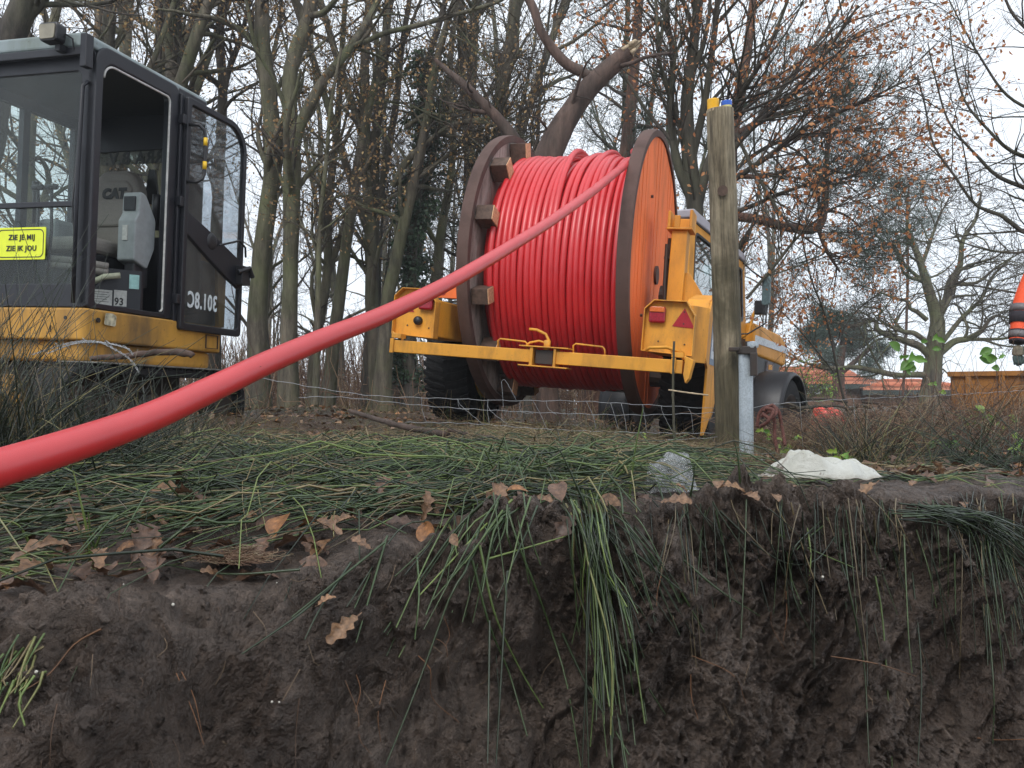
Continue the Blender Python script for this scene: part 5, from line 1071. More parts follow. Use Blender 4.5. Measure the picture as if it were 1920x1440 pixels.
# --- big bare oak at right
ok = [[(1742, 800, 44), (1744, 740, 38), (1750, 680, 32), (1754, 640, 32), (1758, 600, 26), (1745, 560, 20), (1735, 520, 16), (1722, 480, 12), (1705, 440, 8), (1700, 400, 5)],
      [(1756, 600, 18), (1775, 560, 16), (1782, 530, 14), (1800, 500, 10), (1805, 450, 8), (1830, 410, 6), (1840, 360, 4)],
      [(1746, 670, 16), (1725, 650, 14), (1700, 640, 12), (1675, 632, 11), (1645, 618, 9), (1640, 600, 8), (1600, 612, 6), (1570, 605, 5), (1530, 600, 3)],
      [(1745, 704, 13), (1715, 703, 11), (1680, 704, 11), (1640, 695, 10), (1600, 688, 9), (1570, 690, 7), (1530, 685, 6), (1500, 676, 4), (1480, 660, 2)],
      [(1742, 645, 10), (1715, 625, 9), (1695, 622, 8), (1670, 612, 6), (1648, 598, 5), (1650, 580, 4), (1620, 575, 3)],
      [(1738, 600, 9), (1720, 585, 8), (1706, 578, 7), (1704, 566, 6), (1680, 560, 5), (1650, 548, 3), (1600, 530, 2)],
      [(1764, 660, 15), (1790, 640, 13), (1815, 635, 11), (1840, 620, 9), (1855, 600, 7), (1870, 592, 5), (1900, 600, 3)],
      [(1765, 645, 9), (1800, 600, 8), (1840, 560, 6), (1860, 520, 5), (1900, 480, 3)],
      [(1820, 636, 7), (1860, 636, 6), (1895, 632, 4), (1940, 610, 2)],
      [(1735, 530, 8), (1700, 500, 6), (1680, 470, 5), (1640, 440, 3)], [(1782, 530, 8), (1830, 530, 6), (1870, 500, 4), (1920, 470, 2)], [(1728, 500, 7), (1745, 450, 6), (1760, 410, 4), (1780, 370, 3)]]
tree('bare_oak', 'big bare oak with twisting limbs at the right', 'tree', ok, 24, seed=60, bark_='bark', l1=(S_(14, .25, 1, 1.0, 2.6, 30, 75, g=.24, tr=.03, K=8, rmin=.012), S_(6, .15, 1, .5, 1.4, K=6, g=.26, rmin=.008), S_(3, .2, 1, .25, .7, K=4, g=.2, rmin=.006)))
# --- overhanging fine-twigged tree at the right edge
wb = [[(2140, 900, 50), (2120, 600, 42), (2080, 300, 34), (2050, 0, 24), (2020, -200, 14)],
      [(2100, 520, 12), (2000, 455, 10), (1920, 435, 9), (1880, 405, 8), (1830, 385, 6), (1790, 330, 5), (1750, 270, 4), (1735, 200, 3), (1720, 140, 2)],
      [(2080, 440, 10), (1980, 380, 9), (1920, 352, 8), (1870, 330, 7), (1830, 290, 5), (1780, 230, 4), (1755, 150, 3), (1740, 80, 2)],
      [(2070, 360, 10), (1980, 310, 8), (1900, 285, 7), (1850, 240, 5), (1810, 190, 4), (1790, 120, 3), (1780, 40, 2)],
      [(2060, 240, 10), (1960, 215, 7), (1890, 180, 5), (1840, 110, 4), (1800, 40, 3), (1770, -20, 2)],
      [(2050, 100, 9), (1970, 90, 7), (1920, 50, 6), (1890, 10, 5), (1870, -60, 3)],
      [(2090, 470, 8), (2010, 560, 6), (1940, 555, 5), (1880, 545, 4), (1800, 535, 3), (1720, 560, 2)],
      [(2080, 420, 8), (1990, 430, 6), (1930, 470, 5), (1860, 470, 4), (1790, 450, 2)]]
tree('overhanging_tree', 'bare fine-twigged branches arching in from the right edge', 'tree', wb, 8.5, seed=61, bark_='bark_dark', l1=(S_(11, .15, 1, .6, 1.7, 25, 60, g=.09, tr=.03, K=9, rmin=.003), S_(5, .1, 1, .3, .9, 25, 60, K=7, g=.1, tr=.02, rmin=.0018), S_(2, .1, 1, .12, .4, K=4, g=.1, rmin=.0015)))

# --- background wood: a few kinds, copied with their parts
def bgproto(seed, h, r, lean, bark_, leafy, name='wood_tree'):
    rng = np.random.default_rng(seed); zz = np.linspace(0, h, 9)
    x = lean*zz/h*h*.25+np.cumsum(rng.normal(0, .07, 9)); y = np.cumsum(rng.normal(0, .07, 9)); x -= x[0]; y -= y[0]
    main = np.stack([x, y, zz, r*np.linspace(1, .25, 9)], 1); nat = [main]
    for i in range(rng.integers(1, 4)):
        k_ = rng.integers(2, 6); a = rng.uniform(0, 6.28); L = (h-zz[k_])*.9; q = []
        for s_ in np.linspace(0, 1, 6): q.append([x[k_]+math.cos(a)*L*.33*s_+rng.normal(0, .06)*s_, y[k_]+math.sin(a)*L*.33*s_, zz[k_]+L*s_, r*.6*(1-.8*s_)])
        nat.append(np.array(q))
    return tree(name, 'x', 'tree', None, 0, group=WG, seed=seed, bark_=bark_, natural=nat, sides=7,
                l1=(S_(20, .12, 1, .8, 2.6, 25, 60, g=.15, tr=.06, K=7, rmin=.006), S_(5, .15, 1, .4, 1.3, K=5, g=.18, rmin=.005), S_(4, .2, 1, .2, .7, K=4, g=.2, rmin=.004)), folia=dict(type='leaf', n=leafy, size=.065, mat='oakleaf', spread=.08) if leafy else None)
protos = [bgproto(70, 11, .11, .4, 'bark_far', 350), bgproto(71, 13, .15, -.2, 'bark_far', 200), bgproto(72, 9, .08, .6, 'bark_far', 500), bgproto(73, 12, .12, .1, 'bark_far', 150), bgproto(74, 7, .06, .3, 'bark_dark', 420)]
rng = np.random.default_rng(99); cnt = 0
spots = []
for i in range(36):
    px = rng.uniform(-180, 1330); d = rng.uniform(15, 42) if i % 3 else rng.uniform(11.5, 18)
    if px > 1150 and d < 18: continue
    spots.append((px, d))
for i in range(6): spots.append((rng.uniform(1330, 1440), rng.uniform(30, 48)))
for px, d in spots:
    k_ = cnt % 5; o = protos[k_] if cnt < 5 else copy_tree(protos[k_]); x, y = (px-960)/FPX*d, d
    o.location = (x, y, float(gz(np.array(min(max(x, -60), 60)), np.array(y)))-.05); s_ = rng.uniform(.8, 1.25); o.scale = (s_,)*3; o.rotation_euler = (0, 0, rng.uniform(0, 6.28))
    kd = ('slim leaning', 'tall straight', 'short slanting', 'upright grey', 'small dark')[k_]
    rg_ = ((-999, 165, 'behind the windscreen of the cab'), (165, 460, 'behind the open cab door'), (460, 620, 'behind the S-bent and forked trees'), (620, 860, 'in the wood left of the reel'), (860, 1280, 'in the wood behind the reel'), (1280, 3000, 'in the gap right of the post'))
    wh = [q[2] for q in rg_ if q[0] <= px < q[1]][0]; dp = 'nearer' if d < 20 else ('middle' if d < 31 else 'far')
    tag(o, f'{dp} {kd} bare wood tree {wh}', 'tree', f'{dp} wood trees {wh}'); cnt += 1
for i, (x, y) in enumerate([(-5, -9), (-2.5, -13), (1.5, -11), (4.5, -8), (-9, -7), (8, -14), (-6.5, -12), (-3.5, -8), (-1.2, -9.5), (-7.5, -9.5), (-.2, -14), (-4.2, -15), (3, -15), (-8.5, -13), (-11, -11), (-2, -17), (-6, -17)]):     # wood on the camera's side of the trench
    o = copy_tree(protos[(i*2) % 5]); o.location = (x, y, .05); o.rotation_euler = (0, 0, i*1.3); o.scale = (1.1,)*3; tag(o, 'bare wood tree on the near side of the trench, reflected in the cab glass', 'tree', 'trees on the near side of the trench')
# ---------------------------------------------------------------- houses, skip, person, far things
def tile_mat(name, c1, c2, sc):
    m, n, l, b = newmat(name); t = n.new('ShaderNodeTexCoord'); wv = n.new('ShaderNodeTexWave'); wv.wave_type = 'BANDS'; wv.bands_direction = 'Z'; wv.inputs['Scale'].default_value = sc; wv.inputs['Distortion'].default_value = .3
    l.new(t.outputs['Object'], wv.inputs['Vector']); z = noise_node(n, l, 2.5, 5, .7); c = ramp(n, l, z, [(.3, c1), (.7, c2)])
    c = mixc(n, l, 1.0, c, ramp(n, l, wv.outputs['Fac'], [(.0, (.55,)*3), (.35, (1,)*3)]), 'MULTIPLY'); l.new(c, b.inputs['Base Color']); b.inputs['Roughness'].default_value = .8; bump(n, l, b, wv.outputs['Fac'], .6, .05); return m
M['tile'] = tile_mat('clay_tile', (.42, .14, .075), (.62, .25, .15), 1.0)
M['brick'] = plain('brown_brick', (.17, .095, .06), .85, nscale=9, namt=.35)
M['wframe'] = plain('white_window_frame', (.72, .74, .74), .5, nscale=10, namt=.05)
M['wglass'] = plain('window_dark_glass', (.10, .14, .16), .1, nscale=2, namt=.3)
M['trimd'] = plain('dark_green_fascia', (.045, .06, .055), .6)
def house(name, label, px0, px1, pyr, pye, d, depth=7, group=None, gable=None):
    x0, x1 = (px0-960)/FPX*d, (px1-960)/FPX*d; zr = P(px0, pyr, d+depth/2)[2]; ze = P(px0, pye, d)[2]; cx = (x0+x1)/2
    o = empty(name, (cx, d+depth/2, 0), (0, 0, R(-4)), label, 'house'); w_ = (x1-x0)/2; h_ = depth/2
    MB().box(-w_+.3, w_-.3, -h_+.35, h_-.35, -.3, ze-.05).build('wall', M['brick'], o)
    for sgn in (-1, 1):
        rf = MB(); n_ = 22
        for k_ in range(n_):      # tile courses, each proud of the one above
            a, b = k_/n_, (k_+1)/n_; y_a, y_b = sgn*h_*(1-a), sgn*h_*(1-b); za, zb = ze+(zr-ze)*a, ze+(zr-ze)*b
            ins = gable or 0; xa, xb = w_-ins*a, w_-ins*b
            rf.add([(-xa, y_a, za+.06), (xa, y_a, za+.06), (xb, y_b, zb+.03), (-xb, y_b, zb+.03), (-xa, y_a, za-.05), (xa, y_a, za-.05)], [(0, 1, 2, 3), (0, 4, 5, 1)])
        rf.build('roof', M['tile'], o)
    if gable:
        MB().add([(-w_, -h_, ze+.04), (-w_, h_, ze+.04), (-w_+gable, 0, zr), (w_, -h_, ze+.04), (w_, h_, ze+.04), (w_-gable, 0, zr)], [(0, 1, 2), (3, 5, 4)]).build('hip_roof', M['tile'], o)
    else:
        MB().add([(-w_+.3, -h_+.3, ze-.1), (-w_+.3, h_-.3, ze-.1), (-w_+.3, 0, zr-.1), (w_-.3, -h_+.3, ze-.1), (w_-.3, h_-.3, ze-.1), (w_-.3, 0, zr-.1)], [(0, 1, 2), (3, 5, 4)]).build('gable_wall', M['brick'], o)
    MB().box(-w_, w_, -h_-.02, -h_+.14, ze-.28, ze-.06).build('fascia', M['trimd'], o)
    return o, cx, w_, ze
def window(o, cx, px, py, wpx, hpx, d, yl):
    x = (px-960)/FPX*d-cx; z = P(px, py, d)[2]; w_, h_ = wpx/FPX*d/2, hpx/FPX*d/2
    f = MB().box(x-w_, x+w_, yl-.06, yl, z-h_, z-h_+.10).box(x-w_, x+w_, yl-.06, yl, z+h_-.10, z+h_).box(x-w_, x-w_+.10, yl-.06, yl, z-h_+.1, z+h_-.1).box(x+w_-.10, x+w_, yl-.06, yl, z-h_+.1, z+h_-.1).box(x-.05, x+.05, yl-.06, yl, z-h_+.1, z+h_-.1).build('window', M['wframe'], o)
    MB().box(x-w_+.1, x+w_-.1, yl-.03, yl-.02, z-h_+.1, z+h_-.1).build('pane', M['wglass'], f)
h1, c1h, w1h, _ = house('tiled_house', 'brown brick house with orange tiled roof and white framed window', 1400, 1640, 688, 718, 40, 8)
window(h1, c1h, 1537, 728, 24, 22, 40.2, -3.64)
house('tiled_house', 'long low house under a pale orange tiled roof left of the oak trunk', 1585, 1745, 703, 734, 46, 8, gable=2.5)
house('tiled_house', 'lower tiled outbuilding with dark green eaves in front of the long house', 1630, 1860, 712, 729, 39, 6, gable=2.0)
# small yellow-leaved bush by the house
tree('yellow_bush', 'small yellow-leaved bush in front of the brick house', 'bush', [[(1510, 780, 6), (1512, 750, 5), (1508, 715, 3), (1500, 690, 2)], [(1512, 755, 4), (1525, 735, 3), (1540, 720, 2)]], 24, seed=81, l1=(S_(18, .1, 1, .4, 1.1, K=5, g=.2), S_(5, .2, 1, .2, .6, K=4, g=.2)), folia=dict(type='leaf', n=550, size=.08, mat='green', spread=.08, v0=.7, vr=.3))
tree('low_yellow_shrub', 'sparse yellow-green shrub behind the tractor hood', 'bush', [[(1440, 800, 6), (1450, 740, 5), (1470, 700, 4), (1490, 670, 2)], [(1450, 740, 4), (1430, 690, 2)]], 16, seed=82, l1=(S_(18, .1, 1, .4, 1.1, K=5, g=.2), S_(4, .2, 1, .2, .5, K=4, g=.2)), folia=dict(type='leaf', n=500, size=.07, mat='beech', spread=.06, v0=.6, vr=.4))
# orange skip at right
sk = empty('orange_skip', tuple(P(1902, 800, 9.5)), (0, 0, R(-27)), 'rusty orange steel skip half hidden behind the brambles at right', 'skip')
sz = P(1800, 703, 9.5)[2]-P(1880, 800, 9.5)[2]
M['skip'] = paint('skip_orange', (.44, .18, .03), .65, (.12, .055, .03), 1.1, 3)
MB().prism([(-.62, -.1), (.8, -.1), (.9, sz), (-.62, sz)], 'y', -.04, 0).box(-.60, .9, .0, 1.6, -.1, -.05).prism([(-.62, -.1), (.8, -.1), (.9, sz), (-.62, sz)], 'y', 1.6, 1.64).box(-.62, -.58, .0, 1.6, -.1, sz).box(.80, .84, .0, 1.6, -.1, sz).build('body', M['skip'], sk, bevel=.005)
MB().box(-.66, .95, -.09, .0, sz-.012, sz+.045).build('top_rail', M['skip'], sk, bevel=.006)
for x in (-.45, -.12, .25, .6): MB().box(x-.03, x+.03, -.085, -.042, -.05, sz-.014).build('rib', M['skip'], sk, bevel=.004)
# red barrier sheet lying behind the mudguard
rp_ = P(1556, 783, 6.2)
def bar(a, b): return .10*np.clip(1-a*a-b*b, 0, 1)**.5*(1-.35*a)+.02*np.sin(a*7+b*4)
sheet('red_plastic_bag', (rp_[0], rp_[1], rp_[2]-.09), .17, .13, lambda a, b: bar(a, b)*1.35, plain('pale_red_plastic', (.68, .09, .07), .4, nscale=12, namt=.25), 50, 30, 31, 'crumpled bright red plastic bag behind the dead grass right of the wheel', 'plastic bag')
dk = empty('fallen_branch', tuple(P(1590, 768, 7.0)), (0, 0, 0), 'dark heap of cut branch ends behind the red bag', 'branch')
t = Tubes()
for i in range(14):
    a_ = RNG.normal(size=3)*[.22, .1, .03]; b_ = a_+RNG.normal(size=3)*[.2, .1, .03]; t.path(np.array([a_, (a_+b_)/2+[0, 0, .02], b_]), .012, 6)
t.build('branch', M['bark_dark'], dk)
# branch lying in front of the excavator track, and one behind the rushes
def log_(pts, name, label, cat, mat='bark_dead', S=10):
    q = np.array([[*P(p[0], p[1], p[2]), p[3]] for p in pts]); o0 = q[0, :3].copy(); s_ = spline(q, 40); o = empty(name, tuple(o0), (0, 0, 0), label, cat)
    rr = s_[:, 3]*(1+.15*vnoise(np.arange(40)*.6, 0, 0, 3)); t = Tubes(); t.path(s_[:, :3]-o0+.15*rr[:, None]*np.stack([vnoise(np.arange(40)*.5, k_, 0, 7) for k_ in range(3)], 1), rr, S, .4)
    t.build('branch', M[mat], o); return o
log_([(170, 672, 3.5, .010), (230, 668, 3.5, .013), (300, 660, 3.5, .014), (350, 662, 3.5, .015), (362, 668, 3.5, .012)], 'fallen_branch', 'broken brown branch lying below the yellow excavator body', 'branch')
log_([(840, 805, 3.0, .006), (880, 815, 2.95, .007), (960, 826, 2.85, .009)], 'fallen_branch', 'short snapped brown twig lying in the rushes below the fence', 'branch')
log_([(655, 770, 3.6, .008), (700, 784, 3.4, .01), (760, 800, 3.2, .012), (840, 815, 3.0, .012)], 'fallen_branch', 'longer reddish branch half buried in the rushes by the netting', 'branch')
log_([(1220, 600+5, 3.3, .004), (1264, 640, 3.3, .0045), (1262, 730, 3.3, .005), (1265, 840, 3.25, .006)][1:], 'sapling', 'thin bare brown sapling standing before the right tail lamp', 'sapling', 'bark_dark', 7)
log_([(1253, 731, 3.2, .003), (1280, 735, 3.2, .0035), (1328, 741, 3.2, .003)], 'fallen_twig', 'thin dry twig lying level across the right tyre', 'twig', 'splinter', 6)

# person at the right edge, hi-vis jacket, arm hanging with a work glove
def skin(name, vs, es, rad, mat, par, sub=2):
    me = bpy.data.meshes.new(name); me.from_pydata([tuple(v) for v in vs], es, []); o = link(name, me, par, mat)
    o.modifiers.new('skin', 'SKIN')
    for i, r_ in enumerate(rad):
        k_ = me.skin_vertices[0].data[i]; k_.radius = (r_, r_) if np.isscalar(r_) else r_; k_.use_root = (i == 0)
    s_ = o.modifiers.new('sub', 'SUBSURF'); s_.levels = sub; s_.render_levels = sub
    o.modifiers['skin'].use_smooth_shade = True; return o
pd_ = 6.4; hand = P(1905, 672, pd_)
pe = empty('person', (hand[0]+.34, hand[1]+.06, hand[2]-.84), (0, 0, 0), 'person in an orange and black work jacket, one gloved arm hanging', 'person')
M['hivis'] = plain('hivis_orange', (.85, .10, .03), .7, nscale=60, namt=.1); M['jblack'] = plain('black_jacket_cloth', (.022, .018, .024), .85, nscale=40, namt=.3)
M['reflt'] = plain('reflective_tape', (.13, .12, .125), .45); M['glv'] = plain('green_work_glove', (.035, .055, .05), .8, nscale=40, namt=.4); M['cuff'] = plain('tan_glove_back', (.16, .14, .10), .85, nscale=50, namt=.4)
M['skinc'] = plain('skin', (.50, .30, .22), .5, nscale=60, namt=.08); M['hair'] = plain('brown_hair', (.05, .03, .02), .7); M['trs'] = plain('dark_trousers', (.03, .032, .04), .85)
hz = .84   # hand height in person's frame
sh = (-.20, 0, 1.44)
skin('body', [(0, 0, .98), (0, 0, 1.12), (0, -.01, 1.30), (0, 0, 1.46), (0, 0, 1.55), (-.09, 0, .92), (-.10, -.01, .52), (-.11, .02, .10), (-.11, -.09, .04), (.09, 0, .92), (.10, -.01, .52), (.11, .02, .10), (.11, -.09, .04)],
     [(0, 1), (1, 2), (2, 3), (3, 4), (0, 5), (5, 6), (6, 7), (7, 8), (0, 9), (9, 10), (10, 11), (11, 12)], [(.17, .12), (.155, .11), (.17, .12), (.10, .08), .055, .095, .065, .05, .045, .095, .065, .05, .045], M['trs'], pe)
jk = skin('jacket', [(0, 0, .98), (0, 0, 1.15), (0, -.01, 1.32), (0, 0, 1.46), (-.17, 0, 1.44), (-.24, -.01, 1.30), (-.29, -.03, 1.14), (-.325, -.06, .965), (.17, 0, 1.44), (.24, 0, 1.30), (.28, 0, 1.14), (.29, -.05, .95)],
     [(0, 1), (1, 2), (2, 3), (3, 4), (4, 5), (5, 6), (6, 7), (3, 8), (8, 9), (9, 10), (10, 11)], [(.20, .15), (.19, .14), (.205, .15), (.13, .10), .088, .078, .068, .056, .088, .078, .068, .056], M['hivis'], pe)
def band(a, b, r0, r1, mat, name, par=jk):
    t = Tubes(); t.path(np.array([a, (np.array(a)+b)/2, b]), [r0, (r0+r1)/2, r1], 20); t.build(name, mat, par)
A = lambda s_: np.array([-.325+.035*s_*2.2, -.06+.03*s_*2, .965+.18*s_*2])
band(A(-.02), A(.03), .060, .061, M['jblack'], 'sleeve_hem'); band(A(.03), A(.05), .0615, .062, M['hivis'], 'orange_hem'); band(A(.05), A(.07), .0635, .064, M['jblack'], 'sleeve_band')
band(A(.07), A(.20), .068, .069, M['reflt'], 'reflective_band'); band(A(.20), A(.23), .066, .067, M['jblack'], 'sleeve_band')
band(A(.62), A(.76), .078, .079, M['reflt'], 'reflective_band'); band(A(.38), A(.60), .071, .078, M['jblack'], 'elbow_panel')
for z0, z1, r_ in ((1.10, 1.15, .205), (1.24, 1.29, .208)): MB().lathe([(r_, z0), (r_+.003, z1), (r_-.01, z1)], (0, 0, 0), 'z', 28).build('torso_band', M['reflt'], jk, smooth=True)
wr = np.array([-.327, -.064, .945]); 
gl = skin('glove', [wr, wr+[-.004, -.006, -.055], wr+[-.006, -.012, -.095]], [(0, 1), (1, 2)], [(.034, .028), (.044, .026), (.046, .022)], M['cuff'], pe)
for k_, (dx, L, cu) in enumerate([(-.034, .070, .6), (-.012, .082, .65), (.011, .078, .7), (.032, .062, .75)]):
    b_ = wr+np.array([dx*.9-.006, -.012, -.085]); q = [b_, b_+[0, -.004, -.028]]; d1 = np.array([.0, -math.sin(cu)*.6, -math.cos(cu)]); q.append(q[-1]+d1*L*.42); d2 = np.array([0.004, .55*math.sin(cu), -.8]); q.append(q[-1]+d2*L*.36)
    skin('finger', q, [(0, 1), (1, 2), (2, 3)], [.0135, .0135, .0125, .010], M['glv'], gl)
q = [wr+[.028, -.02, -.03], wr+[.050, -.035, -.062], wr+[.048, -.042, -.100], wr+[.040, -.044, -.125]]
skin('thumb', q, [(0, 1), (1, 2), (2, 3)], [.018, .016, .0135, .011], M['glv'], gl)
wr2 = np.array([.292, -.06, .93]); g2 = skin('glove', [wr2, wr2+[.004, -.01, -.06], wr2+[.004, -.015, -.10]], [(0, 1), (1, 2)], [(.034, .028), (.044, .026), (.044, .020)], M['cuff'], pe)
for dx, L in ((-.032, .062), (-.011, .078), (.012, .080), (.033, .068)):
    b_ = wr2+np.array([dx, -.015, -.09]); skin('finger', [b_, b_+[0, -.005, -.03], b_+[0, -.02, -.03-L*.4], b_+[0, -.015, -.03-L*.75]], [(0, 1), (1, 2), (2, 3)], [.0135, .013, .012, .010], M['glv'], g2)
hd = skin('head', [(0, .005, 1.53), (0, 0, 1.60), (0, -.012, 1.67), (0, .0, 1.73)], [(0, 1), (1, 2), (2, 3)], [(.052, .052), (.062, .075), (.075, .09), (.062, .078)], M['skinc'], pe)
skin('hair', [(0, .02, 1.68), (0, .01, 1.75)], [(0, 1)], [(.082, .095), (.06, .075)], M['hair'], hd)
MB().prism([(-.085, 1.655), (-.108, 1.625), (-.085, 1.628)], 'x', -.012, .012).build('nose', M['skinc'], hd, bevel=.004)
for s_ in (-1, 1):
    MB().lathe([(0, -.004), (.009, 0), (0, .004)], (s_*.028, -.086, 1.665), 'y', 12).build('eye', M['ink'], hd)
    MB().lathe([(0, -.008), (.022, -.004), (.022, .004), (0, .008)], (s_*.076, .0, 1.655), 'x', 14).build('ear', M['skinc'], hd)
    MB().box(s_*.11-.05, s_*.11+.05, -.19, .08, -.0, .06).build('boot', M['black'], pe, bevel=.02, seg=3)
MB().box(-.022, .022, -.092, -.082, 1.605, 1.611).build('mouth', plain('lip', (.32, .12, .10), .5), hd, bevel=.002)
# ---------------------------------------------------------------- vegetation on and over the bank
_colx = X0
def surfz(x, y):
    """height of the sheet under (x,y), wall included"""
    x = np.asarray(x, float); y = np.asarray(y, float); z = gz(x, y); e = yedge(x); over = e-y
    sl = np.radians(slope_at(x)); zw = gz(x, e)-np.where(over > 0, over, 0)*np.tan(sl*sst(-.05, .11, over))
    return np.where(y >= e, z, zw)
def lay(tb, st, head, L, r, var, K=9, lift=(.004, .05), bend=.25, rng=RNG, S=4, arch=0.03):
    n = len(st); t = np.linspace(0, 1, K); P_ = np.zeros((n, K, 3)); x = st[:, 0].copy(); y = st[:, 1].copy(); h = head.copy()
    zoff = rng.uniform(*lift, n); cv = rng.normal(0, bend, n)/K; pr = None; stp = L/(K-1); slope = 0
    kink = rng.integers(2, K-1, n); ka = np.where(rng.random(n) < .3, rng.normal(0, .5, n), 0)
    for k_ in range(K):
        z = surfz(x, y)+zoff+arch*np.sin(np.pi*t[k_])*rng.uniform(.3, 1, n)
        if pr is not None: z = np.maximum(z, pr-stp*.93)
        P_[:, k_] = np.stack([x, y, z], 1)
        dz = np.abs(z-pr) if pr is not None else 0; pr = z; hs = np.sqrt(np.maximum(stp**2-np.minimum(dz, stp*.95)**2, (stp*.2)**2))
        h = h+cv+np.where(kink == k_, ka, 0); x = x+np.cos(h)*hs; y = y+np.sin(h)*hs
    rad = r[:, None]*np.linspace(1, .35, K)[None]; tb.batch(P_, rad, S, var)
def rushvar(n, rng=RNG, dark=.5):
    v = rng.uniform(.05, .50, n); m = rng.random(n); v = np.where(m > .62, rng.uniform(.45, .68, n), v); v = np.where(m > .80, rng.uniform(.68, .85, n), v); return np.where(m > .87, rng.uniform(.85, 1, n), v)
rg = np.random.default_rng(5)
CLX, CLY = .14, 2.15
def keep_off(st):
    m = np.ones(len(st), bool)
    for q_, rx in ((SHEETP, .24), (BAGP, .12), ((.92, 3.2), .25)): m &= (((st[:, 0]-q_[0])/rx)**2+((st[:, 1]-q_[1])/.13)**2) > 1
    return m
def mat_patch(n, xr, yr, spread, src=(CLX, CLY), L=(.35, .8), r=(.0012, .0027), lift=(.002, .045), dens=None, hoff=0):
    x = rg.uniform(*xr, n); y = yedge(x)+rg.uniform(*yr, n)**1.0; st = np.stack([x, y], 1)
    h = np.arctan2(y-src[1], x-src[0])+rg.normal(0, spread, n)+hoff
    h = np.where(rg.random(n) < .5, h, h+np.pi); return st, h, rg.uniform(*L, n), rg.uniform(*r, n)
tb = Tubes()
for args in ((950, (-1.0, .12), (.22, 1.1), .20, (.3, 2.05)), (600, (-1.7, -.1), (.5, 1.6), .4, (.4, 1.9)), (170, (-.9, .1), (.03, .35), .25, (.3, 1.95)), (330, (.25, 1.3), (.14, .6), .35, (-2, 2.0)), (600, (-.6, .9), (.7, 1.7), .7, (0, 2.3)), (500, (-2.6, -.6), (.9, 2.6), .7, (0, 3)), (260, (-1.0, .3), (.1, 1.2), 1.6, (0, 0)), (700, (-1.8, 1.1), (1.2, 2.5), 1.6, (0, 0)), (420, (-2.2, 1.0), (1.4, 3.4), 1.6, (0, 1))):
    st, h, L, r = mat_patch(*args); lf = 1-sst(-.6, .0, st[:, 0]); st[:, 1] += lf*.38*np.clip(1.2-(st[:, 1]-yedge(st[:, 0])), 0, 1)*(rg.random(len(st)) > .12); L = np.where(st[:, 0] > .35, L*.45, L); m = keep_off(st) & keep_off(st+np.stack([np.cos(h)*L*.6, np.sin(h)*L*.6], 1)); st, h, L, r = st[m], h[m], L[m], r[m]
    v_ = rushvar(len(st), rg); far_ = (rg.random(len(st)) < .75*sst(2.3, 3.0, st[:, 1])); v_ = np.where(far_, rg.uniform(.84, 1, len(st)), v_); hi = st[:, 0] > .3; lay(tb, st[~hi], h[~hi], L[~hi], r[~hi], v_[~hi], rng=rg, bend=.5, arch=.03 if args[4] != (0, 0) else .08); lay(tb, st[hi], h[hi], L[hi], r[hi], v_[hi], rng=rg, bend=.5, arch=.012, lift=(.002, .022))
tag(tb.build('rush_mat', M['rush']), 'flattened mat of dark green rush stems on the trench edge', kind='stuff', cat='rushes')
# bright clump at the centre whose stems fan out, some raised, some bent over the edge
tb = Tubes()
def px_stem(tb, pts, lift=.012, r=.0019, var=.4, K=14, S=5, taper=.5):
    q = spline(np.array([G(a, b, lift if j else lift*.6) for j, (a, b) in enumerate(pts)]), K)
    tb.batch(q[None], (r*np.linspace(1, taper, K))[None], S, var)
n = 80; st = np.stack([rg.normal(.10, .10, n), rg.normal(2.03, .09, n)], 1); h = rg.uniform(np.pi*.75, np.pi*1.55, n); lay(tb, st, h, rg.uniform(.3, .75, n), rg.uniform(.0017, .0027, n), np.clip(rg.normal(.55, .14, n), 0, .85), lift=(.03, .09), rng=rg, S=5, arch=.05)
n = 35; st = np.stack([rg.normal(.12, .10, n), rg.normal(2.0, .09, n)], 1); h = rg.uniform(-.9, .7, n); lay(tb, st, h, rg.uniform(.3, .6, n), rg.uniform(.0017, .0025, n), np.clip(rg.normal(.5, .16, n), 0, .85), lift=(.03, .10), rng=rg, S=5, arch=.05)
for i in range(62):
    s0 = rg.normal(1092, 20); b_ = rg.normal(1150, 36); yb_ = rg.uniform(1120, 1500); k_ = rg.uniform(.25, .6)
    px_stem(tb, [(s0, rg.uniform(905, 950)), (s0+14, 985), (s0+(b_-s0)*k_, 1075), (s0+(b_-s0)*.8, (1075+yb_)/2), (b_+rg.normal(0, 8), yb_)], rg.uniform(.010, .05), rg.uniform(.0016, .0025), float(np.clip(rg.normal(.42, .2), .02, .95)))
for i in range(20):
    s0 = rg.normal(1120, 25); dx = rg.uniform(60, 200); px_stem(tb, [(s0, rg.uniform(940, 985)), (s0+dx*.4, 1000+rg.uniform(-10, 30)), (s0+dx, 1060+dx*.6+rg.uniform(-30, 60))], rg.uniform(.01, .03), rg.uniform(.0012, .002), float(rg.uniform(.05, .5)))
for i in range(30):
    s0 = rg.normal(930, 45); dx = rg.uniform(-220, 40); px_stem(tb, [(s0, rg.uniform(925, 985)), (s0+dx*.35, 1000+rg.uniform(-10, 20)), (s0+dx, 1030+abs(dx)*.6+rg.uniform(-20, 110))], rg.uniform(.008, .03), rg.uniform(.0014, .0023), float(np.clip(rg.normal(.45, .16), .05, .9)))
tag(tb.build('rush_clump', M['rush']), 'bright green rush clump spilling over the trench edge in the middle', 'rushes', kind='stuff')
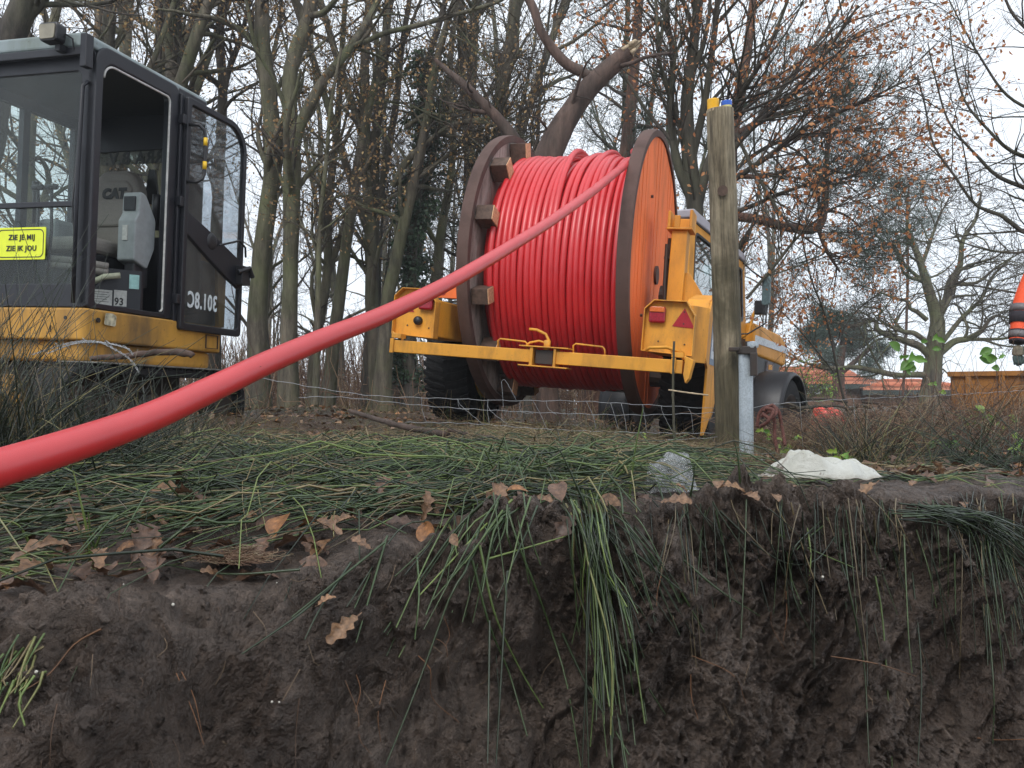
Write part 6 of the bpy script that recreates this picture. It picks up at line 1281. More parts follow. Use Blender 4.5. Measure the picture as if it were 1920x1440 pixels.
hang = [[(948, 960), (977, 1037), (1007, 1113), (1033, 1193), (1060, 1287), (1090, 1440)], [(897, 1027), (927, 1160), (973, 1260), (1017, 1337)], [(887, 1053), (923, 1187), (957, 1277), (987, 1387)], [(905, 985), (870, 1080), (840, 1125), (780, 1300), (723, 1440)],
 [(947, 960), (873, 1067)], [(893, 1037), (813, 1133)], [(923, 1167), (917, 1440)], [(953, 1077), (930, 1440)], [(913, 1053), (1063, 1010)], [(783, 1053), (785, 1127), (775, 1207)], [(723, 1017), (670, 1217)], [(730, 1010), (640, 1207)], [(1105, 1293), (1180, 1427)], [(1050, 1193), (1097, 1280), (1133, 1347)],
 [(1160, 1207), (1247, 1347)], [(1187, 1040), (1280, 1120)], [(1140, 1010), (1207, 1113)], [(1343, 960), (1360, 1043), (1368, 1137)], [(1280, 1053), (1350, 1110), (1423, 1160)], [(1350, 960), (1420, 1030), (1477, 1067), (1530, 1057), (1567, 1003)],
 [(1540, 977), (1493, 1027), (1480, 1070), (1493, 1137), (1530, 1213)], [(1544, 985), (1497, 1035), (1486, 1080), (1500, 1145)], [(1463, 1003), (1540, 1040), (1607, 1068)], [(1667, 960), (1657, 1093)], [(1578, 990), (1593, 1100), (1617, 1247), (1627, 1440)], [(1640, 1080), (1660, 1180), (1673, 1440)],
 [(1697, 1003), (1703, 1193), (1710, 1270)], [(1710, 1077), (1725, 1260), (1720, 1440)], [(1740, 1027), (1758, 1100), (1775, 1220)], [(1512, 990), (1518, 1050), (1517, 1117)], [(1720, 1000), (1745, 1080), (1757, 1140)], [(1793, 1040), (1793, 1160)], [(1850, 1000), (1868, 1120), (1880, 1260)],
 [(1280, 1117), (1325, 1190)], [(640, 1090), (560, 1160), (450, 1240)], [(720, 1020), (640, 1092), (550, 1165)], [(655, 1060), (600, 1140), (575, 1210)], [(300, 930), (420, 905), (640, 890)], [(560, 1068), (420, 1080), (300, 1062)], [(1840, 1020), (1850, 1140), (1862, 1300), (1865, 1400)], [(1610, 1060), (1640, 1180), (1652, 1240)], [(1560, 1010), (1600, 1130), (1612, 1200)]]
tb = Tubes(); kinds = [.5, .62, .45, .35, .6, .55, .25, .2, .72, .55, .45, .4, .5, .3, .4, .3, .3, .35, .4, .15, .3]
for i, h_ in enumerate(hang): px_stem(tb, h_, .018, .0021 if i < 17 else .0020, kinds[i % 21], 16, 5)
rr_ = np.random.default_rng(77)
for i in range(115):       # thin stems all along the right part of the lip
    x0_ = rr_.uniform(1220, 1980); y0_ = 950-(x0_-1250)*.03+rr_.uniform(-10, 25); ln = rr_.uniform(60, 420)*(.5+.5*rr_.random()); dx = rr_.normal(18, 30)
    px_stem(tb, [(x0_, y0_), (x0_+dx*.3, y0_+ln*.35), (x0_+dx, y0_+ln)], rr_.uniform(.006, .03), rr_.uniform(.0009, .0017), float(rr_.choice([.08, .2, .3, .42, .95, .9])), 9, 4)
for i in range(75):       # right bunch
    s0 = rr_.normal(1830, 26); e_ = rr_.uniform(1850, 2080); px_stem(tb, [(s0-rr_.uniform(40, 130), 965+rr_.normal(0, 10)), (s0, 985+rr_.normal(0, 8)), ((s0+e_)/2, 1040+rr_.normal(0, 14)), (e_, 1090+rr_.uniform(0, 170))], rr_.uniform(.01, .05), rr_.uniform(.0013, .0021), float(np.clip(rr_.normal(.28, .13), 0, .7)), 12, 4)
tag(tb.build('hanging_rushes', M['rush']), 'single rush stems hanging down the mud face of the trench', 'rushes', kind='stuff')
tb = Tubes()
for i, p_ in enumerate([[(175, 1052), (160, 980), (137, 882)], [(170, 1050), (152, 1000), (128, 940)], [(180, 1055), (170, 1000), (165, 960)], [(60, 1030), (35, 985), (0, 975)], [(172, 1052), (190, 1000), (210, 970)], [(345, 985), (318, 940), (300, 915)], [(1390, 905), (1384, 860), (1378, 830)], [(1180, 935), (1190, 850), (1206, 765)], [(1110, 950), (1180, 860), (1290, 815)], [(1290, 950), (1300, 900), (1302, 870)], [(1108, 960), (1058, 800+60), (1045, 840)]]):
    b0_ = G(*p_[0]); d_ = proj(b0_)[2]; q = spline(np.array([b0_, P(*p_[1], d_-.02), P(*p_[2], d_-.03)]), 9); tb.batch(q[None], (np.linspace(.0028, .001, 9))[None], 5, [.72, .9, .6, .7, .66, .4, .4, .62, .5, .3, .3][i])
for i in range(26):
    a_ = rg.uniform(-30, 95); b_ = rg.uniform(1180, 1290); px_stem(tb, [(a_, b_), (a_-rg.uniform(10, 40), b_+rg.uniform(25, 60)), (a_-rg.uniform(20, 70), b_+rg.uniform(60, 110))], .008, .0019, float(rg.uniform(.5, .95)), 7, 4)
for i in range(28):
    a_ = rg.uniform(-60, 60); b_ = rg.uniform(1030, 1090); px_stem(tb, [(a_, b_), (a_+rg.uniform(30, 70), b_+rg.uniform(-8, 12)), (a_+rg.uniform(60, 150), b_+rg.uniform(-14, 22))], .008, .0022, float(rg.uniform(.4, .98)), 7, 4)
tag(tb.build('fresh_shoots', M['rush']), 'fresh yellow-green shoots sprouting from the mud at left', 'shoots', kind='stuff')

def fan(tb, c, n, L, elev, r, var, az=None, K=8, droop=.5, rng=RNG, sp=.05, S=4, kinkp=.15):
    b = np.stack([c[0]+rng.normal(0, sp, n), c[1]+rng.normal(0, sp, n)], 1); z = gz(b[:, 0], b[:, 1])-.01
    a = rng.uniform(0, 2*np.pi, n) if az is None else rng.normal(az[0], az[1], n); e = np.radians(rng.uniform(*elev, n)); LL = rng.uniform(*L, n); st = LL/(K-1)
    P_ = np.zeros((n, K, 3)); p = np.column_stack([b, z]); P_[:, 0] = p; dr_ = rng.uniform(.2, 1, n)*droop/K; kk = rng.integers(2, K, n); kd = np.where(rng.random(n) < kinkp, rng.uniform(.6, 1.8, n), 0)
    for k_ in range(1, K):
        e = e-dr_*k_*.35-np.where(kk == k_, kd, 0); p = p+np.stack([np.cos(e)*np.cos(a), np.cos(e)*np.sin(a), np.sin(e)], 1)*st[:, None]
        p[:, 2] = np.maximum(p[:, 2], gz(p[:, 0], p[:, 1])+.004); P_[:, k_] = p
    tb.batch(P_, rng.uniform(*r, n)[:, None]*np.linspace(1, .3, K)[None], S, var(n))
dk_ = lambda n: np.clip(np.where(rg.random(n) < .7, rg.uniform(0, .3, n), rg.uniform(.8, 1, n)), 0, 1)
def tussock(name, label, c, n, L, elev, var, mat='rush', r=(.0011, .002), **k):
    tb = Tubes(); fan(tb, c, n, L, elev, r, var, rng=rg, **k); o = tb.build(name, M[mat]); return tag(o, label, 'grass tussock')
tb = Tubes()
for c, n, L_ in (((-1.2, 1.92), 400, .60), ((-1.05, 2.1), 180, .42), ((-1.45, 2.1), 260, .62), ((-1.0, 2.5), 110, .34), ((-1.8, 2.3), 150, .6)):
    fan(tb, c, n, (.18, L_), (15, 88), (.0011, .0021), dk_, rng=rg, sp=.085, droop=.5)
fan(tb, (-1.3, 2.0), 45, (.5, .74), (55, 85), (.0011, .0019), lambda n: rg.uniform(.0, .4, n), rng=rg, sp=.12, droop=.25)
fan(tb, (-1.05, 2.0), 130, (.22, .48), (5, 32), (.0011, .0019), dk_, az=(-.3, .5), rng=rg, sp=.10, droop=.3)
fan(tb, (-1.15, 1.95), 700, (.15, .42), (5, 80), (.0011, .0021), lambda n: rg.uniform(0, .12, n), rng=rg, sp=.16, droop=.6)  # near-black stems near the base paint in the shaded hollow
tag(tb.build('rush_tussock', M['rush']), 'big dark tussock of upright rushes in front of the excavator', 'grass tussock')
tb = Tubes(); [fan(tb, (rg.uniform(-2.3, -1.15), rg.uniform(3.1, 4.0)), 26, (.12, .40), (20, 85), (.0012, .0022), dk_, rng=rg, sp=.10, droop=.8) for _ in range(22)]; tag(tb.build('dark_brush', M['rush']), 'dark brush of dead stems hiding the excavator tracks', 'brush', kind='stuff')
tussock('rush_tussock', 'dark spidery rush tussock right of the white plastic sheet', (1.25, 3.05), 260, (.15, .40), (5, 75), dk_, sp=.06)
tussock('rush_tussock', 'wide grey-green rush tussock at the right edge of the bank', (1.75, 3.05), 380, (.15, .45), (0, 60), lambda n: rg.uniform(0, .45, n), sp=.16)
tussock('grass_tuft', 'yellowing grass tuft growing through the wire netting', (.29, 3.35), 90, (.08, .22), (40, 88), lambda n: rg.uniform(.35, 1, n), 'drygrass', (.0008, .0014), sp=.025, droop=1.4)
# dry and green grass thatch at the foot of post and fence
tb = Tubes()
for i in range(230):
    c = (rg.uniform(-.3, 1.35), rg.uniform(2.6, 3.9)); fan(tb, c, 12, (.05, .17), (25, 88), (.0006, .0011), lambda n: rg.uniform(.2, .95, n), rng=rg, sp=.03, droop=1.2, K=5, S=3)
for i in range(420):
    c = (rg.uniform(-2.6, .6), rg.uniform(2.6, 5.2)); fan(tb, c, 9, (.05, .16), (15, 80), (.0007, .0012), lambda n: rg.uniform(.1, .95, n), rng=rg, sp=.05, droop=1.0, K=5, S=3)
for i in range(170):
    y_ = rg.uniform(4.5, 12); c = (rg.uniform(-.5, .35)*y_, y_); fan(tb, c, 9, (.08, .30), (20, 85), (.001, .0022), lambda n: rg.uniform(.1, .9, n), rng=rg, sp=.14, droop=1.0, K=5, S=3)
for i in range(50):
    y_ = rg.uniform(5.8, 11); c = (rg.uniform(.2, .6)*y_, y_); fan(tb, c, 9, (.08, .28), (20, 85), (.001, .002), lambda n: rg.uniform(.1, .9, n), rng=rg, sp=.14, droop=1.0, K=5, S=3)
tag(tb.build('grass_thatch', M['drygrass']), 'dead and green grass thatch along the fence and wood floor', kind='stuff', cat='grass')
# undergrowth closing the view under the trees
tb = Tubes(); n = 5200; y_ = 11+rg.random(n)**.8*34; x_ = rg.uniform(-.75, .28, n)*y_; m = (x_ < .20*y_) | (y_ > 30); x_, y_ = x_[m], y_[m]; n = len(x_)
K = 5; h_ = rg.uniform(.35, 1.0, n)*np.interp(y_, [11, 20, 45], [1.0, 2.3, 4.2]); a_ = rg.normal(0, .25, n); P_ = np.zeros((n, K, 3)); z_ = gz(np.clip(x_, -60, 60), y_)
for k_ in range(K):
    s_ = k_/(K-1); P_[:, k_] = np.stack([x_+a_*h_*s_+rg.normal(0, .04, n)*s_, y_+rg.normal(0, .05, n), z_+h_*s_], 1)
tb.batch(P_, (.004+.00035*y_)[:, None]*np.linspace(1, .4, K)[None], 3, rg.uniform(.1, .9, n))
n = 3800; y_ = 11+rg.random(n)**.8*34; x_ = rg.uniform(-.75, .25, n)*y_; z_ = gz(np.clip(x_, -60, 60), y_)+rg.uniform(.02, .9, n)*np.interp(y_, [11, 20, 45], [.4, 1.1, 2.4]); P_ = np.zeros((n, 4, 3)); d_ = rg.normal(size=(n, 3))*[1, .5, .45]
for k_ in range(4): P_[:, k_] = np.stack([x_, y_, z_], 1)+d_*k_*.16*np.interp(y_, [11, 45], [.8, 2.2])[:, None]+rg.normal(0, .03, (n, 3)); 
tb.batch(P_, (.003+.00035*y_)[:, None]*np.linspace(1, .4, 4)[None], 3, rg.uniform(.1, .9, n))
tag(tb.build('undergrowth', M['bramble']), 'thin brown undergrowth stems between the wood trees', kind='stuff', cat='undergrowth')
# dead grass / bramble bank at right
tb = Tubes(); n = 2600
def arcs(n, xr, yr, H, Wd, r, K=8, rng=rg, lean=1.0):
    x = rng.uniform(*xr, n); y = rng.uniform(*yr, n); z = gz(x, y); a = rng.uniform(0, 2*np.pi, n); h_ = rng.uniform(*H, n); w_ = rng.uniform(*Wd, n); t = np.linspace(0, 1, K)
    e1 = rng.uniform(.5, 1.6, n); P_ = np.zeros((n, K, 3))
    for k_ in range(K):
        s_ = t[k_]; P_[:, k_] = np.stack([x+np.cos(a)*w_*s_**1.3+rng.normal(0, .010, n), y+np.sin(a)*w_*s_**1.3+rng.normal(0, .010, n), z+h_*np.sin(np.minimum(np.pi*s_*e1*.62, 2.6))+rng.normal(0, .006, n)], 1)
    return P_, rng.uniform(*r, n)[:, None]*np.linspace(1, .35, K)[None]
for xr, yr, nn_, hh_ in (((1.15, 1.9), (3.6, 4.3), 900, .19), ((1.7, 3.0), (3.9, 5.0), 1500, .22), ((1.2, 2.4), (3.3, 3.8), 500, .2), ((2.5, 4.2), (4.4, 6), 900, .42), ((2.0, 3.3), (3.8, 4.8), 800, .36)):
    P_, r_ = arcs(nn_, xr, yr, (.05, hh_), (.05, .40), (.0009, .0021)); tb.batch(P_, r_, 4, rg.uniform(0, 1, nn_)**1.2)
tag(tb.build('bramble_bank', M['bramble']), 'tangled bank of dead brown bramble and grass stems at right', kind='stuff', cat='brambles')
tb = Tubes()
for i in range(26):
    c = (rg.uniform(2.0, 3.0), rg.uniform(4.2, 5.0)); fan(tb, c, 2, (.4, .78), (60, 88), (.0014, .0026), lambda n: rg.uniform(.0, .3, n), rng=rg, sp=.03, droop=.35, K=8, S=4)
tag(tb.build('bramble_canes', M['bramble']), 'thin dark upright canes rising from the bramble bank', kind='stuff', cat='brambles')
# green leafy weeds: countable, each its own
def leafmesh(name, n, wf, L=1.0, fold=.45, curl=.6, var=.5, seed=0, wid=.36, stem=.18):
    r_ = np.random.default_rng(seed); t = np.linspace(0, 1, n); w_ = np.array([wf(q) for q in t])*wid*L; x = t*L
    zc = curl*L*np.sin(t*2.6+r_.uniform(-.6, 1))*.4; zc -= zc.min(); tw_ = r_.uniform(-.35, .35)*np.sin(t*3+r_.uniform(0, 3)); Vl = []
    for i in range(n):
        e = fold*w_[i]+.012*L*r_.normal(); k1, k2 = 1+tw_[i]*2, 1-tw_[i]*2; Vl += [(x[i], w_[i]*.92, zc[i]+e*k1+.008*r_.normal()*L), (x[i], w_[i]*.5, zc[i]+e*.35*k1), (x[i], 0, zc[i]), (x[i], -w_[i]*.5, zc[i]+e*.3*k2), (x[i], -w_[i]*.92, zc[i]+e*.8*k2+.008*r_.normal()*L)]
    Fl = [[i*5+j, i*5+j+1, (i+1)*5+j+1, (i+1)*5+j] for i in range(n-1) for j in range(4)]
    k0 = len(Vl); s_ = .012*L; Vl += [(0, s_, zc[0]), (0, -s_, zc[0]), (-stem*L, -s_*.7, zc[0]+.03*L), (-stem*L, s_*.7, zc[0]+.03*L)]; Fl.append([k0, k0+1, k0+2, k0+3])
    return mesh_np(name, np.array(Vl), np.array(Fl), np.full(len(Vl), var), smooth=False)
oakw = lambda t: max(.04, (math.sin(math.pi*min(1, t*.97+.02))**.55)*(.45+.45*t)*(.78+.26*math.sin(t*math.pi*6.6+.2)))
beechw = lambda t: max(.03, math.sin(math.pi*(t*.97+.015))**.8)
ivyw = lambda t: max(.02, (1.25-t)*(.8+.35*math.cos(t*9)) if t > .06 else .3)
OAK = [leafmesh('oak_leaf', 27, oakw, var=v, seed=i, wid=.42) for i, v in enumerate((.05, .2, .35, .5, .62, .9))]
BEE = [leafmesh('beech_leaf', 9, beechw, var=v, seed=i+20, wid=.33, fold=.3, curl=.4) for i, v in enumerate((.3, .55, .75, .85, .92))]
GRN = [leafmesh('green_leaf', 9, ivyw if i % 2 else beechw, var=v, seed=i+40, wid=.38, curl=.3) for i, v in enumerate((.35, .6, .8, 1.0))]
for m_ in OAK+BEE: m_.materials.append(M['litter'])
for m_ in GRN: m_.materials.append(M['green'])
def place(me, name, p, size, nrm=None, yaw=None, tilt=.35, label=None, cat='leaf', group=None, rng=rg):
    o = bpy.data.objects.new(name, me); C.objects.link(o); z = Vector(nrm) if nrm is not None else Vector((0, 0, 1)); z = (z+Vector(rng.normal(0, tilt, 3))).normalized()
    x = Vector((math.cos(yaw), math.sin(yaw), 0)) if yaw is not None else Vector(rng.normal(size=3)); x = (x-z*x.dot(z)).normalized(); y = z.cross(x)
    o.matrix_world = Matrix.Translation(Vector(p)) @ Matrix((x, y, z)).transposed().to_4x4() @ Matrix.Scale(size, 4)
    return tag(o, label, cat, group)
def weed(name, label, px, py, d, n, L, h, spread=.05, cat='weed', vr=(0, 4)):
    b = P(px, py, d); b[2] = gz(b[0], b[1]); o = empty(name, tuple(b), (0, 0, 0), label, cat); t = Tubes(); tips = []
    for i in range(max(2, n//4)):
        e = np.array([rg.normal(0, spread), rg.normal(0, spread), h*rg.uniform(.5, 1)]); q = spline(np.array([[0, 0, 0], e*[.3, .3, .6], e]), 8); t.path(q, np.linspace(.0022, .0009, 8), 5, .3); tips.append(q)
    t.build('stem', M['bramble'], o)
    for i in range(n):
        q = tips[i % len(tips)]; p_ = q[rg.integers(3, 8)]+rg.normal(0, .008, 3); l_ = place(GRN[rg.integers(*vr)], 'leaf', (0, 0, 0), 1, (0, -.5, .8), rg.uniform(0, 6.28), .5, cat=None)
        del_ = l_.matrix_world.copy(); l_.parent = o; l_.matrix_parent_inverse = Matrix(); l_.matrix_local = Matrix.Translation(Vector(p_)) @ del_ @ Matrix.Scale(L*rg.uniform(.6, 1.1), 4)
    return o
def big_leaves(name, label, stempts, d, leaves_, cat='climber'):
    b = P(*stempts[0], d); o = empty(name, tuple(b), (0, 0, 0), label, cat); t = Tubes(); t.path(spline(np.array([P(*s_, d)-b for s_ in stempts]), 20), np.linspace(.0028, .0012, 20), 6, .2); t.build('stem', M['bramble'], o)
    for (x, y, sz, k_) in leaves_:
        l_ = place(GRN[k_], 'leaf', (0, 0, 0), 1, (0, -1, .25), rg.uniform(0, 6.28), .35, cat=None); mw = l_.matrix_world.copy(); l_.parent = o; l_.matrix_local = Matrix.Translation(Vector(P(x, y, d)-b)) @ mw @ Matrix.Scale(sz/FPX*d, 4)
weed('green_weed', 'fresh green weed with small leaves beside the white plastic sheet', 1580, 880, 2.85, 14, .035, .07)
weed('green_weed', 'pale green leafy shoots at the foot of the rope', 1475, 800, 3.5, 16, .035, .12)
weed('green_weed', 'bright green leafy weed at the top of the bramble bank, far right', 1850, 800, 4.0, 30, .055, .19, .09, vr=(1, 4))
weed('green_weed', 'low green leaves in the shade of the bramble bank', 1765, 870, 3.5, 16, .05, .08, .07, vr=(0, 2))
weed('green_weed', 'small pale green leaf cluster by the right picture edge', 1895, 860, 3.3, 10, .04, .07)
weed('green_weed', 'tiny green weed between rushes below the left tyre', 770, 815, 3.2, 10, .03, .05)
weed('green_weed', 'small green plant left of the red tape scrap', 1075, 870, 2.9, 12, .035, .06)
weed('green_weed', 'bright little leaves on a curled shoot below the right box', 1210, 790, 3.6, 10, .03, .14, .03, vr=(2, 4))
big_leaves('ivy_sprig', 'dark green ivy-like leaves hanging free against the sky', [(1690, 800), (1686, 740), (1700, 690), (1690, 655)], 3.9, [(1685, 660, 26, 0), (1706, 672, 32, 1), (1714, 680, 30, 0), (1694, 690, 28, 1), (1706, 700, 16, 0), (1686, 668, 18, 1)])
big_leaves('leafy_climber', 'climber with brown and green leaves left of the worker', [(1880, 800), (1872, 740), (1868, 690), (1866, 650)], 4.6, [(1860, 655, 24, 0), (1842, 666, 22, 1), (1870, 672, 30, 0), (1858, 690, 18, 0), (1880, 665, 16, 1)])
big_leaves('leafy_climber', 'light green leaves climbing up the oak trunk', [(1752, 800), (1750, 740), (1756, 690), (1752, 630)], 4.8, [(1752, 632, 22, 1), (1748, 655, 15, 0), (1756, 720, 15, 1), (1760, 735, 14, 2), (1740, 640, 13, 0)])

# ---- fallen leaves lying on bank and mud (each its own)
NL = [(178, 884, 96, 'b', 1, 'large pale brown leaf lying just under the red duct'), (790, 1003, 60, 'b', 3, 'glossy orange-brown beech leaf standing on the mud lip'), (861, 1036, 30, 'b', 1, 'small pinkish beech leaf right of the orange one'), (648, 960, 38, 'b', 1, 'pink-brown leaf at the end of the rush mat'),
 (237, 1051, 46, 'b', 2, 'curled yellow-brown leaf on bare mud at left'), (288, 1072, 56, 'o', 3, 'pale tan oak leaf beside the curled yellow one'), (650, 1192, 66, 'o', 4, 'tan oak leaf stuck low on the mud face'), (612, 1150, 34, 'o', 5, 'small yellowish oak leaf on the mud face'), (262, 900, 50, 'b', 2, 'rusty leaf in the rushes right of the large pale leaf'),
 (60, 940, 62, 'o', 1, 'grey-brown oak leaf at far left'), (1003, 915, 56, 'b', 1, 'brown beech leaf inside the central rush clump'), (968, 938, 40, 'b', 3, 'yellow-brown leaf under the central rush clump'), (930, 915, 44, 'b', 0, 'dark olive leaf at the left of the rush clump'), (1068, 995, 66, 'o', 0, 'grey oak leaf on the mud lip under the clump'), (1050, 950, 58, 'b', 0, 'dark brown leaf at the base of the hanging stems'),
 (1405, 945, 44, 'o', 3, 'pale tan leaf on the lip below the steel pipe'), (1370, 945, 50, 'o', 4, 'buff leaf left of the pale tan one on the lip'), (1262, 955, 52, 'o', 3, 'long buff leaf left on the lip'), (1345, 925, 34, 'b', 1, 'reddish leaf near the lip below the post'), (1455, 945, 32, 'b', 1, 'small rust leaf on the lip'), (1735, 905, 36, 'o', 1, 'brown leaf right of the white plastic sheet'), (1800, 950, 30, 'o', 3, 'pale scrap of leaf on the right lip'),
 (285, 835, 52, 'b', 2, 'orange-brown leaf half hidden under the duct'), (150, 830, 50, 'o', 1, 'brown leaf behind the duct at left'), (9, 1108, 26, 'b', 2, 'orange leaf at the left picture edge'), (680, 1040, 40, 'o', 3, 'folded pale leaf near the lip'), (560, 1012, 46, 'o', 3, 'pink leaf fragments among the rushes'), (480, 930, 90, 'o', 0, 'large flat grey-brown leaf in the rushes'), (395, 990, 70, 'o', 3, 'long pale leaf lying flat in the rushes'), (350, 1010, 56, 'o', 0, 'purplish oak leaf beside the long pale one')]
for x, y, s_, k_, vi, lb_ in NL:
    p_ = G(x, y, .012); d_ = proj(p_)[2]; me_ = (BEE if k_ == 'b' else OAK)[vi]; nr_ = (GN(x, y)*.5+np.array([0, -.75, .45])) if (y > 980 and x > 500) else np.array([0, -.35, .9]); L_ = s_/FPX*d_*1.05
    yaw = rg.uniform(0, 6.28); dirv = Vector((math.cos(yaw), math.sin(yaw), 0)); place(me_, 'beech_leaf' if k_ == 'b' else 'oak_leaf', p_-np.array(dirv)*L_*.45+[0, 0, L_*.2], L_, nr_, yaw, .15, lb_, 'leaf')
def leaflab(x, y, kd):
    px_ = float(np.clip(proj(np.array([x, y, 0.]))[0], -900, 3000)); rgs = ((-999, 150, 'at the far left end'), (150, 380, 'by the root ball under the duct'), (380, 700, 'on the left rush mat'), (700, 900, 'left of the hanging clump'), (900, 1200, 'around the central rush clump'), (1200, 1420, 'before the steel pipe'), (1420, 1650, 'round the white plastic sheet'), (1650, 9999, 'at the right end'))
    wh = [q[2] for q in rgs if q[0] <= px_ < q[1]][0]; ed = 'near the lip' if y-float(yedge(np.array(x))) < .2 else ('set back from the lip' if y-float(yedge(np.array(x))) < .45 else 'well behind the lip')
    return f'{kd} brown leaf {ed}, {wh}', 'leaf', f'{kd} leaves {ed} {wh}'
for i in range(150):
    x = rg.uniform(-1.25, 1.35); e = float(yedge(np.array(x))); y = e+abs(rg.normal(.05, .35)) if i % 5 else e-rg.uniform(.0, .05)
    if rg.random() < .45: x = rg.uniform(-1.1, -.2); y = float(yedge(np.array(x)))+rg.uniform(.02, .6)
    if not keep_off(np.array([[x, y]]))[0]: continue
    z = float(surfz(np.array(x), np.array(y)))+rg.uniform(.000, .022); place((OAK if rg.random() < .8 else BEE)[rg.integers(0, 5)], 'fallen_leaf', (x, y, z), rg.uniform(.035, .075), (0, -.15, 1), None, .45, *leaflab(x, y, 'small fallen'))
for i in range(75):       # broad wet leaves on and between the rushes at left
    x = rg.uniform(-1.25, .05); y = float(yedge(np.array(x)))+rg.uniform(.0, .75)**1.3; z = float(surfz(np.array(x), np.array(y)))+rg.uniform(.008, .04)
    place((OAK if rg.random() < .85 else BEE)[rg.integers(0, 5)], 'fallen_leaf', (x, y, z), rg.uniform(.045, .085), (0, -.25, 1), None, .35, *leaflab(x, y, 'broad wet'))
# leaf litter of the wood floor, uncountable
n = 9000; y = 2.6+rg.random(n)**1.6*16; x = rg.uniform(-.62, .62, n)*y; z = gz(x, y)+.008; nv = rg.normal(size=(n, 3))*.35+[0, 0, 1]; nv /= np.linalg.norm(nv, axis=1, keepdims=True); a_ = np.cross(nv, rg.normal(size=(n, 3))); a_ /= np.linalg.norm(a_, axis=1, keepdims=True); b_ = np.cross(nv, a_); s_ = rg.uniform(.03, .07, n)[:, None]; c_ = np.stack([x, y, z], 1)
V_ = np.stack([c_-a_*s_*.5, c_+b_*s_*.33+nv*s_*.12, c_+a_*s_*.5, c_-b_*s_*.33+nv*s_*.12], 1).reshape(-1, 3)
tag(link('leaf_litter', mesh_np('leaf_litter', V_, np.arange(n*4).reshape(n, 4), np.repeat(rg.uniform(0, 1, n)**1.3, 4)), None, M['litter']), 'brown leaf litter covering the wood floor', kind='stuff', cat='leaf litter')
# ---- clods, crumbs, grit and roots on the mud
def clods(name, n, size, reg, label, mat, squash=.7, seed=3):
    import bmesh
    r_ = np.random.default_rng(seed); bm = bmesh.new(); bmesh.ops.create_icosphere(bm, subdivisions=2, radius=1); ico = np.array([v.co for v in bm.verts]); fc = np.array([[v.index for v in f.verts] for f in bm.faces]); bm.free()
    Vs, Fs = [], []
    for i in range(n):
        px_, py_ = r_.uniform(reg[0], reg[1]), r_.uniform(reg[2], reg[3]); p_ = G(px_, py_); s_ = r_.uniform(size[0], size[1])*r_.random()**1.5+size[0]
        q = ico*(1+.75*fbm(ico[:, 0]+i*3, ico[:, 1], ico[:, 2], 1.9, 3, 5)[:, None])*s_*np.array([r_.uniform(.7, 1.5), r_.uniform(.7, 1.2), r_.uniform(.5, .9)]); an = r_.uniform(0, 6.28); q = np.stack([q[:, 0]*math.cos(an)-q[:, 2]*math.sin(an), q[:, 1], q[:, 0]*math.sin(an)+q[:, 2]*math.cos(an)], 1)
        Vs.append(q+p_); Fs.append(fc+i*len(ico))
    return tag(link(name, mesh_np(name, np.vstack(Vs), np.vstack(Fs), smooth=False), None, mat), label, kind='stuff', cat='mud')
clods('mud_clods', 900, (.0012, .0065), (-60, 1980, 950, 1460), 'small clods and crumbs of mud stuck on the trench face', M['mud'])
clods('mud_lumps', 260, (.0025, .011), (-60, 1980, 930, 1120), 'larger mud lumps along the lip of the trench', M['mud'], seed=8)
tb = Tubes(); rts = [[(830, 1160), (845, 1190), (838, 1215)], [(815, 1197), (835, 1215), (845, 1262)], [(780, 1230), (805, 1265), (815, 1310), (858, 1356)], [(810, 1230), (830, 1265), (835, 1290)], [(723, 1280), (712, 1340), (710, 1395)], [(650, 1275), (668, 1340), (672, 1390), (700, 1420)], [(670, 1270), (677, 1300), (665, 1340)], [(105, 1320), (97, 1380), (92, 1440)], [(340, 1262), (358, 1310), (380, 1380)], [(190, 1180), (140, 1210), (90, 1260), (45, 1300)], [(330, 1263), (365, 1340), (378, 1400)], [(560, 1310), (556, 1380), (552, 1440)], [(1470, 1115), (1440+32, 1160), (1468, 1200)], [(1440, 1150), (1450, 1180), (1470, 1220)], [(1290, 1270), (1300, 1310), (1313, 1350)], [(1640, 1160), (1645, 1200), (1650, 1235)], [(1300, 1230), (1370, 1270), (1400, 1320)], [(1555, 1232), (1640, 1245), (1716, 1266)], [(1830, 1385), (1870, 1386), (1920, 1390)], [(1760, 1145), (1830, 1155)], [(1240, 1085), (1235, 1110), (1230, 1140)]]
for i, r_ in enumerate(rts): px_stem(tb, r_, .008,   .0008 if i not in (9, 17, 18) else .0015, [.75, .6, .8, .3][i % 4], 12, 4)
for i in range(200):
    a_, b_ = rg.uniform(-20, 1940), rg.uniform(985, 1450); l_ = rg.uniform(12, 70); dd_ = rg.normal(0, .6)
    px_stem(tb, [(a_, b_), (a_+l_*math.sin(dd_)*.5+rg.normal(0, 5), b_+l_*.5), (a_+l_*math.sin(dd_), b_+l_*math.cos(dd_))], rg.uniform(.001, .006), rg.uniform(.0003, .0007), float(rg.choice([.1, .25, .45, .95])), 6, 3)
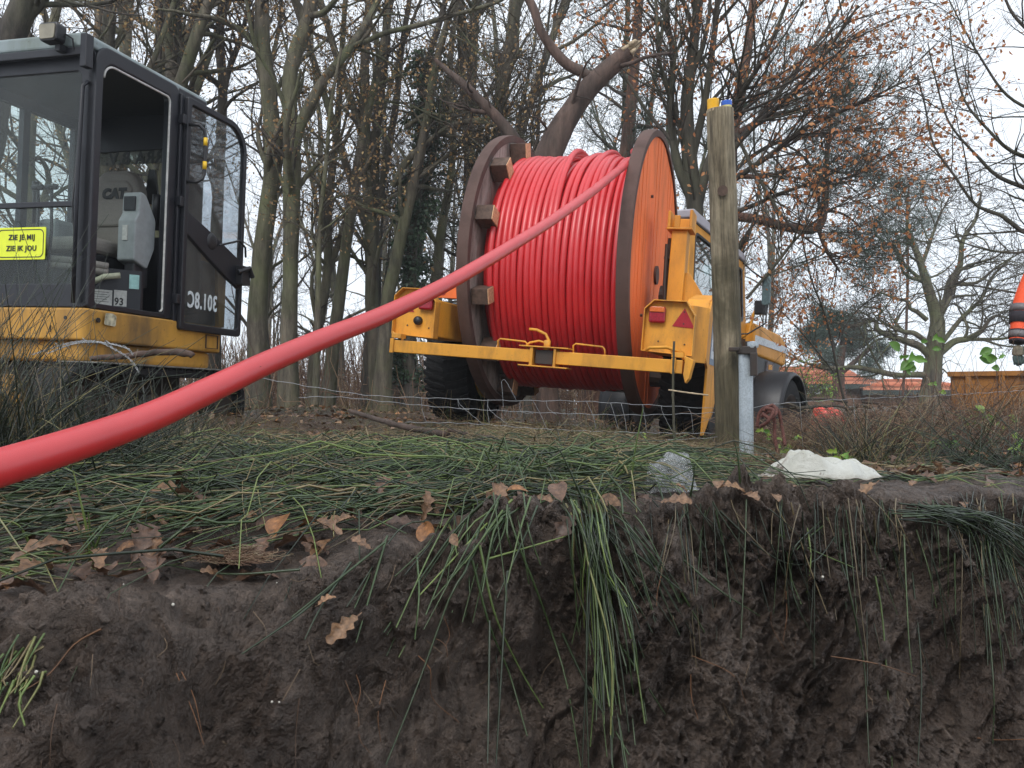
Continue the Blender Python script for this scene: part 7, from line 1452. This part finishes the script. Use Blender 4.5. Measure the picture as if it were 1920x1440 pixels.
tag(tb.build('fine_roots', varmat('root_fibre', [(0, (.05, .032, .024)), (.5, (.13, .075, .045)), (.8, (.24, .11, .05)), (1, (.30, .23, .15))], .8)), 'fine orange and brown roots dangling from the cut mud', kind='stuff', cat='roots')
# ball of fibrous brown roots on the lip
c0 = G(440, 1058, .015); tb = Tubes(); n = 520; K = 6; az = rg.uniform(0, 6.28, n); P_ = np.zeros((n, K, 3)); ce = np.column_stack([rg.normal(0, .022, n), rg.normal(0, .012, n), np.abs(rg.normal(0, .007, n))])
for k_ in range(K):
    az = az+rg.normal(.35, .25, n); ce = ce+np.column_stack([np.cos(az)*.007, np.sin(az)*.005, rg.normal(0, .0016, n)]); ce[:, 2] = np.abs(ce[:, 2]); P_[:, k_] = ce
tb.batch(P_, np.full((n, K), .0005), 3, rg.uniform(.35, 1, n)); o = tb.build('root_ball', M['bramble']); o.location = c0; tag(o, 'matted ball of fibrous brown roots on the lip at left', 'roots')
# tiny white snails and grit
g_ = MB(); import bmesh
for (x, y, s_) in ((71, 1262, .0022), (330, 1139, .0024), (506, 1315, .0018), (527, 1315, .0014), (1545, 1083, .003), (232, 1101, .0013), (520, 1095, .0012), (1080, 1095, .0013)):
    p_ = G(x, y, .004); g_.lathe([(0, -s_), (s_*.8, -s_*.5), (s_, 0), (s_*.7, s_*.6), (0, s_)], tuple(p_), 'x', 8)
tag(g_.build('pale_grit', plain('pale_grit', (.55, .52, .45), .6), None, smooth=True), 'scattered tiny white stones in the mud', kind='stuff', cat='stones')
# ---------------------------------------------------------------- damp air
hz_ = MB().box(-125, 125, -115, 125, -2.3, 18).build('haze', None)
hm = bpy.data.materials.new('haze_air'); hm.use_nodes = True; hm.node_tree.nodes.clear(); _o = hm.node_tree.nodes.new('ShaderNodeOutputMaterial'); _v = hm.node_tree.nodes.new('ShaderNodeVolumePrincipled')
_v.inputs['Density'].default_value = .0018; _v.inputs['Color'].default_value = (.86, .90, .94, 1); hm.node_tree.links.new(_v.outputs[0], _o.inputs['Volume']); hz_.data.materials.append(hm); tag(hz_, 'thin damp autumn haze', kind='stuff')
